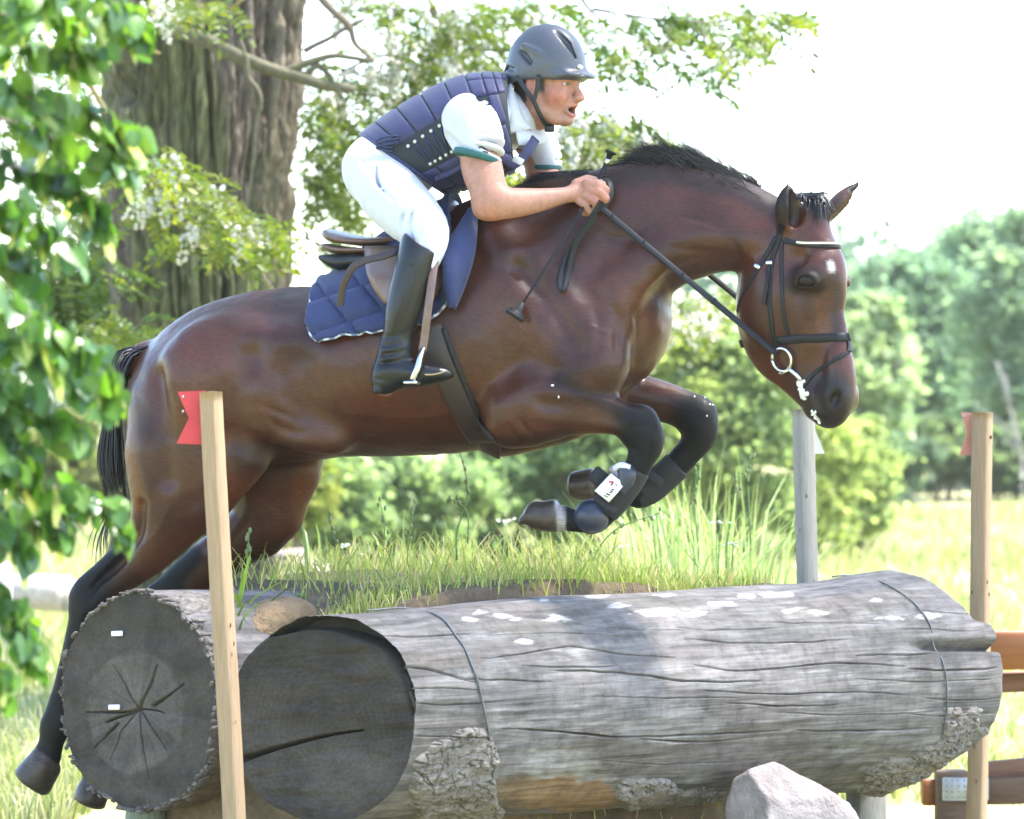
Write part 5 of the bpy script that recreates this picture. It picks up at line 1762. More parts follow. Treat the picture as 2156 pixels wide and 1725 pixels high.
# shoulders (near, far)
for s_, dx in ((-1, 0), (1, 26)):
    htube(HF, [(1050 + dx, 520, s_ * .12, 50, .08), (1110 + dx, 620, s_ * .165, 80, .09), (1180 + dx, 710, s_ * .19, 92, .085), (1240 + dx, 770, s_ * .185, 78, .08)], .05)
    htube(HF, [(1240 + dx, 775, s_ * .185, 68, .075), (1160 + dx, 830, s_ * .20, 80, .085), (1100 + dx, 860, s_ * .20, 70, .08)], .05)
htube(HF, [(1085, 560, -.245, 10, .03), (1160, 640, -.278, 12, .03), (1215, 735, -.297, 12, .03)], .06, op='sub')
# near foreleg
htube(HF, [(1090, 862, -.20, 74, .09), (1140, 846, -.205, 76, .095), (1195, 852, -.205, 60, .078), (1250, 864, -.20, 47, .062), (1305, 880, -.195, 38, .05), (1345, 898, -.19, 41, .05)], .03)
htube(HF, [(1345, 895, -.19, 42, .05), (1362, 925, -.19, 37, .047), (1353, 958, -.19, 31, .038), (1337, 995, -.19, 27, .032), (1305, 1042, -.185, 27, .031),
           (1272, 1076, -.18, 30, .034), (1248, 1090, -.18, 31, .036)], .02)
htube(HF, [(1250, 1092, -.18, 30, .034), (1215, 1098, -.18, 23, .027), (1185, 1090, -.18, 26, .03)], .015)
htube(HF, [(1130, 905, -.2, 30, .05), (1215, 893, -.2, 18, .035), (1300, 893, -.195, 12, .03), (1330, 920, -.19, 20, .03)], .03)
htube(HF, [(1065, 905, -.2, 36, .05), (1090, 890, -.2, 50, .06)], .03)
# forearm muscle groove
htube(HF, [(1140, 850, -.315, 7, .02), (1220, 862, -.295, 7, .02), (1300, 884, -.26, 6, .016)], .035, op='sub')
htube(HF, [(1055, 800, -.318, 10, .03), (1105, 775, -.315, 10, .025), (1160, 780, -.305, 8, .02)], .05, op='sub')
# far foreleg
htube(HF, [(1240, 800, .14, 78, .085), (1310, 828, .16, 52, .07), (1380, 842, .165, 44, .055), (1430, 858, .165, 40, .05), (1466, 878, .165, 42, .048)], .03)
htube(HF, [(1466, 878, .165, 43, .05), (1476, 910, .165, 36, .045), (1455, 945, .165, 30, .035), (1415, 990, .165, 28, .031), (1370, 1027, .165, 30, .033), (1345, 1036, .165, 32, .036)], .02)
htube(HF, [(1345, 1036, .165, 32, .036), (1300, 1030, .165, 26, .03), (1262, 1022, .165, 28, .032)], .015)
# near hind leg
htube(HF, [(440, 840, -.13, 152, .13), (400, 930, -.15, 138, .125), (385, 985, -.155, 122, .115), (372, 1040, -.155, 100, .10), (345, 1100, -.15, 74, .08),
           (312, 1152, -.15, 58, .062), (262, 1196, -.15, 48, .052), (214, 1238, -.15, 43, .046), (190, 1262, -.15, 39, .043)], .035, 4)
htube(HF, [(192, 1258, -.15, 40, .044), (172, 1310, -.15, 29, .035), (150, 1395, -.15, 25, .03), (130, 1470, -.15, 25, .03), (116, 1528, -.15, 32, .036)], .015)
htube(HF, [(240, 1190, -.15, 16, .02), (192, 1222, -.15, 18, .022), (166, 1252, -.15, 17, .024), (160, 1282, -.15, 14, .02)], .025)
htube(HF, [(116, 1530, -.15, 32, .036), (108, 1562, -.15, 27, .031), (100, 1592, -.15, 29, .034)], .012)
htube(HF, [(500, 955, -.17, 70, .09), (470, 1010, -.17, 55, .075), (430, 1070, -.165, 42, .06)], .04)
# furrows of the quarter
htube(HF, [(330, 790, -.275, 9, .03), (340, 900, -.30, 9, .025), (350, 1010, -.278, 8, .02)], .06, op='sub')
htube(HF, [(520, 750, -.315, 12, .025), (500, 850, -.325, 12, .025), (500, 930, -.31, 10, .02)], .08, op='sub')
htube(HF, [(300, 1060, -.23, 7, .018), (290, 1130, -.21, 7, .018), (235, 1200, -.20, 6, .014)], .03, op='sub')
htube(HF, [(262, 1178, -.185, 6, .012), (215, 1218, -.19, 8, .018), (185, 1246, -.20, 8, .016)], .02, op='sub')
# far hind leg
htube(HF, [(520, 870, .13, 130, .13), (575, 960, .14, 108, .12), (565, 1030, .145, 86, .10), (552, 1085, .145, 66, .085), (505, 1140, .145, 55, .07),
           (450, 1180, .145, 50, .055), (385, 1228, .145, 43, .048), (330, 1275, .145, 39, .044)], .035, 4)
htube(HF, [(332, 1272, .145, 39, .043), (300, 1340, .145, 29, .035), (262, 1450, .145, 25, .03), (232, 1545, .145, 27, .031), (220, 1590, .145, 32, .035), (205, 1632, .145, 27, .031), (200, 1650, .145, 29, .033)], .015)
htube(HF, [(610, 1045, .145, 26, .06), (606, 1095, .145, 30, .06), (560, 1135, .145, 34, .05)], .04)
# flank and belly
htube(HF, [(560, 830, -.24, 40, .05), (610, 900, -.24, 40, .05), (700, 925, -.2, 35, .06)], .06)
htube(HF, [(620, 770, -.335, 30, .03), (640, 850, -.335, 40, .03), (600, 910, -.33, 24, .03)], .07, op='sub')
htube(HF, [(1060, 935, 0, 26, .08), (1180, 905, 0, 30, .08), (1260, 850, 0, 50, .10)], .04)
# dock
htube(HF, [(345, 745, 0, 28, .05), (300, 745, 0, 24, .035), (268, 775, 0, 20, .03)], .03)
# ---------------- head
AH = math.radians(39)
HN = np.array([math.cos(AH), -math.sin(AH), 0])      # out of the forehead
HL = np.array([math.sin(AH), math.cos(AH), 0])       # head lateral, positive = far
YH = -0.36


_HR0 = [(490, 1622, 1752, .075), (520, 1610, 1760, .086), (560, 1572, 1771, .098), (600, 1553, 1786, .104), (640, 1548, 1778, .096),
        (680, 1556, 1779, .084), (715, 1590, 1786, .075), (745, 1618, 1790, .068), (775, 1644, 1796, .062), (805, 1668, 1801, .06), (832, 1686, 1801, .06), (852, 1698, 1793, .055)]
_HA = np.array(_HR0)


def PH(px, py, dy=0.0):
    """Point of the head's middle plane seen at (px,py)."""
    return P(px, py, YH - math.tan(AH) * (px - 1680) * S(YH) + dy)


def headtube(rows, k=0.02, n=4, op='add'):
    r = spline(rows, n)
    pts = np.array([PH(a[0], a[1]) for a in r])
    HF.tube(pts, r[:, -2], r[:, -1], HL, k, op)


def head_rows():
    out = []
    for y, xl, xr, v in _HR0:
        s = S(YH)
        half = (xr - xl) / 2 * s
        u = math.sqrt(max(half ** 2 - (v * math.sin(AH)) ** 2, .0004)) / math.cos(AH)
        out.append(((xl + xr) / 2, y, u, v))
    return out


_hr = head_rows()
headtube([(a, b, 0, u * .97, v * .86) for a, b, u, v in _hr], .035)
# jowl (flat cheek discs), forehead plate, nasal bone, facial crests
HM = np.array([HN, HL, [0, 0, 1]])


def mirror(p):
    """Across the head's middle plane."""
    p = np.asarray(p, float)
    return p - 2 * HL * ((p - PH(1680, 640)) @ HL)


def mdir(d):
    d = np.asarray(d, float)
    return d - 2 * HL * (d @ HL)


HF.tube(np.array([PH(1742, 555), PH(1746, 620), PH(1753, 700), PH(1772, 790)]), [.03, .028, .026, .028], [.066, .054, .042, .036], HL, .03)
HF.ell(PH(1746, 868), (.05, .045, .026), HM, .02)      # upper lip
HF.ell(PH(1718, 864), (.034, .036, .026), HM, .014)           # lower lip and chin
HF.ell(PH(1686, 485), (.05, .06, .05), HM, .03)               # poll


def feat(px, py, depth, r, k, op='add', rot=None):
    """Ellipsoid sunk into (or standing on) the skin seen at (px,py), and its twin on the far side."""
    h = HF.hit(px, py)[0]
    n = HF.normal(h[None], .02)[0]
    t = unit(np.array([0, 0, 1.0]) - n * n[2])
    if rot: t = unit(t * math.cos(rot) + np.cross(n, t) * math.sin(rot))
    s_ = np.cross(t, n)
    c = h - n * depth
    HF.ell(c, r, np.array([s_, n, t]), k, op)
    HF.ell(mirror(c), r, np.array([mdir(s_), mdir(n), mdir(t)]), k, op)
    return h, n, s_, t


feat(1600, 640, .016, (.085, .034, .105), .05)                       # jowl
feat(1712, 778, .001, (.026, .014, .040), .04, 'sub')
feat(1734, 672, -.006, (.028, .014, .070), .05, 'sub', rot=-.05)
feat(1680, 546, .002, (.022, .018, .028), .03, 'sub')                # hollow over the eye
feat(1698, 585, .006, (.040, .024, .028), .03)                        # orbit
feat(1694, 668, .006, (.020, .016, .060), .03, rot=-.10)              # facial crest
feat(1758, 838, .006, (.034, .022, .040), .025)                       # nostril wing
feat(1757, 842, .002, (.015, .024, .030), .012, 'sub', rot=-.35)
_h, _n, _s, _t = feat(1696, 592, .000, (.032, .015, .020), .008, 'sub')
EYE_C = {-1: _h - _n * .0105, 1: mirror(_h - _n * .0105)}
EYE_R = {-1: np.array([_s, _n, _t]), 1: np.array([mdir(_s), mdir(_n), mdir(_t)])}
for lid, rr_ in (([(-.036, -.006), (-.020, .014), (.004, .0205), (.026, .012), (.036, -.004)], .0075), ([(-.036, -.006), (-.018, -.0175), (.006, -.0205), (.026, -.014), (.036, -.004)], .0052)):
    lp_ = np.array([_h + _s * a_ + _t * b_ + _n * .0005 for a_, b_ in lid])
    for q_ in (lp_, np.array([mirror(p_) for p_ in lp_])):
        HF.tube(spline(q_, 3), rr_, rr_, HL, .005)
for s_ in (-1, 1):
    HF.tube(np.array([PH(1740, 888) + HL * s_ * .03, PH(1720, 862) + HL * s_ * .05, PH(1706, 836) + HL * s_ * .06]), .005, .010, HL, .01, 'sub')
# ears: cupped leaves
def ear(base, tip, open_dir, wid):
    ax = unit(tip - base)
    L = np.linalg.norm(tip - base)
    side = unit(np.cross(ax, open_dir))
    opn = np.cross(side, ax)
    t = np.linspace(0, 1, 9)
    rad = wid * np.array([.62, .82, .98, 1.0, .95, .82, .62, .36, .10])
    pts = base + np.outer(t * L, ax)
    HF.tube(pts, np.maximum(rad, .006), np.maximum(rad * .9, .006), opn, .02)
    HF.tube(pts[1:7] + opn * (rad[1:7] * .62)[:, None], np.maximum(rad[1:7] * .66, .004), np.maximum(rad[1:7] * .62, .004), opn, .008, 'sub')
EAR_N = (P(1660, 474, YH - .05), P(1659, 390, YH - .075))
EAR_F = (P(1742, 460, YH + .07), P(1808, 384, YH + .08))
ear(EAR_N[0], EAR_N[1], unit(np.array([.75, -.55, .1])), .042)
ear(EAR_F[0], EAR_F[1], unit(np.array([.75, -.2, -.45])), .034)


# hooves are kept as part of the skin so that the coat runs into the horn
def hoof(fetl, cor, toe, l, rc, rt, k=.01):
    pts = np.array([H(cor[0], cor[1], l), H((cor[0] + toe[0]) / 2, (cor[1] + toe[1]) / 2, l), H(toe[0], toe[1], l)])
    HF.tube(pts, np.array([rc, (rc + rt) / 2 * 1.02, rt]) * S(pts[0][1]), np.array([rc * .92, rc * 1.05, rc * 1.1]) * S(pts[0][1]), HW, k, re=.008)
hoof(None, (1172, 1086), (1118, 1090), -.18, 35, 24)
htube(HF, [(1130, 1080, -.18, 24, .045), (1100, 1098, -.18, 8, .04)], .012)
hoof(None, (1250, 1020), (1204, 1022), .165, 36, 28)
hoof(None, (100, 1600), (66, 1648), -.15, 36, 43)
hoof(None, (200, 1655), (187, 1690), .145, 33, 36)

hv, hq = HF.surface()
hv = relax(hv, hq, 1, .5)
_nr = HF.normal(hv, .02)
_hd = ((hv @ np.array([1, 0, 0.])) > .62) * .55
hv = hv + _nr * (.0042 * fbm(hv * np.array([9, 9, 9]), 3, 41) + .0030 * np.abs(fbm(hv * np.array([16, 12, 16]), 3, 43)) + .0012 * fbm(hv * 45, 2, 42))[:, None] * (1 - _hd)[:, None]
_q = pix(hv)
_side = 1 - smooth(-.04, .06, hv @ HW - H(900, 700, 0) @ HW)
for _pts, _w, _d in (([(1010, 840), (930, 872), (840, 880), (760, 872), (700, 880)], 5, .0032), ([(840, 880), (800, 905), (740, 915)], 4, .0025), ([(1150, 600), (1185, 650), (1222, 690), (1262, 752)], 5, .0030), ([(1222, 690), (1255, 690), (1290, 710)], 4, .0025),
                     ([(1160, 822), (1230, 836), (1290, 850), (1345, 876)], 4.5, .0030), ([(1120, 880), (1190, 888), (1260, 892)], 4, .0025), ([(1688, 640), (1712, 676), (1722, 712)], 3.5, .0028), ([(1660, 640), (1650, 690), (1664, 730)], 3.5, .002), ([(1600, 690), (1625, 650), (1640, 600)], 4, .002),
                     ([(1290, 640), (1300, 690), (1296, 760)], 9, -.006), ([(1330, 640), (1345, 700), (1336, 770)], 8, -.005), ([(1250, 640), (1262, 700), (1250, 770)], 9, -.004), ([(1070, 890), (1082, 920), (1100, 930)], 6, -.006), ([(1095, 880), (1110, 908), (1130, 918)], 6, -.005),
                     ([(560, 880), (600, 905), (650, 915)], 8, -.006), ([(545, 850), (590, 870), (620, 880)], 7, -.005), ([(1180, 420), (1230, 470), (1290, 500), (1370, 510)], 8, -.004), ([(1420, 450), (1500, 470), (1570, 500)], 8, -.004), ([(1400, 520), (1480, 530), (1560, 540)], 7, -.005),
                     ([(360, 1060), (330, 1120), (280, 1170)], 5, .003), ([(470, 900), (450, 1000), (400, 1080)], 9, -.005), ([(1540, 500), (1560, 540), (1590, 560)], 6, -.005), ([(1130, 790), (1170, 800), (1220, 830)], 7, -.005),
                     ([(166, 1310), (146, 1400), (126, 1490)], 5, -.005), ([(182, 1270), (172, 1300), (160, 1350)], 5, .004), ([(205, 1225), (195, 1250), (182, 1280)], 6, -.005), ([(1368, 920), (1366, 950), (1352, 985)], 5, -.004), ([(1320, 905), (1350, 895), (1380, 905)], 5, -.004), ([(1330, 940), (1345, 960), (1340, 985)], 6, -.004), ([(1700, 800), (1712, 822), (1716, 850)], 5, -.002)):
    _dist, _tt = poly_dist(_q, spline(np.array(_pts, float), 4))
    hv = hv + _nr * (_d * np.exp(-(_dist / _w) ** 2) * np.clip(np.sin(_tt * np.pi), .0, 1) ** .4 * _side)[:, None]
hpx = pix(hv)
X_, Y_ = hpx[:, 0], hpx[:, 1]
# which half of the animal a vertex belongs to
lat = (hv - np.array([0, 0, 0])) @ HW - np.array([H(900, 700, 0) @ HW])
n1 = fbm(hv * 5, 4, 3)
n2 = fbm(hv * np.array([30, 30, 12]), 3, 5)
bay = np.array([.076, .0215, .0082]); dark = np.array([.025, .0082, .0050]); tan = np.array([.115, .038, .010]); black = np.array([.0045, .0042, .005])
c = bay + (dark - bay) * np.clip(.45 + 1.1 * n1, 0, 1)[:, None]
c *= (1 + .25 * n2)[:, None]


def blend(c, col, m):
    return c * (1 - m[:, None]) + np.asarray(col) * m[:, None]


def near_line(pts, r0, r1):
    """mask: 1 within r0 px of a polyline, 0 beyond r1."""
    d = np.full(len(hv), 1e9)
    q = np.stack([X_, Y_], -1)
    pts = np.asarray(pts, float)
    for a, b in zip(pts[:-1], pts[1:]):
        t = np.clip(((q - a) @ (b - a)) / ((b - a) @ (b - a)), 0, 1)
        d = np.minimum(d, np.linalg.norm(q - (a + t[:, None] * (b - a)), axis=1))
    return 1 - smooth(r0, r1, d)


c = blend(c, tan, near_line([(262, 880), (268, 960), (288, 1060)], 8, 34) * .75)
c = blend(c, tan, near_line([(640, 1000), (640, 1090)], 10, 40) * .5)
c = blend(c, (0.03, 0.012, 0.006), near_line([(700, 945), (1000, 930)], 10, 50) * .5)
isleg_f = (X_ > 1180) & (Y_ > 815) & (X_ < 1540)
m = near_line([(1364, 915), (1365, 950), (1250, 1095), (1100, 1100)], 38, 100) * ((lat < .02) & (Y_ > 830))
c = blend(c, black, m)
c = blend(c, black, near_line([(1180, 800), (1300, 862), (1350, 890)], 8, 26) * .6 * ((lat < .02) & (Y_ > 780)))
m = near_line([(1482, 885), (1480, 910), (1345, 1040), (1200, 1020)], 42, 110) * ((lat > .02) & (Y_ > 800))
c = blend(c, black, m)
m = near_line([(176, 1260), (160, 1300), (118, 1530), (70, 1640)], 40, 95) * ((lat < 0) & (Y_ > 1100))
c = blend(c, black, m)
c = blend(c, black, near_line([(255, 1140), (190, 1225), (150, 1260)], 14, 34) * ((lat < 0) & (Y_ > 1080)))
m = near_line([(340, 1265), (300, 1340), (232, 1540), (190, 1690)], 46, 70) * ((lat > 0) & (Y_ > 1100))
c = blend(c, black, m)
c = blend(c, black, near_line([(400, 1170), (335, 1250)], 16, 36) * ((lat > 0) & (Y_ > 1080)))
c = blend(c, (0.01, 0.007, 0.006), near_line([(1660, 470), (1660, 385)], 30, 44) * (Y_ < 478) * .95)
c = blend(c, (0.05, 0.0225, 0.015), near_line([(1745, 460), (1800, 400)], 34, 50) * (Y_ < 475))
c = blend(c, black, near_line([(1800, 396), (1810, 380)], 8, 18))
c = blend(c, (0.065, 0.025, 0.011), near_line([(1690, 470), (1684, 440)], 10, 24) * .8)
headm = smooth(1545, 1580, X_) * smooth(440, 480, Y_)
c = blend(c, (0.075, 0.02, 0.008), headm * (.55 + .5 * np.clip(n1, -.5, .5)))
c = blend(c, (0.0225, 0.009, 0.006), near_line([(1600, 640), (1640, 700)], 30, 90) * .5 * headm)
c = blend(c, (0.02, 0.015, 0.015), near_line([(1742, 838), (1740, 872)], 44, 78) * .9)
c = blend(c, (0.011, 0.009, 0.009), near_line([(1762, 842), (1748, 878)], 18, 44) * .7)
c = blend(c, (0.015, 0.008, 0.006), near_line([(1680, 592), (1712, 594)], 22, 42) * .95)
c = blend(c, (0.03, 0.015, 0.011), near_line([(1756, 590), (1762, 640), (1764, 705)], 6, 26) * .8)  # bluish reflection on the nasal plane put into the coat colour
c = blend(c, (0.095, 0.0325, 0.01), near_line([(1733, 672), (1737, 700)], 6, 24) * .7)
c = blend(c, (0.0225, 0.009, 0.006), near_line([(1694, 625), (1708, 665)], 6, 22) * .6)
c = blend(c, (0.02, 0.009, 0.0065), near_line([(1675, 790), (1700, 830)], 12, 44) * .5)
c = blend(c, (.55, .52, .5), near_line([(1749, 556), (1751, 566)], 1, 12))
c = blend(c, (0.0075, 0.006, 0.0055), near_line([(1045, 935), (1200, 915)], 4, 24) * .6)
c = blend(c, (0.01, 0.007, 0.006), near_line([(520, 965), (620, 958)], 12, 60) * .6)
c = blend(c, (0.015, 0.009, 0.007), near_line([(1120, 410), (1300, 372), (1400, 362), (1560, 400), (1660, 450)], 10, 34) * .8)
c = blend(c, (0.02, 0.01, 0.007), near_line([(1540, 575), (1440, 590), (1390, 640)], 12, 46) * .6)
# hooves
horn = np.array([.065, .047, .034])
hn = (.75 + .5 * fbm(np.stack([X_ * .05, Y_ * .05, hv[:, 1] * 60], -1), 3, 9))[:, None]
def horn_mask(cor, toe, side, r=60):
    cor, toe = np.array(cor, float), np.array(toe, float)
    a = unit(toe - cor)
    t = (np.stack([X_, Y_], -1) - cor) @ a
    rr = np.hypot(X_ - (cor[0] + toe[0]) / 2, Y_ - (cor[1] + toe[1]) / 2)
    return smooth(-2, 4, t) * (rr < r) * side
for cor, toe, sd, white in (((1176, 1086), (1112, 1092), lat < .02, 1), ((1254, 1020), (1204, 1022), lat > .02, 0), ((104, 1596), (66, 1648), lat < 0, 0), ((204, 1650), (187, 1690), lat > 0, 0)):
    m = horn_mask(cor, toe, sd)
    c = c * (1 - m[:, None]) + horn * hn * m[:, None]
    if white:
        a = unit(np.array(toe, float) - np.array(cor, float))
        t = (np.stack([X_, Y_], -1) - np.array(cor, float)) @ a
        c = blend(c, (0.275, 0.25, 0.235), (smooth(-16, -10, t) * (1 - smooth(2, 9, t))) * (np.hypot(X_ - 1165, Y_ - 1085) < 55) * sd)
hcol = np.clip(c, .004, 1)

M_COAT = vcol_mat('bay_coat', rough=.40, nscale=190, namt=.5, bmp=.45, bdist=.0035, stretch=(.22, 1, 1), rot=(0, .35, 0), spec=.22, sheen=.0, coat=.24, coat_rough=.17)
_t = M_COAT.node_tree
_at = [n_ for n_ in _t.nodes if n_.type == 'ATTRIBUTE'][0]
_bs = [n_ for n_ in _t.nodes if n_.type == 'BSDF_PRINCIPLED'][0]
_bw = _t.nodes.new('ShaderNodeRGBToBW'); _t.links.new(_at.outputs['Color'], _bw.inputs[0])
for _sock, _lo, _hi in (('Roughness', .56, .40), ('Coat Weight', .03, .24), ('Specular IOR Level', .16, .22)):      # black stockings are matt, the bay coat shines
    _mr = _t.nodes.new('ShaderNodeMapRange')
    _mr.inputs['From Min'].default_value = .005; _mr.inputs['From Max'].default_value = .022
    _mr.inputs['To Min'].default_value = _lo; _mr.inputs['To Max'].default_value = _hi
    _t.links.new(_bw.outputs[0], _mr.inputs['Value']); _t.links.new(_mr.outputs[0], _bs.inputs[_sock])
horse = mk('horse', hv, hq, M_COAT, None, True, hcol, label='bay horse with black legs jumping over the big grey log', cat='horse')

# eyes
M_EYE = simple('dark_eye', (.012, .008, .007), (.006, .005, .005), 40, .22, 0, spec=.22)


for s_ in (-1, 1):
    mb = MB()
    ball(mb, EYE_C[s_], (.031, .0165, .0215), EYE_R[s_])
    mb.build('eye', M_EYE, horse)

# hair: tapered locks
M_HAIR = simple('black_horse_hair', (.012, .011, .0125), (.006, .0055, .0065), 60, .42, .3, .002, stretch=(1, 1, 1), spec=.5)


def lock(mb, pts, r, sides=4, flat=.45, up=(0, 1, 0)):
    pts = spline(pts, 3)
    t = np.linspace(0, 1, len(pts))
    add_tube(mb, pts, r * (1 - t ** 1.6) * .95 + r * .05, sides, up, flat)


mane = MB()
crest = spline([H(1080, 420, 0), H(1120, 404, 0), H(1180, 386, 0), H(1250, 378, 0), H(1310, 362, 0), H(1400, 344, -.01), H(1480, 358, -.02), H(1570, 398, -.03), H(1660, 446, -.045)], 12)
ctan = unit(np.gradient(crest, axis=0))
for i in range(4200):
    q = RNG.uniform(0, 1) ** .9 * (len(crest) - 1.01)
    a, t_ = crest[int(q)], ctan[int(q)]
    up_ = unit(np.cross(t_, HW)); up_ = up_ * np.sign(up_[2])
    px = pix(a)[0]
    side = RNG.normal(.006, .015)
    a = a + HW * side + up_ * (-.022 - 10 * side * side) + t_ * RNG.normal(0, .01)
    L = RNG.uniform(.07, .15)
    lift = np.interp(px, [1080, 1150, 1220, 1265, 1300, 1420, 1540, 1600, 1660], [.018, .028, .040, .044, .026, .046, .040, .026, .012]) * RNG.uniform(.5, 1.15)
    tip = a - t_ * L + up_ * (lift + .012) + HW * (side * 1.2 + RNG.normal(0, .012))
    mid = a - t_ * L * .42 + up_ * (lift * .85 + .012) + HW * side * .8
    lock(mane, [a, mid, tip], RNG.uniform(.0013, .0027), 3)
# wispy tufts blown up from the crest: bundles of fine strands
for i in range(80):
    px = RNG.uniform(1330, 1600)
    a0 = P(px, np.interp(px, [1330, 1400, 1480, 1600], [352, 342, 352, 404]), H(px, 360, -.015)[1])
    L = RNG.uniform(.07, .135) * np.interp(px, [1330, 1390, 1440, 1500, 1600], [.5, .9, 1.25, .9, .55])
    ang = RNG.uniform(2.1, 2.75)
    d0 = np.array([math.cos(ang), RNG.normal(0, .25), math.sin(ang)])
    for k in range(14):
        a = a0 + RNG.normal(0, .006, 3) - d0 * .01
        e = a0 + d0 * L * RNG.uniform(.55, 1.1) + RNG.normal(0, .009, 3)
        lock(mane, [a, (a + e) / 2 + np.array([.010, 0, .010]) + RNG.normal(0, .003, 3), e], RNG.uniform(.0008, .0015), 3)
# hair hanging on the far side and a fringe of short hair on the near side
for i in range(160):
    q = RNG.uniform(0, len(crest) - 1.01)
    a = crest[int(q)] - np.array([0, 0, .02])
    sgn = 1
    b = a + HW * sgn * (.05) + np.array([-.02, 0, -.03])
    d = b + HW * sgn * .02 + np.array([-.05, 0, -RNG.uniform(.03, .10) * (1 if sgn > 0 else .25)])
    lock(mane, [a, b, d], RNG.uniform(.003, .005))
mane.build('mane', M_HAIR, horse)
fore = MB()
for i in range(420):
    t_ = RNG.uniform(0, 1)
    a = PH(1650 + 70 * t_, 428 - 12 * math.sin(t_ * 3.1) + RNG.normal(0, 5), RNG.normal(.03, .02))
    e = PH(1668 + 74 * t_ + RNG.normal(0, 6), RNG.uniform(462, 492) - 14 * t_) + HN * RNG.uniform(-.005, .02) - HL * RNG.uniform(-.02, .05)
    if RNG.uniform() < .06:
        e = PH(RNG.uniform(1715, 1748), RNG.uniform(425, 450)) + HN * .02
    m_ = (a + e) / 2 + np.array([.008, -.015, .022])
    lock(fore, [a, m_, e], RNG.uniform(.0028, .0052), 3)
fore.build('forelock', M_HAIR, horse)
tail = MB()
for i in range(520):
    j = RNG.normal(0, 1, 3)
    a = H(318 + j[0] * 6, 738 + j[1] * 6, RNG.normal(0, .02))
    f = RNG.uniform(0, 1)
    b = H(268 + 8 * j[0], 740 + 14 * f, .02 * j[2])
    c1 = H(238 + 14 * f + 4 * j[0], 800 + 20 * f, .03 * j[2])
    c2 = H(224 + 22 * f + 4 * j[1], 900, .045 * j[2] + .02)
    c3 = H(218 + 30 * f + 6 * j[1], 985, .05 * j[2] + .02)
    e = H(238 + 22 * f + 7 * j[0], RNG.uniform(1030, 1095), .045 * j[2] + .02)
    lock(tail, [a, b, c1, c2, c3, e], RNG.uniform(.004, .008), 3)
for i in range(14):
    a = H(240, 1060, .02)
    e = H(RNG.uniform(180, 240), RNG.uniform(1165, 1215), RNG.normal(.03, .05))
    lock(tail, [a, (a + e) / 2 + np.array([-.02, 0, 0]), e], .0022)
tail.build('tail', M_HAIR, horse)
# ================================================================== THE RIDER
AR = math.radians(31)
RF = np.array([math.cos(AR), -math.sin(AR), 0.0])     # where the face points
RL = np.array([math.sin(AR), math.cos(AR), 0.0])      # head lateral, positive = far side
UP = np.array([0, 0, 1.0])
RF = unit(RF + UP * -0.03); RUP = np.cross(RF, RL); RUP = RUP * np.sign(RUP[2])
RC = P(1154, 179, H(1154, 179, 0)[1])
RM = np.array([RF, RL, RUP])


def rh(f, s, u):
    return RC + RF * f + RL * s + RUP * u


def ptube(F, rows, k=0.02, n=3, w=HW, op='add', re=None):
    htube(F, rows, k, n, w, op, re)


BF = Field((-0.52, -0.60, 1.40), (0.36, 0.50, 2.60), 0.0042)
# torso and hips
ptube(BF, [(815, 355, 0, 70, .13), (870, 315, 0, 78, .135), (940, 282, 0, 88, .155), (1005, 262, 0, 84, .165), (1050, 250, 0, 62, .14)], .04)
ptube(BF, [(1004, 252, -.17, 36, .05), (1030, 245, 0, 56, .1), (1060, 262, .16, 36, .05)], .04)
# legs
for s_, dx in ((-1, 0), (1, 20)):
    ptube(BF, [(805 + dx, 378, s_ * .10, 46, .075), (852 + dx, 435, s_ * .22, 44, .06), (890 + dx, 490, s_ * .33, 34, .045), (870 + dx, 580, s_ * .38, 28, .04), (838 + dx, 720, s_ * .40, 18, .03)], .03)
# neck
BF.tube(np.array([H(1062, 258, 0), rh(-.030, 0, -.075), rh(-.022, 0, -.02)]), [.062, .060, .062], [.062, .058, .058], HW, .03)
# skull and face
BF.ell(rh(-.018, 0, .035), (.100, .077, .092), RM, .02)
BF.ell(rh(.035, 0, -.035), (.056, .060, .082), RM, .03)
BF.ell(rh(.074, 0, .028), (.024, .050, .026), RM, .025)                      # brow
for s_ in (-1, 1):
    BF.tube(np.array([rh(-.012, s_ * .064, -.040), rh(.000, s_ * .060, -.078), rh(.050, s_ * .026, -.108)]), [.018, .018, .016], [.012, .014, .016], RL, .022)
    BF.ell(rh(.056, s_ * .042, -.034), (.030, .022, .024), RM, .025)             # cheekbone
    BF.ell(rh(.090, s_ * .033, .002), (.014, .018, .011), RM, .012, 'sub')       # eye socket
    BF.ell(rh(.106, s_ * .012, -.043), (.013, .008, .0095), RM, .010)             # nostril wing
    BF.tube(np.array([rh(.086, s_ * .027, -.046), rh(.080, s_ * .036, -.074)]), .0025, .0025, RL, .010, 'sub')
BF.tube(np.array([rh(.089, 0, .012), rh(.101, 0, -.014), rh(.116, 0, -.038)]), [.009, .009, .011], [.008, .009, .012], RL, .012)   # nose
for s_ in (-1, 1):
    BF.tube(np.array([rh(.086, s_ * .020, .004), rh(.0895, s_ * .031, .0078), rh(.080, s_ * .045, .0045)]), .0036, .0036, RL, .004)
    BF.tube(np.array([rh(.087, s_ * .021, -.006), rh(.0885, s_ * .032, -.0085), rh(.080, s_ * .044, -.006)]), .0034, .0034, RL, .006)
BF.ell(rh(.088, 0, -.056), (.014, .020, .012), RM, .012)
for s_ in (-1, 1):
    BF.tube(np.array([rh(.060, s_ * .060, .012), rh(.082, s_ * .044, .017), rh(.096, s_ * .018, .016)]), [.006, .008, .006], [.006, .008, .006], RL, .010)
BF.ell(rh(.070, 0, -.108), (.020, .022, .016), RM, .014)                    # chin
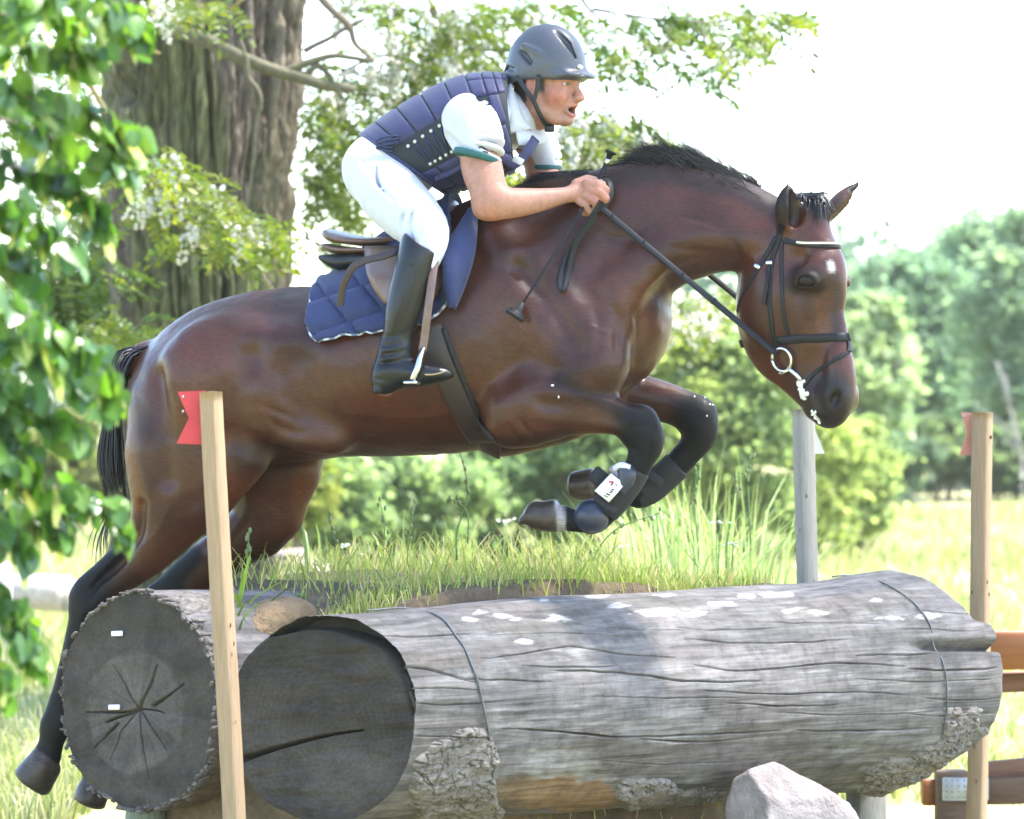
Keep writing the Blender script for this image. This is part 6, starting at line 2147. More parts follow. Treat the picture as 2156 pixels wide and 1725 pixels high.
# open mouth with lips
BF.tube(np.array([rh(.080, -.024, -.070), rh(.096, -.010, -.062), rh(.098, 0, -.061), rh(.096, .010, -.062), rh(.080, .024, -.070)]), .0045, .0055, RUP, .005)
BF.tube(np.array([rh(.078, -.023, -.080), rh(.090, -.010, -.092), rh(.092, 0, -.093), rh(.090, .010, -.092), rh(.078, .023, -.080)]), .006, .006, RUP, .005)
BF.ell(rh(.090, 0, -.077), (.028, .019, .0095), RM, .003, 'sub')
# ear
BF.ell(rh(-.014, -.079, -.006), (.018, .008, .032), RM, .006)
BF.ell(rh(-.010, -.087, -.002), (.009, .006, .016), RM, .004, 'sub')
BF.ell(rh(-.014, .079, -.006), (.018, .008, .032), RM, .006)
# near arm
ptube(BF, [(996, 275, -.20, 36, .045), (1006, 315, -.230, 40, .052), (1015, 355, -.25, 44, .056), (1026, 395, -.275, 40, .05), (1038, 424, -.285, 38, .046)], .02)
ptube(BF, [(1030, 422, -.285, 37, .046), (1060, 428, -.275, 34, .045), (1100, 426, -.245, 30, .04), (1145, 420, -.205, 23.5, .032), (1186, 412, -.165, 17.5, .026), (1205, 408, -.15, 18, .022)], .018)
BF.ell(H(1022, 446, -.285), (.03, .03, .018), None, .03)
# far arm
ptube(BF, [(1085, 268, .19, 36, .055), (1125, 310, .215, 36, .055), (1142, 372, .22, 31, .045)], .02)
ptube(BF, [(1140, 372, .22, 30, .045), (1190, 395, .18, 24, .036), (1240, 405, .13, 16, .025), (1262, 405, .115, 18, .022)], .018)


def fist(l0, sgn, dx=0, dy=0):
    """Hand closed round the rein: palm, four unequal curled fingers, thumb along the top."""
    L = lambda l: l0 + sgn * l
    q = lambda x, y, l: H(x + dx, y + dy, L(l))
    BF.tube(np.array([q(1200, 408, 0), q(1222, 404, 0), q(1244, 404, 0)]), [.024, .033, .031], [.016, .018, .016], HW, .012)
    px = S(-.2)
    fingers = [
        [(1236, 386, -.012, 11), (1258, 389, -.020, 10.5), (1275, 400, -.014, 9.5), (1274, 413, .006, 8.5), (1260, 416, .016, 8)],
        [(1240, 399, -.014, 11.5), (1262, 405, -.026, 10.5), (1275, 418, -.018, 9.5), (1269, 429, .004, 8.5), (1254, 428, .014, 8)],
        [(1233, 413, -.014, 11), (1252, 423, -.026, 10), (1259, 437, -.018, 9), (1250, 444, .002, 8.2), (1238, 440, .012, 7.6)],
        [(1220, 423, -.010, 9.5), (1234, 434, -.020, 8.5), (1240, 446, -.014, 7.6), (1232, 450, .000, 7), (1224, 445, .008, 6.6)],
    ]
    for fg in fingers:
        r = np.array(fg)
        BF.tube(np.array([q(a, b, c_) for a, b, c_, d_ in r]), r[:, 3] * px, r[:, 3] * px, HW, .0035)
    th = np.array([(1214, 388, .010, 12), (1236, 379, .022, 11), (1256, 382, .022, 9.5), (1270, 390, .012, 8.5)])
    BF.tube(np.array([q(a, b, c_) for a, b, c_, d_ in th]), th[:, 3] * px, th[:, 3] * px, HW, .006)


fist(-.135, 1)
fist(.105, -1, 40, 4)
bv, bq = BF.surface()
bv = relax(bv, bq, 1, .35)
loc = (bv - RC) @ RM.T
f_, s_2, u_ = loc.T
ishead = (np.abs(f_) < .16) & (np.abs(s_2) < .12) & (u_ > -.14) & (u_ < .16)
sk = np.array([.345, .168, .112]) * (1 + .12 * fbm(bv * 25, 3, 21))[:, None]
def gauss(c, r):
    return np.exp(-(((loc - np.asarray(c)) / np.asarray(r)) ** 2).sum(1)) * ishead
def tint(c, col, m):
    m = np.clip(m, 0, 1)[:, None]
    return c * (1 - m) + np.asarray(col) * m
for sg in (-1, 1):
    sk = tint(sk, (.42, .10, .07), gauss((.060, sg * .050, -.040), (.03, .03, .026)) * .7)
    sk = tint(sk, (.50, .20, .14), gauss((-.014, sg * .082, -.006), (.02, .014, .03)) * .8)
    sk = tint(sk, (.075, .042, .028), gauss((.092, sg * .036, .0195), (.02, .024, .0050)) * .95)   # brow hair
    sk = tint(sk, (.30, .16, .11), gauss((.080, sg * .034, .006), (.02, .020, .007)) * .6)
sk = tint(sk, (.52, .19, .14), gauss((.112, 0, -.040), (.02, .018, .016)) * .6)
sk = tint(sk, (.52, .17, .15), np.clip(gauss((.096, 0, -.062), (.012, .022, .006)) + gauss((.090, 0, -.093), (.012, .020, .007)), 0, 1))
for sg in (-1, 1): sk = tint(sk, (.09, .03, .022), gauss((.108, sg * .007, -.0545), (.007, .006, .0035)))
sk = tint(sk, (.05, .015, .012), gauss((.070, 0, -.077), (.022, .022, .0085)) * 1.6)
sk = tint(sk, (.20, .125, .095), np.clip(gauss((.055, 0, -.100), (.045, .062, .024)) + gauss((.09, 0, -.053), (.02, .024, .008)), 0, 1) * .45)
sk = tint(sk, (.30, .12, .08), ishead * (1 - smooth(-.14, -.10, u_)) * .4)
hairm = ishead & (f_ < .035) & (u_ > -.03) & (np.abs(s_2) > .04) & ~((np.abs(f_ + .014) < .022) & (np.abs(u_ + .006) < .036) & (np.abs(s_2) > .074))
hm = smooth(-.035, -.012, u_ + .2 * np.clip(f_, -.1, .06)) * (1 - smooth(.022, .034, f_)) * ishead
hm = hm * ~((np.abs(f_ + .014) < .022) & (np.abs(u_ + .006) < .036) & (np.abs(s_2) > .072))
hm = np.maximum(hm, smooth(-.07, -.05, u_) * (1 - smooth(-.045, -.03, f_)) * ishead)
sk = tint(sk, (.035, .024, .018), hm)
# knuckles and finger tips a little redder
bp = pix(bv)
sk = tint(sk, (.42, .155, .11), (1 - smooth(10, 34, np.hypot(bp[:, 0] - 1262, bp[:, 1] - 412))) * .5)
sk = tint(sk, (.36, .155, .105), (1 - smooth(10, 40, np.hypot(bp[:, 0] - 1030, bp[:, 1] - 450))) * .5)
M_SKIN = vcol_mat('skin', rough=.52, nscale=210, namt=.16, bmp=.25, bdist=.0012, spec=.35, sss=.05, mott=.22, mscale=55)
rider = mk('person', bv, bq, M_SKIN, None, True, np.clip(sk, .01, 1),
           label='rider in white shirt, purple body protector and black helmet crouching over the jumping horse', cat='person')
M_WHITEEYE = simple('eye_white', (.42, .38, .36), (.34, .30, .28), 50, .2, 0)
M_IRIS = simple('iris', (.06, .09, .11), (.02, .03, .035), 90, .1, 0, spec=.8)
for sg in (-1, 1):
    mb = MB(); ball(mb, rh(.0762, sg * .033, .000), (.0112, .0112, .0095), RM); e = mb.build('eye', M_WHITEEYE, rider)
    mb = MB(); ball(mb, rh(.0850, sg * .0345, .000), (.0042, .0056, .0056), RM); mb.build('iris', M_IRIS, e)


def fmesh(F, name, mat, parent, it=1, lam=.4, col=None, **kw):
    v, q = F.surface()
    v = relax(v, q, it, lam)
    return mk(name, v, q, mat, parent, True, None if col is None else col(v), **kw)


# ---------------- helmet
M_HELM = simple('matt_helmet', (.050, .053, .064), (.038, .040, .049), 200, .42, .04, .0003, spec=.5, coat=.12)
M_STRAP = simple('black_webbing', (.008, .008, .009), (.005, .005, .006), 160, .6, .4, .001)
GF = Field(RC + np.array([-.19, -.20, -.06]), RC + np.array([.22, .20, .22]), .0028)
GF.ell(rh(-.008, 0, .050), (.128, .101, .134), RM, .01)
GF.ell(rh(-.055, 0, .020), (.082, .094, .075), RM, .02)
GF.ell(rh(-.01, 0, -.080), (.2, .2, .100), unit(np.array([RF + RUP * .10, RL, RUP - RF * .10])), .008, 'sub')     # lower rim, rising to the front
GF.tube(np.array([rh(.062, -.074, .024), rh(.108, -.042, .030), rh(.120, 0, .031), rh(.108, .042, .030), rh(.062, .074, .024)]), [.008, .030, .036, .030, .008], [.006, .007, .008, .007, .006], RUP + RF * .35, .02)
GF.ell(rh(-.012, 0, .040), (.112, .085, .112), RM, .004, 'sub')
for sg in (-1, 1):
    GF.tube(np.array([rh(-.052, sg * .100, .098), rh(-.028, sg * .106, .082), rh(-.006, sg * .108, .060)]), [.005, .011, .008], [.02, .022, .02], RL, .006, 'sub')
    GF.tube(np.array([rh(-.040, sg * .094, .116), rh(.015, sg * .092, .090), rh(.06, sg * .072, .050)]), [.004, .007, .004], [.004, .006, .004], RL, .014)
    GF.tube(np.array([rh(.048, sg * .046, .160), rh(.085, sg * .036, .118), rh(.106, sg * .028, .078)]), [.008, .015, .006], [.006, .009, .005], RF + RUP, .004, 'sub')
    GF.tube(np.array([rh(-.120, sg * .04, .03), rh(-.10, sg * .075, .05), rh(-.07, sg * .095, .04)]), .006, .004, RUP, .012, 'sub')
helmet = fmesh(GF, 'helmet', M_HELM, rider, label='matt black riding helmet with side vents and short peak')
mb = MB(); ball(mb, rh(.120, -.018, .050), (.006, .016, .008), RM)
mb.build('badge', simple('silver_badge', (.6, .62, .66), (.4, .42, .45), 300, .25, .1, .0005, metal=.6), helmet)


def ribbon(name, pts, nrm, width, th, mat, parent=None, n=4, wd=None, **kw):
    """Flat strap along pts, lying against a surface with normal nrm."""
    pts = spline(pts, n)
    nrm = np.broadcast_to(np.asarray(nrm, float), (len(nrm), 3)) if np.ndim(nrm) == 2 else np.tile(np.asarray(nrm, float), (2, 1))
    u0, u1 = np.linspace(0, 1, len(nrm)), np.linspace(0, 1, len(pts))
    nr = unit(np.stack([np.interp(u1, u0, nrm[:, i]) for i in range(3)], -1))
    t = unit(np.gradient(pts, axis=0))
    b = unit(np.cross(t, nr))
    nr = np.cross(b, t)
    w = width if wd is None else width * np.interp(u1, np.linspace(0, 1, len(wd)), wd)
    w = np.broadcast_to(w, (len(pts),))[:, None]
    sec = [(-.5, -.5), (-.5, .2), (-.38, .5), (.38, .5), (.5, .2), (.5, -.5)]
    v = np.stack([pts + b * w * a + nr * th * c_ for a, c_ in sec], 1).reshape(-1, 3)
    f = grid_faces(len(pts), len(sec), wrap_m=True)
    m = len(pts)
    caps = np.array([[0, 1, 4, 5], [1, 2, 3, 4]])
    f = np.vstack([f, caps, (caps + (m - 1) * 6)[:, ::-1]])
    return mk(name, v, f, mat, parent, True, **kw)


ribbon('chin_strap', [P(1088, 160, RC[1] - .085), P(1106, 188, RC[1] - .098), P(1123, 212, RC[1] - .098), P(1137, 242, RC[1] - .085), P(1150, 262, RC[1] - .05), P(1166, 269, RC[1] + .0)], (.0, -1, 0.), .014, .004, M_STRAP, helmet)
ribbon('ear_strap', [P(1133, 158, RC[1] - .103), P(1131, 185, RC[1] - .105), P(1124, 213, RC[1] - .100)], (.0, -1, 0.), .013, .004, M_STRAP, helmet)
mb = MB(); add_box(mb, P(1157, 271, RC[1] - .04), .03, .022, .020, None, .004); mb.build('buckle', M_STRAP, helmet, sm=False)

def cloth(name, c1, c2, scale, rough, bmp, bdist, sheen, detail, folds=.012):
    m, t, b, out = new_mat(name)
    co = objco(t)
    n = noise_tex(t, 14, 3, .5, objco(t, (1, 1, .45), (0, .5, 0)), .6)
    w = noise_tex(t, 420, 2, .5, co)
    r = ramp(t, noise_tex(t, scale, detail, .6, co).outputs[0], [(.3, c2), (.7, c1)])
    t.links.new(r.outputs[0], b.inputs['Base Color'])
    b.inputs['Roughness'].default_value = rough
    b.inputs['Sheen Weight'].default_value = sheen
    b.inputs['Specular IOR Level'].default_value = .25
    n1 = bump(t, b, n.outputs[0], .75, folds)
    n2 = t.nodes.new('ShaderNodeBump'); n2.inputs['Strength'].default_value = .25; n2.inputs['Distance'].default_value = .0008
    t.links.new(w.outputs[0], n2.inputs['Height']); t.links.new(n1.outputs[0], n2.inputs['Normal']); t.links.new(n2.outputs[0], b.inputs['Normal'])
    return m


# ---------------- shirt: sleeves, collar, body
M_SHIRT = cloth('white_cotton', (.47, .47, .48), (.42, .42, .45), 30, .8, .35, .004, sheen=.2, detail=3)
M_GREEN = simple('bottle_green_trim', (.02, .10, .10), (.012, .07, .07), 90, .8, .3, .002)
SF = Field((-0.30, -0.46, 1.98), (0.26, 0.40, 2.52), 0.0048)
ptube(SF, [(900, 300, 0, 84, .15), (960, 275, 0, 92, .17), (1010, 260, 0, 88, .18), (1050, 250, 0, 68, .155), (1088, 258, 0, 48, .11)], .03)
ptube(SF, [(968, 236, -.17, 46, .062), (987, 256, -.20, 60, .070), (1003, 288, -.228, 58, .068), (1011, 312, -.245, 53, .067), (1005, 330, -.25, 50, .066)], .025, re=.006)
ptube(SF, [(1075, 250, .16, 44, .07), (1125, 290, .21, 42, .068), (1146, 330, .225, 37, .064), (1147, 352, .228, 34, .060)], .03, re=.006)
for a in ([(940, 285, -.24, 6, .016), (975, 318, -.325, 7, .016), (1020, 322, -.33, 5, .012)], [(935, 250, -.255, 5, .014), (968, 282, -.315, 6, .016), (985, 312, -.33, 4, .012)], [(1050, 262, -.28, 5, .014), (1040, 300, -.315, 6, .014), (1044, 335, -.30, 4, .012)], [(1000, 205, -.20, 4, .014), (1036, 226, -.235, 5, .014)], [(935, 292, -.27, 4, .012), (980, 318, -.33, 5, .012)], [(1040, 238, -.25, 4, .014), (1046, 290, -.30, 4, .012)]):
    ptube(SF, a, .018, op='sub')
shirt = fmesh(SF, 'shirt', M_SHIRT, rider)
CF = Field((-0.20, -0.46, 1.98), (0.22, 0.40, 2.40), 0.004)
ptube(CF, [(1006, 326, -.25, 52, .075), (1003, 336, -.252, 51, .074)], .004, re=.005)
fmesh(CF, 'sleeve_trim', M_GREEN, shirt)
CF = Field((-0.20, -0.46, 1.98), (0.22, 0.40, 2.40), 0.004)
ptube(CF, [(1147, 350, .228, 36, .063), (1147, 358, .228, 35, .062)], .004, re=.005)
fmesh(CF, 'sleeve_trim', M_GREEN, shirt)
# collar leaf round the neck
cu = np.array([H(1080, 166, .06), H(1074, 166, 0), H(1078, 180, -.065), H(1092, 218, -.088), H(1106, 250, -.082), H(1124, 272, -.045)])
cl = np.array([H(1052, 190, .075), H(1052, 196, 0), H(1062, 226, -.105), H(1070, 262, -.125), H(1073, 281, -.128), H(1110, 276, -.075)])
cu, cl = spline(cu, 4), spline(cl, 4)
rows = []
for t in np.linspace(0, 1, 6):
    rows.append(cu * (1 - t) + cl * t + np.array([0.0, -1, .3]) * .012 * math.sin(t * math.pi))
g = np.stack(rows, 1)
v0 = g.reshape(-1, 3)
o = mk('collar', v0, grid_faces(g.shape[0], 6), M_SHIRT, shirt)
md = o.modifiers.new('t', 'SOLIDIFY'); md.thickness = .004
# placket and front of the shirt below the chin
g = np.stack([spline([H(1086, 272, -.11), H(1110, 262, -.06), H(1142, 262, .04)], 4), spline([H(1088, 288, -.125), H(1112, 292, -.085), H(1150, 284, .03)], 4), spline([H(1092, 305, -.13), H(1118, 306, -.09), H(1150, 300, .03)], 4)], 1)
o = mk('shirt_front', g.reshape(-1, 3), grid_faces(g.shape[0], 3), M_SHIRT, shirt)
md = o.modifiers.new('t', 'SOLIDIFY'); md.thickness = .003

# ---------------- body protector
VB = np.array([[764, 287], [809, 253], [882, 209], [955, 173], [1010, 162], [1050, 162], [1076, 166]], float)
VFr = np.array([[933, 404], [962, 399], [992, 386], [1030, 366], [1070, 360], [1102, 336], [1134, 300]], float)
VV = np.array([.165, .178, .192, .200, .198, .172, .120])


def vest_pt(s, phi, off=0.0):
    """s 0..6 along the back, phi 0 = spine, +90 = near side, 180 = front (degrees)."""
    s, phi = np.broadcast_arrays(np.asarray(s, float), np.asarray(phi, float))
    i = np.arange(7)
    def sm(a):
        x = np.clip(s, 0, 6)
        d = spline(np.stack([a, a], -1), 8)[:, 0]
        return np.interp(x, np.linspace(0, 6, len(d)), d)
    bx, by, fx, fy, v = sm(VB[:, 0]), sm(VB[:, 1]), sm(VFr[:, 0]), sm(VFr[:, 1]), sm(VV)
    a = np.radians(phi)
    ca, sa = np.cos(a), np.sin(a)
    e = .82
    ca_, sa_ = np.sign(ca) * np.abs(ca) ** e, np.sign(sa) * np.abs(sa) ** e
    cx, cy = (bx + fx) / 2, (by + fy) / 2
    x, y = cx + (bx - cx) * ca_, cy + (by - cy) * ca_
    l = -v * sa_
    x0 = x - l * math.sin(TH) * 693
    Y = -math.tan(TH) * (x0 - 900) / 693 + l * math.cos(TH)
    sc = (Y - CAM_Y) / FPX
    p = np.stack([(x - CX) * sc, Y, CAM_Z + (CY - y) * sc], -1)
    if np.any(off):
        c0 = np.stack([(cx - CX) * sc, -math.tan(TH) * (cx - 900) / 693, CAM_Z + (CY - cy) * sc], -1)
        p = p + unit(p - c0) * np.asarray(off)[..., None]
    return p


M_VEST = simple('purple_nylon', (.029, .028, .084), (.021, .021, .063), 110, .55, .25, .0012, sheen=.1, spec=.35)
M_VDARK = simple('dark_elastic', (.006, .012, .016), (.004, .008, .010), 120, .7, .5, .002)
ss, pp = np.linspace(0, 5.9, 40), np.arange(0, 360, 6)
SMAX = lambda p: np.interp(np.abs((np.asarray(p, float) + 180) % 360 - 180), [0, 30, 60, 90, 130, 180], [5.9, 5.6, 5.15, 4.8, 4.45, 4.4])
v = vest_pt(ss[:, None] / 5.9 * SMAX(pp)[None, :], pp[None, :], np.full((40, 60), .001))
vest = mk('body_protector', v.reshape(-1, 3), grid_faces(40, 60, wrap_m=True), M_VDARK, rider, label='purple panelled body protector laced at the side')
md = vest.modifiers.new('t', 'SOLIDIFY'); md.thickness = .008; md.offset = 1


def panel(s0, s1, p0, p1, h=.010, n=11):
    u = np.array([0, .012, .04, .10, .25, .5, .75, .90, .96, .988, 1.0])
    S_, P_ = np.meshgrid(s0 + (s1 - s0) * (.012 + .976 * u), p0 + (p1 - p0) * (.006 + .988 * u), indexing='ij')
    U, V_ = np.meshgrid(u, u, indexing='ij')
    pil = (1 - np.abs(2 * U - 1) ** 14) * (1 - np.abs(2 * V_ - 1) ** 14)
    S_ = np.minimum(S_, SMAX(P_) - .02)
    off = .006 + h * np.clip(pil * 1.1, 0, 1) + .002 * fbm(np.stack([S_ * 2, P_ * .05, 0 * S_ + p0], -1), 2, 4)
    return mk('panel', vest_pt(S_, P_, off).reshape(-1, 3), grid_faces(n, n), M_VEST, vest)


for sg in (1, -1):
    ed = [0, .75, 1.45, 2.1, 2.75, 3.45]
    for a, b in zip(ed[:-1], ed[1:]):
        panel(a, b, sg * 1, sg * 72)
    for a, b in ((3.45, 4.1), (4.1, 4.7), (4.7, 5.25), (5.25, 5.85)):
        panel(a, b, sg * 1, sg * 31)
        if a < 5.2: panel(a, min(b, 5.2), sg * 31, sg * 60)
        if 4.0 < a < 4.6:
            panel(a, b, sg * 60, sg * 92)
    panel(3.9, 4.6, sg * 92, sg * 126)
    ed = [.12, 1.1, 2.2, 3.3]
    for a, b in zip(ed[:-1], ed[1:]):
        panel(a, b, sg * 106, sg * 146); panel(a, b, sg * 146, sg * 179)
    for a, b in ((3.3, 3.9), (3.9, 4.42)):
        panel(a, b, sg * 126, sg * 154); panel(a, b, sg * 154, sg * 179)
# hem strip, lacing and eyelets
hem = vest_pt(np.full(60, .03), np.arange(0, 360, 6.0), np.full(60, .010))
mb = MB(); add_tube(mb, np.vstack([hem, hem[:1]]), .007, 6); mb.build('hem', M_VEST, vest)
M_EYELET = simple('brass_eyelet', (.62, .60, .52), (.45, .42, .34), 60, .28, .1, .0005, metal=.7)
for row, (pa, pb, sa, sb, m_) in enumerate(((79, 75, .9, 3.0, 8), (101, 100, 1.0, 3.0, 9))):
    for k in range(m_):
        t = k / (m_ - 1)
        q = vest_pt(np.array([sa + (sb - sa) * t]), np.array([pa + (pb - pa) * t]), np.array([.013]))[0]
        mb = MB(); ball(mb, q, (.0062, .0045, .0062), n=6, m=8); mb.build('eyelet', M_EYELET, vest)
mb = MB()
for k in range(8):
    t = k / 7
    a = vest_pt(np.array([.9 + 2.1 * t, .95 + 2.1 * t, 1.0 + 2.0 * t]), np.array([79 - 4 * t, 90, 101 - t]), np.array([.012, .013, .012]))
    add_tube(mb, a, .0022, 5)
    if k < 7:
        a = vest_pt(np.array([1.0 + 2.0 * t, 1.1 + 2.05 * t, 1.2 + 2.1 * t]), np.array([101, 90, 79]), np.array([.012, .014, .012]))
        add_tube(mb, a, .0022, 5)
for ky in (0, 7, -6):
    add_tube(mb, spline([H(838, 292 + ky, -.19), H(812, 296 + ky * 1.3, -.185), H(792, 305 + ky, -.175), H(826, 312 + ky, -.185)], 4), .003, 5)
mb.build('lace', simple('navy_cord', (.02, .035, .09), (.012, .02, .05), 80, .7, .2, .001), vest)
ribbon('side_strap', [vest_pt(np.array([s_]), np.array([120.0]), np.array([.018]))[0] for s_ in (.5, 1.4, 2.3, 3.2)], (0, -1, .1), .018, .004, M_VEST, vest)
ribbon('front_strap', [H(1056, 330, -.2), H(1085, 345, -.15), H(1112, 318, -.13), H(1128, 292, -.1)], (.4, -1, -.1), .03, .006, M_VEST, vest)
mb = MB(); add_box(mb, H(1091, 338, -.178), .034, .004, .02, roty(.5) @ rotz(-.3), .001)
mb.build('label_patch', simple('grey_label', (.5, .5, .5), (.4, .4, .4), 60, .6, .1), vest, sm=False)

# sleeve print: a small dark stroke with a red dash
mk_dark = simple('print_dark', (.02, .02, .03), None, 60, .7, 0)
mk_red = simple('print_red', (.45, .03, .04), None, 60, .7, 0)


def on_field(F, pts, off):
    h = F.hit([p[0] for p in pts], [p[1] for p in pts])
    ok = ~np.isnan(h[:, 0])
    h = h[ok]
    return h + F.normal(h) * off, F.normal(h)


for pts, w_, mt in (([(1008, 312), (1014, 309), (1020, 313), (1027, 317)], .006, mk_dark), ([(1017, 319), (1026, 321), (1036, 322)], .004, mk_dark), ([(1027, 323), (1040, 324)], .004, mk_red), ([(1036, 318), (1045, 322)], .004, mk_dark)):
    h, nr = on_field(SF, pts, .0015)
    if len(h) > 1: ribbon('print', h, nr, w_, .0012, mt, shirt, 2)

# ---------------- breeches and boots
M_BREECH = cloth('white_breeches', (.49, .49, .51), (.44, .44, .47), 14, .75, .5, .006, sheen=.25, detail=3)
PF = Field((-0.53, -0.56, 1.66), (0.02, 0.52, 2.34), 0.0055)
ptube(PF, [(812, 360, -.05, 76, .13), (812, 360, .05, 76, .13)], .05)
ptube(PF, [(806, 362, 0, 72, .15), (838, 338, 0, 80, .155), (868, 322, 0, 80, .15)], .04)
for s_, dx in ((-1, 0), (1, 18)):
    ptube(PF, [(799 + dx, 378, s_ * .10, 62, .10), (824 + dx, 412, s_ * .19, 66, .092), (862 + dx, 450, s_ * .27, 62, .078), (894 + dx, 482, s_ * .335, 52, .064), (899 + dx, 512, s_ * .36, 44, .058), (886 + dx, 552, s_ * .38, 38, .05)], .035)
for a in ([(850, 452, -.36, 3, .01), (842, 478, -.37, 4, .01), (846, 500, -.38, 3, .01)], [(868, 448, -.37, 3, .01), (862, 480, -.39, 4, .01), (870, 510, -.40, 3, .01)], [(790, 350, -.22, 3, .012), (800, 390, -.26, 4, .012), (840, 430, -.32, 3, .01)], [(770, 345, -.17, 3, .012), (764, 390, -.19, 4, .012)]):
    ptube(PF, a, .014, op='sub')
breeches = fmesh(PF, 'breeches', M_BREECH, rider)
M_BOOT = simple('black_boot_leather', (.007, .0075, .009), (.0045, .0045, .006), 26, .30, .35, .003, spec=.3, coat=.12, detail=4)
M_SOLE = simple('boot_sole', (.16, .055, .03), (.1, .035, .02), 40, .6, .2)
for s_ in (-1, 1):
    dx = 0 if s_ < 0 else 22
    TF = Field(np.array([-0.48, -0.62 if s_ < 0 else .20, 1.50]), np.array([-0.10, -0.18 if s_ < 0 else .62, 2.08]), 0.005)
    ptube(TF, [(886 + dx, 520, s_ * .375, 45, .062), (876 + dx, 556, s_ * .385, 42, .062), (862 + dx, 610, s_ * .392, 42, .06), (848 + dx, 660, s_ * .398, 38, .054), (838 + dx, 705, s_ * .40, 32, .045), (834 + dx, 742, s_ * .402, 33, .042)], .02)
    ptube(TF, [(832 + dx, 738, s_ * .402, 33, .042), (822 + dx, 775, s_ * .405, 36, .042), (812 + dx, 800, s_ * .405, 31, .038)], .02)
    ptube(TF, [(815 + dx, 792, s_ * .405, 30, .038), (852 + dx, 785, s_ * .405, 31, .042), (890 + dx, 788, s_ * .405, 25, .045), (925 + dx, 787, s_ * .40, 18, .042), (945 + dx, 788, s_ * .395, 11, .03)], .02)
    ptube(TF, [(800 + dx, 818, s_ * .405, 16, .036), (800 + dx, 826, s_ * .405, 17, .038)], .006, re=.004)                       # heel
    ptube(TF, [(862 + dx, 560, s_ * .465, 3, .02), (852 + dx, 640, s_ * .47, 3, .02), (832 + dx, 700, s_ * .455, 3, .015)], .01, op='sub')
    for y0 in (706, 722, 741, 760):
        ptube(TF, [(805 + dx, y0 + 6, s_ * .445, 3, .012), (835 + dx, y0 + 2, s_ * .455, 4, .012), (868 + dx, y0 - 10, s_ * .44, 3, .012)], .014, op='sub')
    ptube(TF, [(786 + dx, 796, s_ * .45, 2, .01), (850 + dx, 808, s_ * .46, 2, .01), (935 + dx, 800, s_ * .44, 2, .01)], .006, op='sub')
    if s_ < 0:   # top of the boot dips to the front
        TF.ell(H(905, 476, -.375), (.13, .2, .062), np.array([unit([.82, 0, -.62]), [0, 1, 0], unit([.62, 0, .82])]), .004, 'sub')
    else:
        TF.ell(H(905 + dx, 476, .375), (.13, .2, .062), np.array([unit([.82, 0, -.62]), [0, 1, 0], unit([.62, 0, .82])]), .004, 'sub')
    boot = fmesh(TF, 'riding_boot', M_BOOT, rider)
    mb = MB()
    add_tube(mb, np.array([H(798 + dx, 829, s_ * .405), H(815 + dx, 833, s_ * .405), H(826 + dx, 828, s_ * .405)]), [.012, .02, .01], 8, up=(0, 0, 1), flat=.25)
    mb.build('heel_sole', M_SOLE, boot)
    h, nr = on_field(TF, [(895, 789), (910, 789), (925, 786), (938, 782)], .001) if s_ < 0 else (np.zeros((0, 3)), None)
    if len(h) > 1: ribbon('welt', h, nr, .004, .002, simple('tan_welt', (.35, .25, .13), None, 60, .5, 0), boot, 2)
# ================================================================== TACK
M_LEATH = simple('black_bridle_leather', (.009, .0095, .011), (.005, .005, .0065), 60, .5, .3, .0015, spec=.3)
M_BROWN = simple('brown_saddle_leather', (.15, .088, .066), (.10, .057, .043), 24, .36, .3, .0025, spec=.5, coat=.15)
M_DBROWN = simple('dark_brown_leather', (.030, .015, .013), (.019, .0095, .0085), 30, .45, .3, .002)
M_STEEL = simple('polished_steel', (.62, .62, .64), (.5, .5, .52), 80, .18, .05, .0005, metal=.95)
M_NAVY = simple('navy_quilt', (.013, .024, .088), (.009, .016, .060), 70, .8, .5, .002, sheen=.08)
M_PIPE = vcol_mat('piping', .7, 90, .15, .2)


def hits(pts, off=.003):
    pts = np.asarray(pts, float)
    h = HF.hit(pts[:, 0], pts[:, 1])
    ok = ~np.isnan(h[:, 0])
    h = h[ok]
    nr = HF.normal(h)
    return h + nr * off, nr


def strap(name, pts, width, parent, mat=None, off=.002, th=.004, dens=5, **kw):
    p = spline(np.asarray(pts, float), dens)
    h, nr = hits(p, off)
    for _ in range(2):
        h[1:-1] = (h[:-2] + 2 * h[1:-1] + h[2:]) / 4
        nr[1:-1] = unit(nr[:-2] + 2 * nr[1:-1] + nr[2:])
    return ribbon(name, h, nr, width, th, mat or M_LEATH, parent, 2, **kw)


def headring(y_near, y_front, n=40, a0=0, a1=360, off=.003):
    """Loop round the head by rays towards its axis; a=0 faces the forehead, a=90 the near cheek."""
    out, nr = [], []
    for a in np.radians(np.linspace(a0, a1, n)):
        d = HN * math.cos(a) - HL * math.sin(a)
        y = y_near + (y_front - y_near) * (math.cos(a) + 1) / 2
        xc = np.interp(y, _HA[:, 0], (_HA[:, 1] + _HA[:, 2]) / 2)
        c = PH(xc, y)
        h = HF.ray(c + d * .32, -d, .34, .004)[0]
        if not np.isnan(h[0]):
            m = HF.normal(h[None])[0]
            out.append(h + m * off); nr.append(m)
    out, nr = np.array(out), np.array(nr)
    cen = out.mean(0)
    for k in (1, 2, 3, 4, 3, 2, 1):            # a strap bridges the hollows
        m = (out[:-2 * k] + out[2 * k:]) / 2
        far = np.linalg.norm(m - cen, axis=1) > np.linalg.norm(out[k:-k] - cen, axis=1)
        out[k:-k][far] = m[far]
    return out, nr


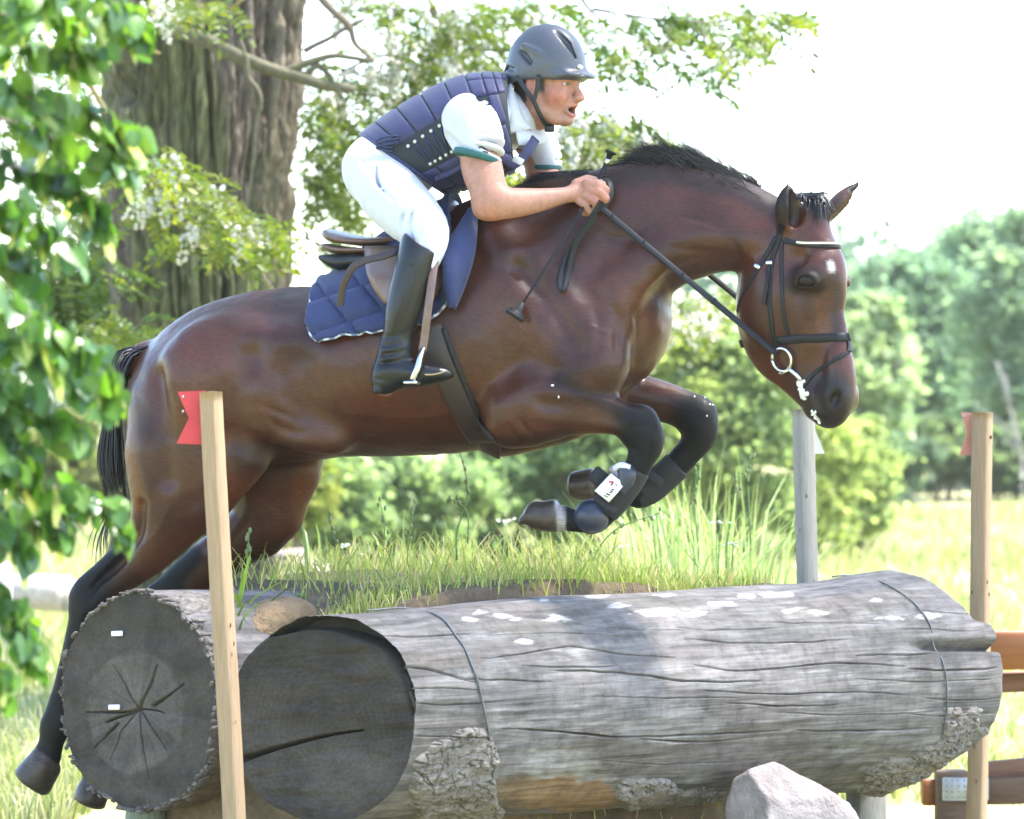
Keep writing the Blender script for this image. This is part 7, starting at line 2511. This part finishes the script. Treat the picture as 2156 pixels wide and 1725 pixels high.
bridle = empty('bridle', PH(1700, 600), 'black leather bridle with white browband on the horse head', 'bridle')
h, nr = headring(722, 712)
ribbon('noseband', h, nr, .025, .009, M_LEATH, bridle, 2)
h, nr = headring(498, 521, 36, -95, 95)
ribbon('browband', h, nr, .016, .006, M_LEATH, bridle, 2)
h, nr = headring(499, 520, 26, -62, 62, .007)
ribbon('browband_trim', h - np.array([0, 0, -.003]), nr, .006, .003, simple('ivory_trim', (.75, .72, .58), (.6, .56, .42), 60, .5, .2, .001), bridle, 2)
strap('headpiece', [(1646, 470), (1642, 488), (1640, 504)], .024, bridle)
strap('cheekpiece', [(1642, 500), (1628, 540), (1622, 580), (1621, 640), (1626, 690), (1634, 738)], .015, bridle)
strap('noseband_strap', [(1646, 506), (1645, 560), (1648, 640), (1655, 690), (1666, 718)], .012, bridle)
strap('throatlash', [(1634, 500), (1617, 532), (1598, 564), (1577, 598), (1560, 628), (1553, 655)], .014, bridle)
strap('strap_end', [(1621, 560), (1617, 600), (1611, 642)], .012, bridle, off=.008)
strap('flash_strap', [(1785, 742), (1768, 752), (1742, 768), (1715, 786), (1697, 806), (1684, 826)], .013, bridle)
strap('curb_strap', [(1786, 716), (1788, 728), (1788, 740)], .02, bridle)
for (x, y, a) in ((1597, 563, .5), (1621, 556, 0)):
    h, nr = hits([(x, y)], .007)
    if len(h):
        mb = MB(); add_box(mb, h[0], .022, .006, .012, roty(a) @ rotz(-.5), .002)
        mb.build('buckle', M_STEEL, bridle, sm=False)
for y in (578, 597, 616):
    h, nr = hits([(1620, y)], .009)
    if len(h):
        mb = MB(); add_box(mb, h[0], .017, .005, .005, rotz(-.5), .001); mb.build('keeper', M_LEATH, bridle, sm=False)
# bit: loose ring and cheek
h, nr = hits([(1652, 756)], .014)
rc = h[0]
e1, e2 = unit(np.cross(nr[0], [0, 0, 1])), np.array([0, 0, 1.0])
e2 = unit(e2 - nr[0] * np.dot(e2, nr[0]))
th = np.linspace(0, 2 * np.pi, 29)
mb = MB(); add_tube(mb, rc + .034 * (np.cos(th)[:, None] * e1 + np.sin(th)[:, None] * e2), .0048, 8, up=nr[0])
mb.build('bit_ring', M_STEEL, bridle)
mb = MB(); add_tube(mb, spline([hits([(1662, 774)], .008)[0][0], hits([(1676, 786)], .008)[0][0], hits([(1688, 800)], .006)[0][0]], 4), .0075, 8)
mb.build('bit_cheek', M_STEEL, bridle)
mb = MB(); add_tube(mb, np.array([rc + e2 * -.03 - e1 * .02, rc + e2 * -.042 + e1 * .012]), .005, 8); mb.build('bit_link', M_STEEL, bridle)
M_FOAM = simple('white_foam', (.78, .77, .72), (.62, .60, .54), 60, .5, .5, .004)
mb = MB()
for k in range(26):
    t = k / 25
    q = hits([(1682 + 12 * t + RNG.normal(0, 3), 798 + 40 * t + RNG.normal(0, 2))], .002)[0]
    if len(q): ball(mb, q[0], RNG.uniform(.004, .009, 3), n=5, m=7)
for k in range(14):
    t = k / 13
    q = hits([(1712 + 12 * t + RNG.normal(0, 2), 866 + 24 * t)], .001)[0]
    if len(q): ball(mb, q[0], RNG.uniform(.003, .007, 3), n=5, m=7)
mb.build('mouth_foam', M_FOAM, horse, kind='stuff')


mb = MB()
for fx, fy in ((1462, 836), (1484, 838), (1494, 852), (1500, 853), (1488, 876), (1176, 836), (1163, 812)):
    q = hits([(fx, fy)], .001)[0]
    if len(q): ball(mb, q[0], RNG.uniform(.002, .005, 3), n=5, m=7)
mb.build('foam_flecks', M_FOAM, horse, kind='stuff')


def in_front(pts, gap=.008):
    """Keeps a strap's points from sinking into the horse."""
    pts = np.array(pts, float)
    for i in range(len(pts)):
        for _ in range(60):
            if HF.sample(pts[i][None])[0] > gap: break
            pts[i][1] -= .006
            pts[i][[0, 2]] = P(*pix(pts[i] + np.array([0, .006, 0])), pts[i][1])[[0, 2]]
    return pts


def line_px(a, b, Ya, Yb, n=24):
    return np.array([P(a[0] + (b[0] - a[0]) * t, a[1] + (b[1] - a[1]) * t, Ya + (Yb - Ya) * t) for t in np.linspace(0, 1, n)])


hand_Y = H(1256, 430, -.150)[1]
rp = in_front(line_px((1254, 428), (1634, 744), hand_Y - .01, rc[1] - .004))
for _ in range(6): rp[1:-1] = (rp[:-2] + rp[1:-1] * 2 + rp[2:]) / 4
ribbon('rein', rp, (.25, -1, .25), .018, .004, M_LEATH, bridle, 2)
for t in (.12, .30, .48, .66):
    q = rp[int(t * (len(rp) - 1))]
    mb = MB(); add_box(mb, q + np.array([0, -.004, 0]), .007, .005, .021, roty(math.radians(40)), .001); mb.build('rein_stop', M_LEATH, bridle, sm=False)
far_bit = rc + HL * .17
rp2 = np.array([H(1300, 420, .14) * (1 - t) + far_bit * t for t in np.linspace(0, 1, 20)])
rp2 = np.array([p if HF.sample(p[None])[0] > .01 else p + HW * .05 for p in rp2])
ribbon('rein', rp2, (.25, -1, .25), .018, .004, M_LEATH, bridle, 2)
lp = [(1266, 424), (1246, 458), (1214, 505), (1190, 545), (1179, 588), (1181, 611), (1192, 602), (1200, 560), (1212, 515), (1238, 478), (1258, 452)]
lpt = in_front(spline([P(x, y, H(x, y, -.20)[1] - .02 * i / 10) for i, (x, y) in enumerate(lp)], 4), .012)
for _ in range(4): lpt[1:-1] = (lpt[:-2] + lpt[1:-1] * 2 + lpt[2:]) / 4
ribbon('rein_end', lpt, (.3, -1, 0.1), .017, .003, M_LEATH, bridle, 2)
hl = spline([H(1256, 428, -.16), H(1274, 432, -.15), H(1286, 410, -.14), H(1284, 386, -.12), H(1272, 378, -.10)], 4)
ribbon('rein_loop', hl, (.5, -1, .1), .02, .004, M_LEATH, bridle, 2)

# whip
whip = empty('riding_whip', H(1258, 400, -.15), 'short black riding whip with square flap held in the fist', 'whip')
wt = [(1284, 326), (1264, 374), (1240, 416), (1205, 478), (1150, 562), (1100, 640)]
wp = in_front(spline([P(x, y, H(x, y, l)[1]) for (x, y), l in zip(wt, (-.10, -.115, -.14, -.20, -.27, -.30))], 5), .012)
for _ in range(5): wp[1:-1] = (wp[:-2] + wp[1:-1] * 2 + wp[2:]) / 4
t = np.linspace(0, 1, len(wp))
mb = MB(); add_tube(mb, wp, np.interp(t, [0, .34, .38, 1], [.0075, .0075, .0048, .0036]), 8); mb.build('shaft', M_LEATH, whip)
d = unit(wp[0] - wp[2])
mb = MB(); add_tube(mb, np.array([wp[0] - d * .012, wp[0] + d * .002, wp[0] + d * .005, wp[0] + d * .010]), [.008, .010, .017, .017], 12); mb.build('cap', M_LEATH, whip)
mb = MB(); add_tube(mb, np.array([wp[1], wp[2]]), .0092, 10); mb.build('band', M_STEEL, whip)
e = unit(wp[-1] - wp[-4])
b0 = wp[-1]
sd = unit(np.cross(e, [0, -1, 0]))
mb = MB()
v = []
for off in (-.004, .004):
    for a_, w_ in ((-.004, .008), (.022, .010), (.028, .026), (.048, .030)):
        v += [b0 + e * a_ + sd * w_ + np.array([0, off, 0]), b0 + e * a_ - sd * w_ + np.array([0, off, 0])]
v = np.array(v)
f = [[i * 2, i * 2 + 1, i * 2 + 3, i * 2 + 2] for i in range(3)]
f = f + [[a_ + 8 for a_ in q[::-1]] for q in f] + [[i * 2, i * 2 + 2, i * 2 + 10, i * 2 + 8] for i in range(3)] + [[i * 2 + 1, i * 2 + 9, i * 2 + 11, i * 2 + 3] for i in range(3)] + [[0, 8, 9, 1], [6, 7, 15, 14]]
mk('flap', v, np.array(f), M_LEATH, whip, False)
mb = MB(); add_box(mb, b0 + e * .040, .062, .012, .012, roty(-math.atan2(sd[2], sd[0])), .003); mb.build('flap_edge', M_LEATH, whip, sm=False)

# ---------------- saddle pad: laid over the back by rays towards the spine
NU, NV = 72, 40
ctr = lambda x: np.interp(x, [640, 700, 800, 900, 1000], [785, 775, 765, 735, 700])
pad_rows, pad_uv = [], []
for iu in range(NU):
    u = iu / (NU - 1)
    tx, bx = 697 + (1002 - 697) * u, 652 + (957 - 652) * u
    by = np.interp(u, [0, .03, .08, .5, .8, 1], [700, 715, 724, 706, 690, 640])
    side = {}
    for sg in (-1, 1):
        al = np.radians(np.linspace(90, -35, 64))
        pts = []
        for a in al:
            fr = (math.pi / 2 - a) / math.radians(100)
            x = tx + (bx - tx) * min(fr, 1.15) + (47 if sg < 0 else 0) * math.cos(a)
            c = H(x, ctr(x), 0)
            d = HW * sg * math.cos(a) + np.array([-.12, 0, 1.0]) * math.sin(a)
            hh = HF.ray(c + d * .72, -d, .75, .008)[0]
            pts.append(hh)
        pts = np.array(pts)
        pts = pts[~np.isnan(pts[:, 0])]
        side[sg] = pts
    n_ = side[-1]
    ok = np.where(pix(n_)[:, 1] <= by)[0]
    last = ok[-1] if len(ok) else len(n_) - 1
    def res(pts, last, m):
        pts = pts[:last + 1]
        q = np.linspace(0, len(pts) - 1, m)
        return np.stack([np.interp(q, np.arange(len(pts)), pts[:, i]) for i in range(3)], -1)
    pad_rows.append(np.vstack([res(n_, last, NV)[::-1], res(side[1], min(last, len(side[1]) - 1), 16)[1:]]))
pad_g = np.array(pad_rows)
for _ in range(2):
    pad_g[1:-1] = (pad_g[:-2] + 2 * pad_g[1:-1] + pad_g[2:]) / 4
nrm = HF.normal(pad_g.reshape(-1, 3)).reshape(pad_g.shape)
pp_ = pix(pad_g)
qa = np.abs(np.sin((pp_[..., 1] + .33 * pp_[..., 0]) * math.pi / 62))
qb = np.abs(np.sin((pp_[..., 1] * .75 - pp_[..., 0] * .8) * math.pi / 78))
quilt = np.minimum(np.clip(qa * 2.0, 0, 1), np.clip(qb * 2.4, 0, 1)) ** .6
padv = pad_g + nrm * (.010 + .019 * quilt)[..., None]
# the loose front edge stands away from the shoulder
uu = np.linspace(0, 1, NU)[:, None, None]
padv = padv + nrm * .05 * smooth(.90, 1.0, uu) * np.linspace(.25, 1, padv.shape[1])[None, ::-1, None]
pad = mk('saddle_pad', padv.reshape(-1, 3), grid_faces(NU, padv.shape[1]), M_NAVY, None, True, label='navy quilted saddle pad with white dashed piping under the saddle', cat='saddle pad')
md = pad.modifiers.new('t', 'SOLIDIFY'); md.thickness = .010; md.offset = -1


def piping(pts, name='piping'):
    pts = spline(pts, 3)
    L = np.concatenate([[0], np.cumsum(np.linalg.norm(np.diff(pts, axis=0), axis=1))])
    n = int(L[-1] / .006)
    q = np.stack([np.interp(np.linspace(0, L[-1], n), L, pts[:, i]) for i in range(3)], -1)
    v, f, c = tube_vf(q, .0045, 7, caps=False)
    col = np.where((np.arange(n) // 3 % 2 == 0)[:, None], (.55, .57, .60), (.10, .13, .22))
    mk(name, v, f, M_PIPE, pad, True, np.repeat(col, 7, axis=0))


out = .003
piping(np.vstack([padv[0, ::2][:NV // 2][::-1], padv[::3, 0]]) + np.array([0, -out, 0]))
i_ = int(.93 * NU)
pip = np.array([P(x, y, H(x, y, l)[1]) for x, y, l in ((990, 446, -.16), (966, 482, -.25), (941, 520, -.33), (936, 560, -.365), (936, 590, -.375), (943, 622, -.37), (951, 648, -.36))])
piping(pip)
# rolled front panel of the pad between piping and shoulder
edge = np.array([P(x, y, H(x, y, l)[1]) for x, y, l in ((1000, 436, -.12), (1000, 480, -.21), (998, 520, -.28), (990, 556, -.315), (978, 592, -.33), (966, 622, -.335), (953, 650, -.34))])
A_, B_ = spline(pip, 4), spline(edge, 4)
g = np.stack([A_ * (1 - t) + B_ * t + np.array([0, -1, 0.1]) * .022 * math.sin(math.pi * t) for t in np.linspace(0, 1, 8)], 1)
o = mk('pad_front', g.reshape(-1, 3), grid_faces(len(A_), 8), M_NAVY, pad)
md = o.modifiers.new('t', 'SOLIDIFY'); md.thickness = .010; md.offset = -1

# ---------------- saddle
saddle = empty('saddle', H(830, 520, 0), 'brown leather jumping saddle with black panel under the rider', 'saddle')
LF = Field((-0.62, -0.46, 1.84), (-0.02, 0.44, 2.26), 0.0052)
htube(LF, [(697, 493, 0, 10, .10), (712, 500, 0, 14, .155), (742, 509, 0, 16, .17), (790, 513, 0, 13, .165), (850, 508, 0, 14, .13), (905, 480, 0, 18, .10), (945, 440, 0, 22, .08)], .02)
htube(LF, [(704, 522, 0, 11, .14), (740, 530, 0, 13, .165), (800, 530, 0, 14, .175), (860, 530, 0, 20, .17), (920, 500, 0, 26, .14)], .008)
htube(LF, [(690, 509, 0, 2, .2), (740, 519, 0, 2, .2), (800, 523, 0, 2, .2), (860, 519, 0, 3, .2)], .006, op='sub')
fmesh(LF, 'seat', M_BROWN, saddle)
for s_ in (-1, 1):
    KF = Field((-0.62, -0.40 if s_ < 0 else -.02, 1.82), (-0.10, .02 if s_ < 0 else .42, 2.06), 0.006)
    htube(KF, [(690, 546, s_ * .10, 9, .06), (720, 553, s_ * .11, 18, .07), (760, 550, s_ * .11, 18, .07), (820, 556, s_ * .13, 18, .08)], .02)
    fmesh(KF, 'panel', simple('black_panel', (.011, .011, .012), (.007, .007, .0075), 40, .5, .3), saddle)
# flaps: curved leather sheets down the near and far side
for s_ in (-1, 1):
    rows = []
    for y in np.linspace(520, 646, 14):
        xl = np.interp(y, [520, 545, 575, 612, 636, 646], [768, 768, 772, 788, 806, 830])
        xr = np.interp(y, [520, 560, 600, 646], [930, 938, 930, 905])
        r_ = []
        for t in np.linspace(0, 1, 12):
            x = xl + (xr - xl) * t
            l = s_ * np.interp(y, [520, 545, 580, 646], [.20, .275, .335, .362])
            r_.append(H(x + (0 if s_ < 0 else 14), y, l * (1 - .06 * (2 * t - 1) ** 2)))
        rows.append(r_)
    rows = np.array(rows)
    o = mk('flap', rows.reshape(-1, 3), grid_faces(14, 12), M_BROWN, saddle)
    md = o.modifiers.new('t', 'SOLIDIFY'); md.thickness = .008; md.offset = 0
ribbon('leather_end', [H(850, 524, -.34), H(833, 530, -.36), H(803, 540, -.375), (H(770, 548, -.385)), H(744, 562, -.39), H(727, 590, -.39), H(719, 620, -.385), H(716, 646, -.38)], (.1, -1, .25), .022, .005, M_DBROWN, saddle, 4)
ribbon('stirrup_leather', [H(916, 545, -.385), H(908, 600, -.425), H(900, 660, -.435), H(893, 716, -.43), H(889, 738, -.43)], (-.2, -1, .0), .024, .006, M_BROWN, saddle, 4)
ribbon('stirrup_leather', [H(935, 560, .36), H(925, 640, .42), H(912, 735, .43)], (0, 1, .0), .024, .006, M_BROWN, saddle, 4)
for s_ in (-1, 1):
    dx = 0 if s_ < 0 else 22
    iron = MB()
    L = lambda a: s_ * .405 + s_ * a
    add_tube(iron, spline([H(868 + dx, 800, L(.068)), H(878 + dx, 778, L(.070)), H(884 + dx, 756, L(.058)), H(890 + dx, 738, L(.030)), H(891 + dx, 734, L(.018)), H(890 + dx, 738, L(-.0)), H(884 + dx, 758, L(-.04)), H(878 + dx, 780, L(-.058)), H(870 + dx, 800, L(-.060))], 4), .0095, 8)
    st = iron.build('stirrup_iron', M_STEEL, saddle)
    mb = MB(); add_box(mb, H(876 + dx, 806, L(.002)), .042, .145, .010, rotz(-TH), .003); mb.build('tread', M_STEEL, st, sm=False)
# girth
gp = [(905, 690), (922, 740), (944, 795), (966, 845), (992, 895), (1014, 925)]
h, nr = hits(spline(np.array(gp, float), 5), .006)
und, un = [], []
for l in np.linspace(-.17, .24, 12):
    o_ = H(1030, 1010, l)
    q = HF.ray(o_, [0, 0, 1], .4, .005)[0]
    if not np.isnan(q[0]):
        und.append(q + np.array([0, 0, -.006])); un.append(HF.normal(q[None])[0])
ribbon('girth', np.vstack([h, und]), np.vstack([nr, un]), .072, .008, M_DBROWN, saddle, 2)
gp = np.array(gp, float) + np.array([30, 2])
h, nr = hits(spline(gp, 5), .010)
ribbon('girth_edge', h, nr, .016, .006, M_LEATH, saddle, 2)

# ---------------- leg boots
M_BOOTN = simple('navy_boot_shell', (.021, .026, .048), (.013, .017, .032), 40, .38, .2, .001)
M_NEO = simple('black_neoprene', (.010, .010, .012), (.007, .007, .009), 90, .75, .4, .001)
lb = empty('tendon_boot', H(1300, 1040, -.185), 'navy tendon boot with white label on the near front leg', 'leg boot', 'boots on the front legs')
XF = Field((0.10, -0.55, 1.06), (0.44, -0.10, 1.40), 0.0036)
htube(XF, [(1335, 988, -.19, 35, .042), (1318, 1018, -.19, 34, .041), (1290, 1055, -.187, 34, .041), (1275, 1072, -.186, 33, .04)], .006, re=.006)
shell = fmesh(XF, 'shell', M_NEO, lb)
XF2 = Field((0.10, -0.55, 1.06), (0.44, -0.10, 1.40), 0.0036)
htube(XF2, [(1312, 982, -.215, 10, .03), (1320, 1000, -.22, 22, .03), (1312, 1030, -.215, 12, .03)], .01)
fmesh(XF2, 'tendon_guard', M_BOOTN, lb)
XF3 = Field((0.10, -0.55, 1.0), (0.40, -0.10, 1.34), 0.0036)
XF3.ell(H(1247, 1087, -.19), np.array([39, 39, 39]) * S(-.25) * [1, 1.0, .92], None, .01)
fmesh(XF3, 'fetlock_cap', M_BOOTN, lb)
lc = [(1287, 997), (1316, 1020), (1282, 1058), (1252, 1034)]
Yl = H(1285, 1025, -.245)[1]
q = [P(x, y, Yl + dy) for (x, y), dy in zip(lc, (.004, -.004, -.004, .004))]
M_LABEL = simple('white_label', (.78, .77, .76), (.70, .69, .68), 40, .5, .1)
nl = unit(np.cross(q[1] - q[0], q[3] - q[0])); nl = nl * (-np.sign(nl[1]))
v = np.array([p + nl * .006 for p in q] + [p - nl * .004 for p in q])
lab = mk('label_plate', v, np.array([[0, 1, 2, 3], [7, 6, 5, 4], [0, 4, 5, 1], [1, 5, 6, 2], [2, 6, 7, 3], [3, 7, 4, 0]]), M_LABEL, lb, False)
q = np.array([p + nl * .0068 for p in q])


def lq(a, b):
    return (q[0] * (1 - a) + q[1] * a) * (1 - b) + (q[3] * (1 - a) + q[2] * a) * b


for (a0, b0_, a1, b1, w_, mt) in ((.25, .34, .42, .22, .005, mk_red), (.42, .22, .5, .30, .004, mk_red), (.42, .26, .50, .40, .005, simple('print_brown', (.16, .08, .04), None, 60, .6, 0)), (.60, .24, .74, .26, .003, mk_dark),
                                  (.62, .50, .78, .47, .004, mk_dark), (.64, .58, .80, .56, .003, mk_dark), (.66, .66, .78, .62, .003, mk_dark), (.58, .78, .80, .74, .004, mk_dark), (.56, .90, .78, .86, .0025, mk_dark)):
    ribbon('print', [lq(a0, b0_), lq((a0 + a1) / 2, (b0_ + b1) / 2), lq(a1, b1)], nl, w_, .001, mt, lab, 2)
ribbon('strap', [H(1285, 985, -.22), H(1308, 1003, -.238), H(1330, 1024, -.225)], (-.3, -1, .1), .018, .004, simple('grey_strap', (.24, .22, .24), None, 60, .6, .2), lb)
mb = MB(); add_box(mb, H(1262, 1006, -.19), .055, .03, .05, roty(math.radians(40)), .006); mb.build('strap_tab', M_NEO, lb, sm=False)
ribbon('strap', [H(1256, 1048, -.215), H(1280, 1068, -.238), H(1300, 1078, -.215)], (-.3, -1, .1), .02, .004, M_NEO, lb)
rim = MB(); add_tube(rim, spline([H(1294, 987, -.225), H(1308, 980, -.24), H(1326, 986, -.235)], 5), .010, 8); rim.build('fleece_rim', simple('pale_fleece', (.6, .6, .64), (.5, .5, .54), 90, .9, .4), lb)
lb2 = empty('tendon_boot', H(1400, 1010, .165), 'plain black tendon boot on the far front leg', 'leg boot', 'boots on the front legs')
XF = Field((0.16, -0.25, 1.10), (0.66, 0.30, 1.44), 0.005)
htube(XF, [(1425, 980, .165, 32, .037), (1400, 1003, .165, 32, .037), (1368, 1028, .165, 34, .038), (1345, 1036, .165, 36, .04)], .006, re=.01)
fmesh(XF, 'shell', M_NEO, lb2)
mb = MB(); add_box(mb, H(1380, 1010, .115), .05, .012, .03, roty(.7), .003); mb.build('strap', M_NEO, lb2, sm=False)
# ================================================================== HAZE: thin summer air; the far wood's paleness also sits in its leaf colours
hz = bpy.data.materials.new('summer_haze')
hz.use_nodes = True
t = hz.node_tree
t.nodes.clear()
vo = t.nodes.new('ShaderNodeVolumePrincipled')
vo.inputs['Color'].default_value = (.95, .98, 1.0, 1)
vo.inputs['Density'].default_value = 0.0003
vo.inputs['Anisotropy'].default_value = 0.2
ho = t.nodes.new('ShaderNodeOutputMaterial')
t.links.new(vo.outputs[0], ho.inputs['Volume'])
v_, f_q, f_t = box_vf((0, 190, 5.75), 540, 480, 16.5)
props(mk('haze', v_, f_q, hz, None, False), kind='stuff')
SC.cycles.volume_bounces = 1
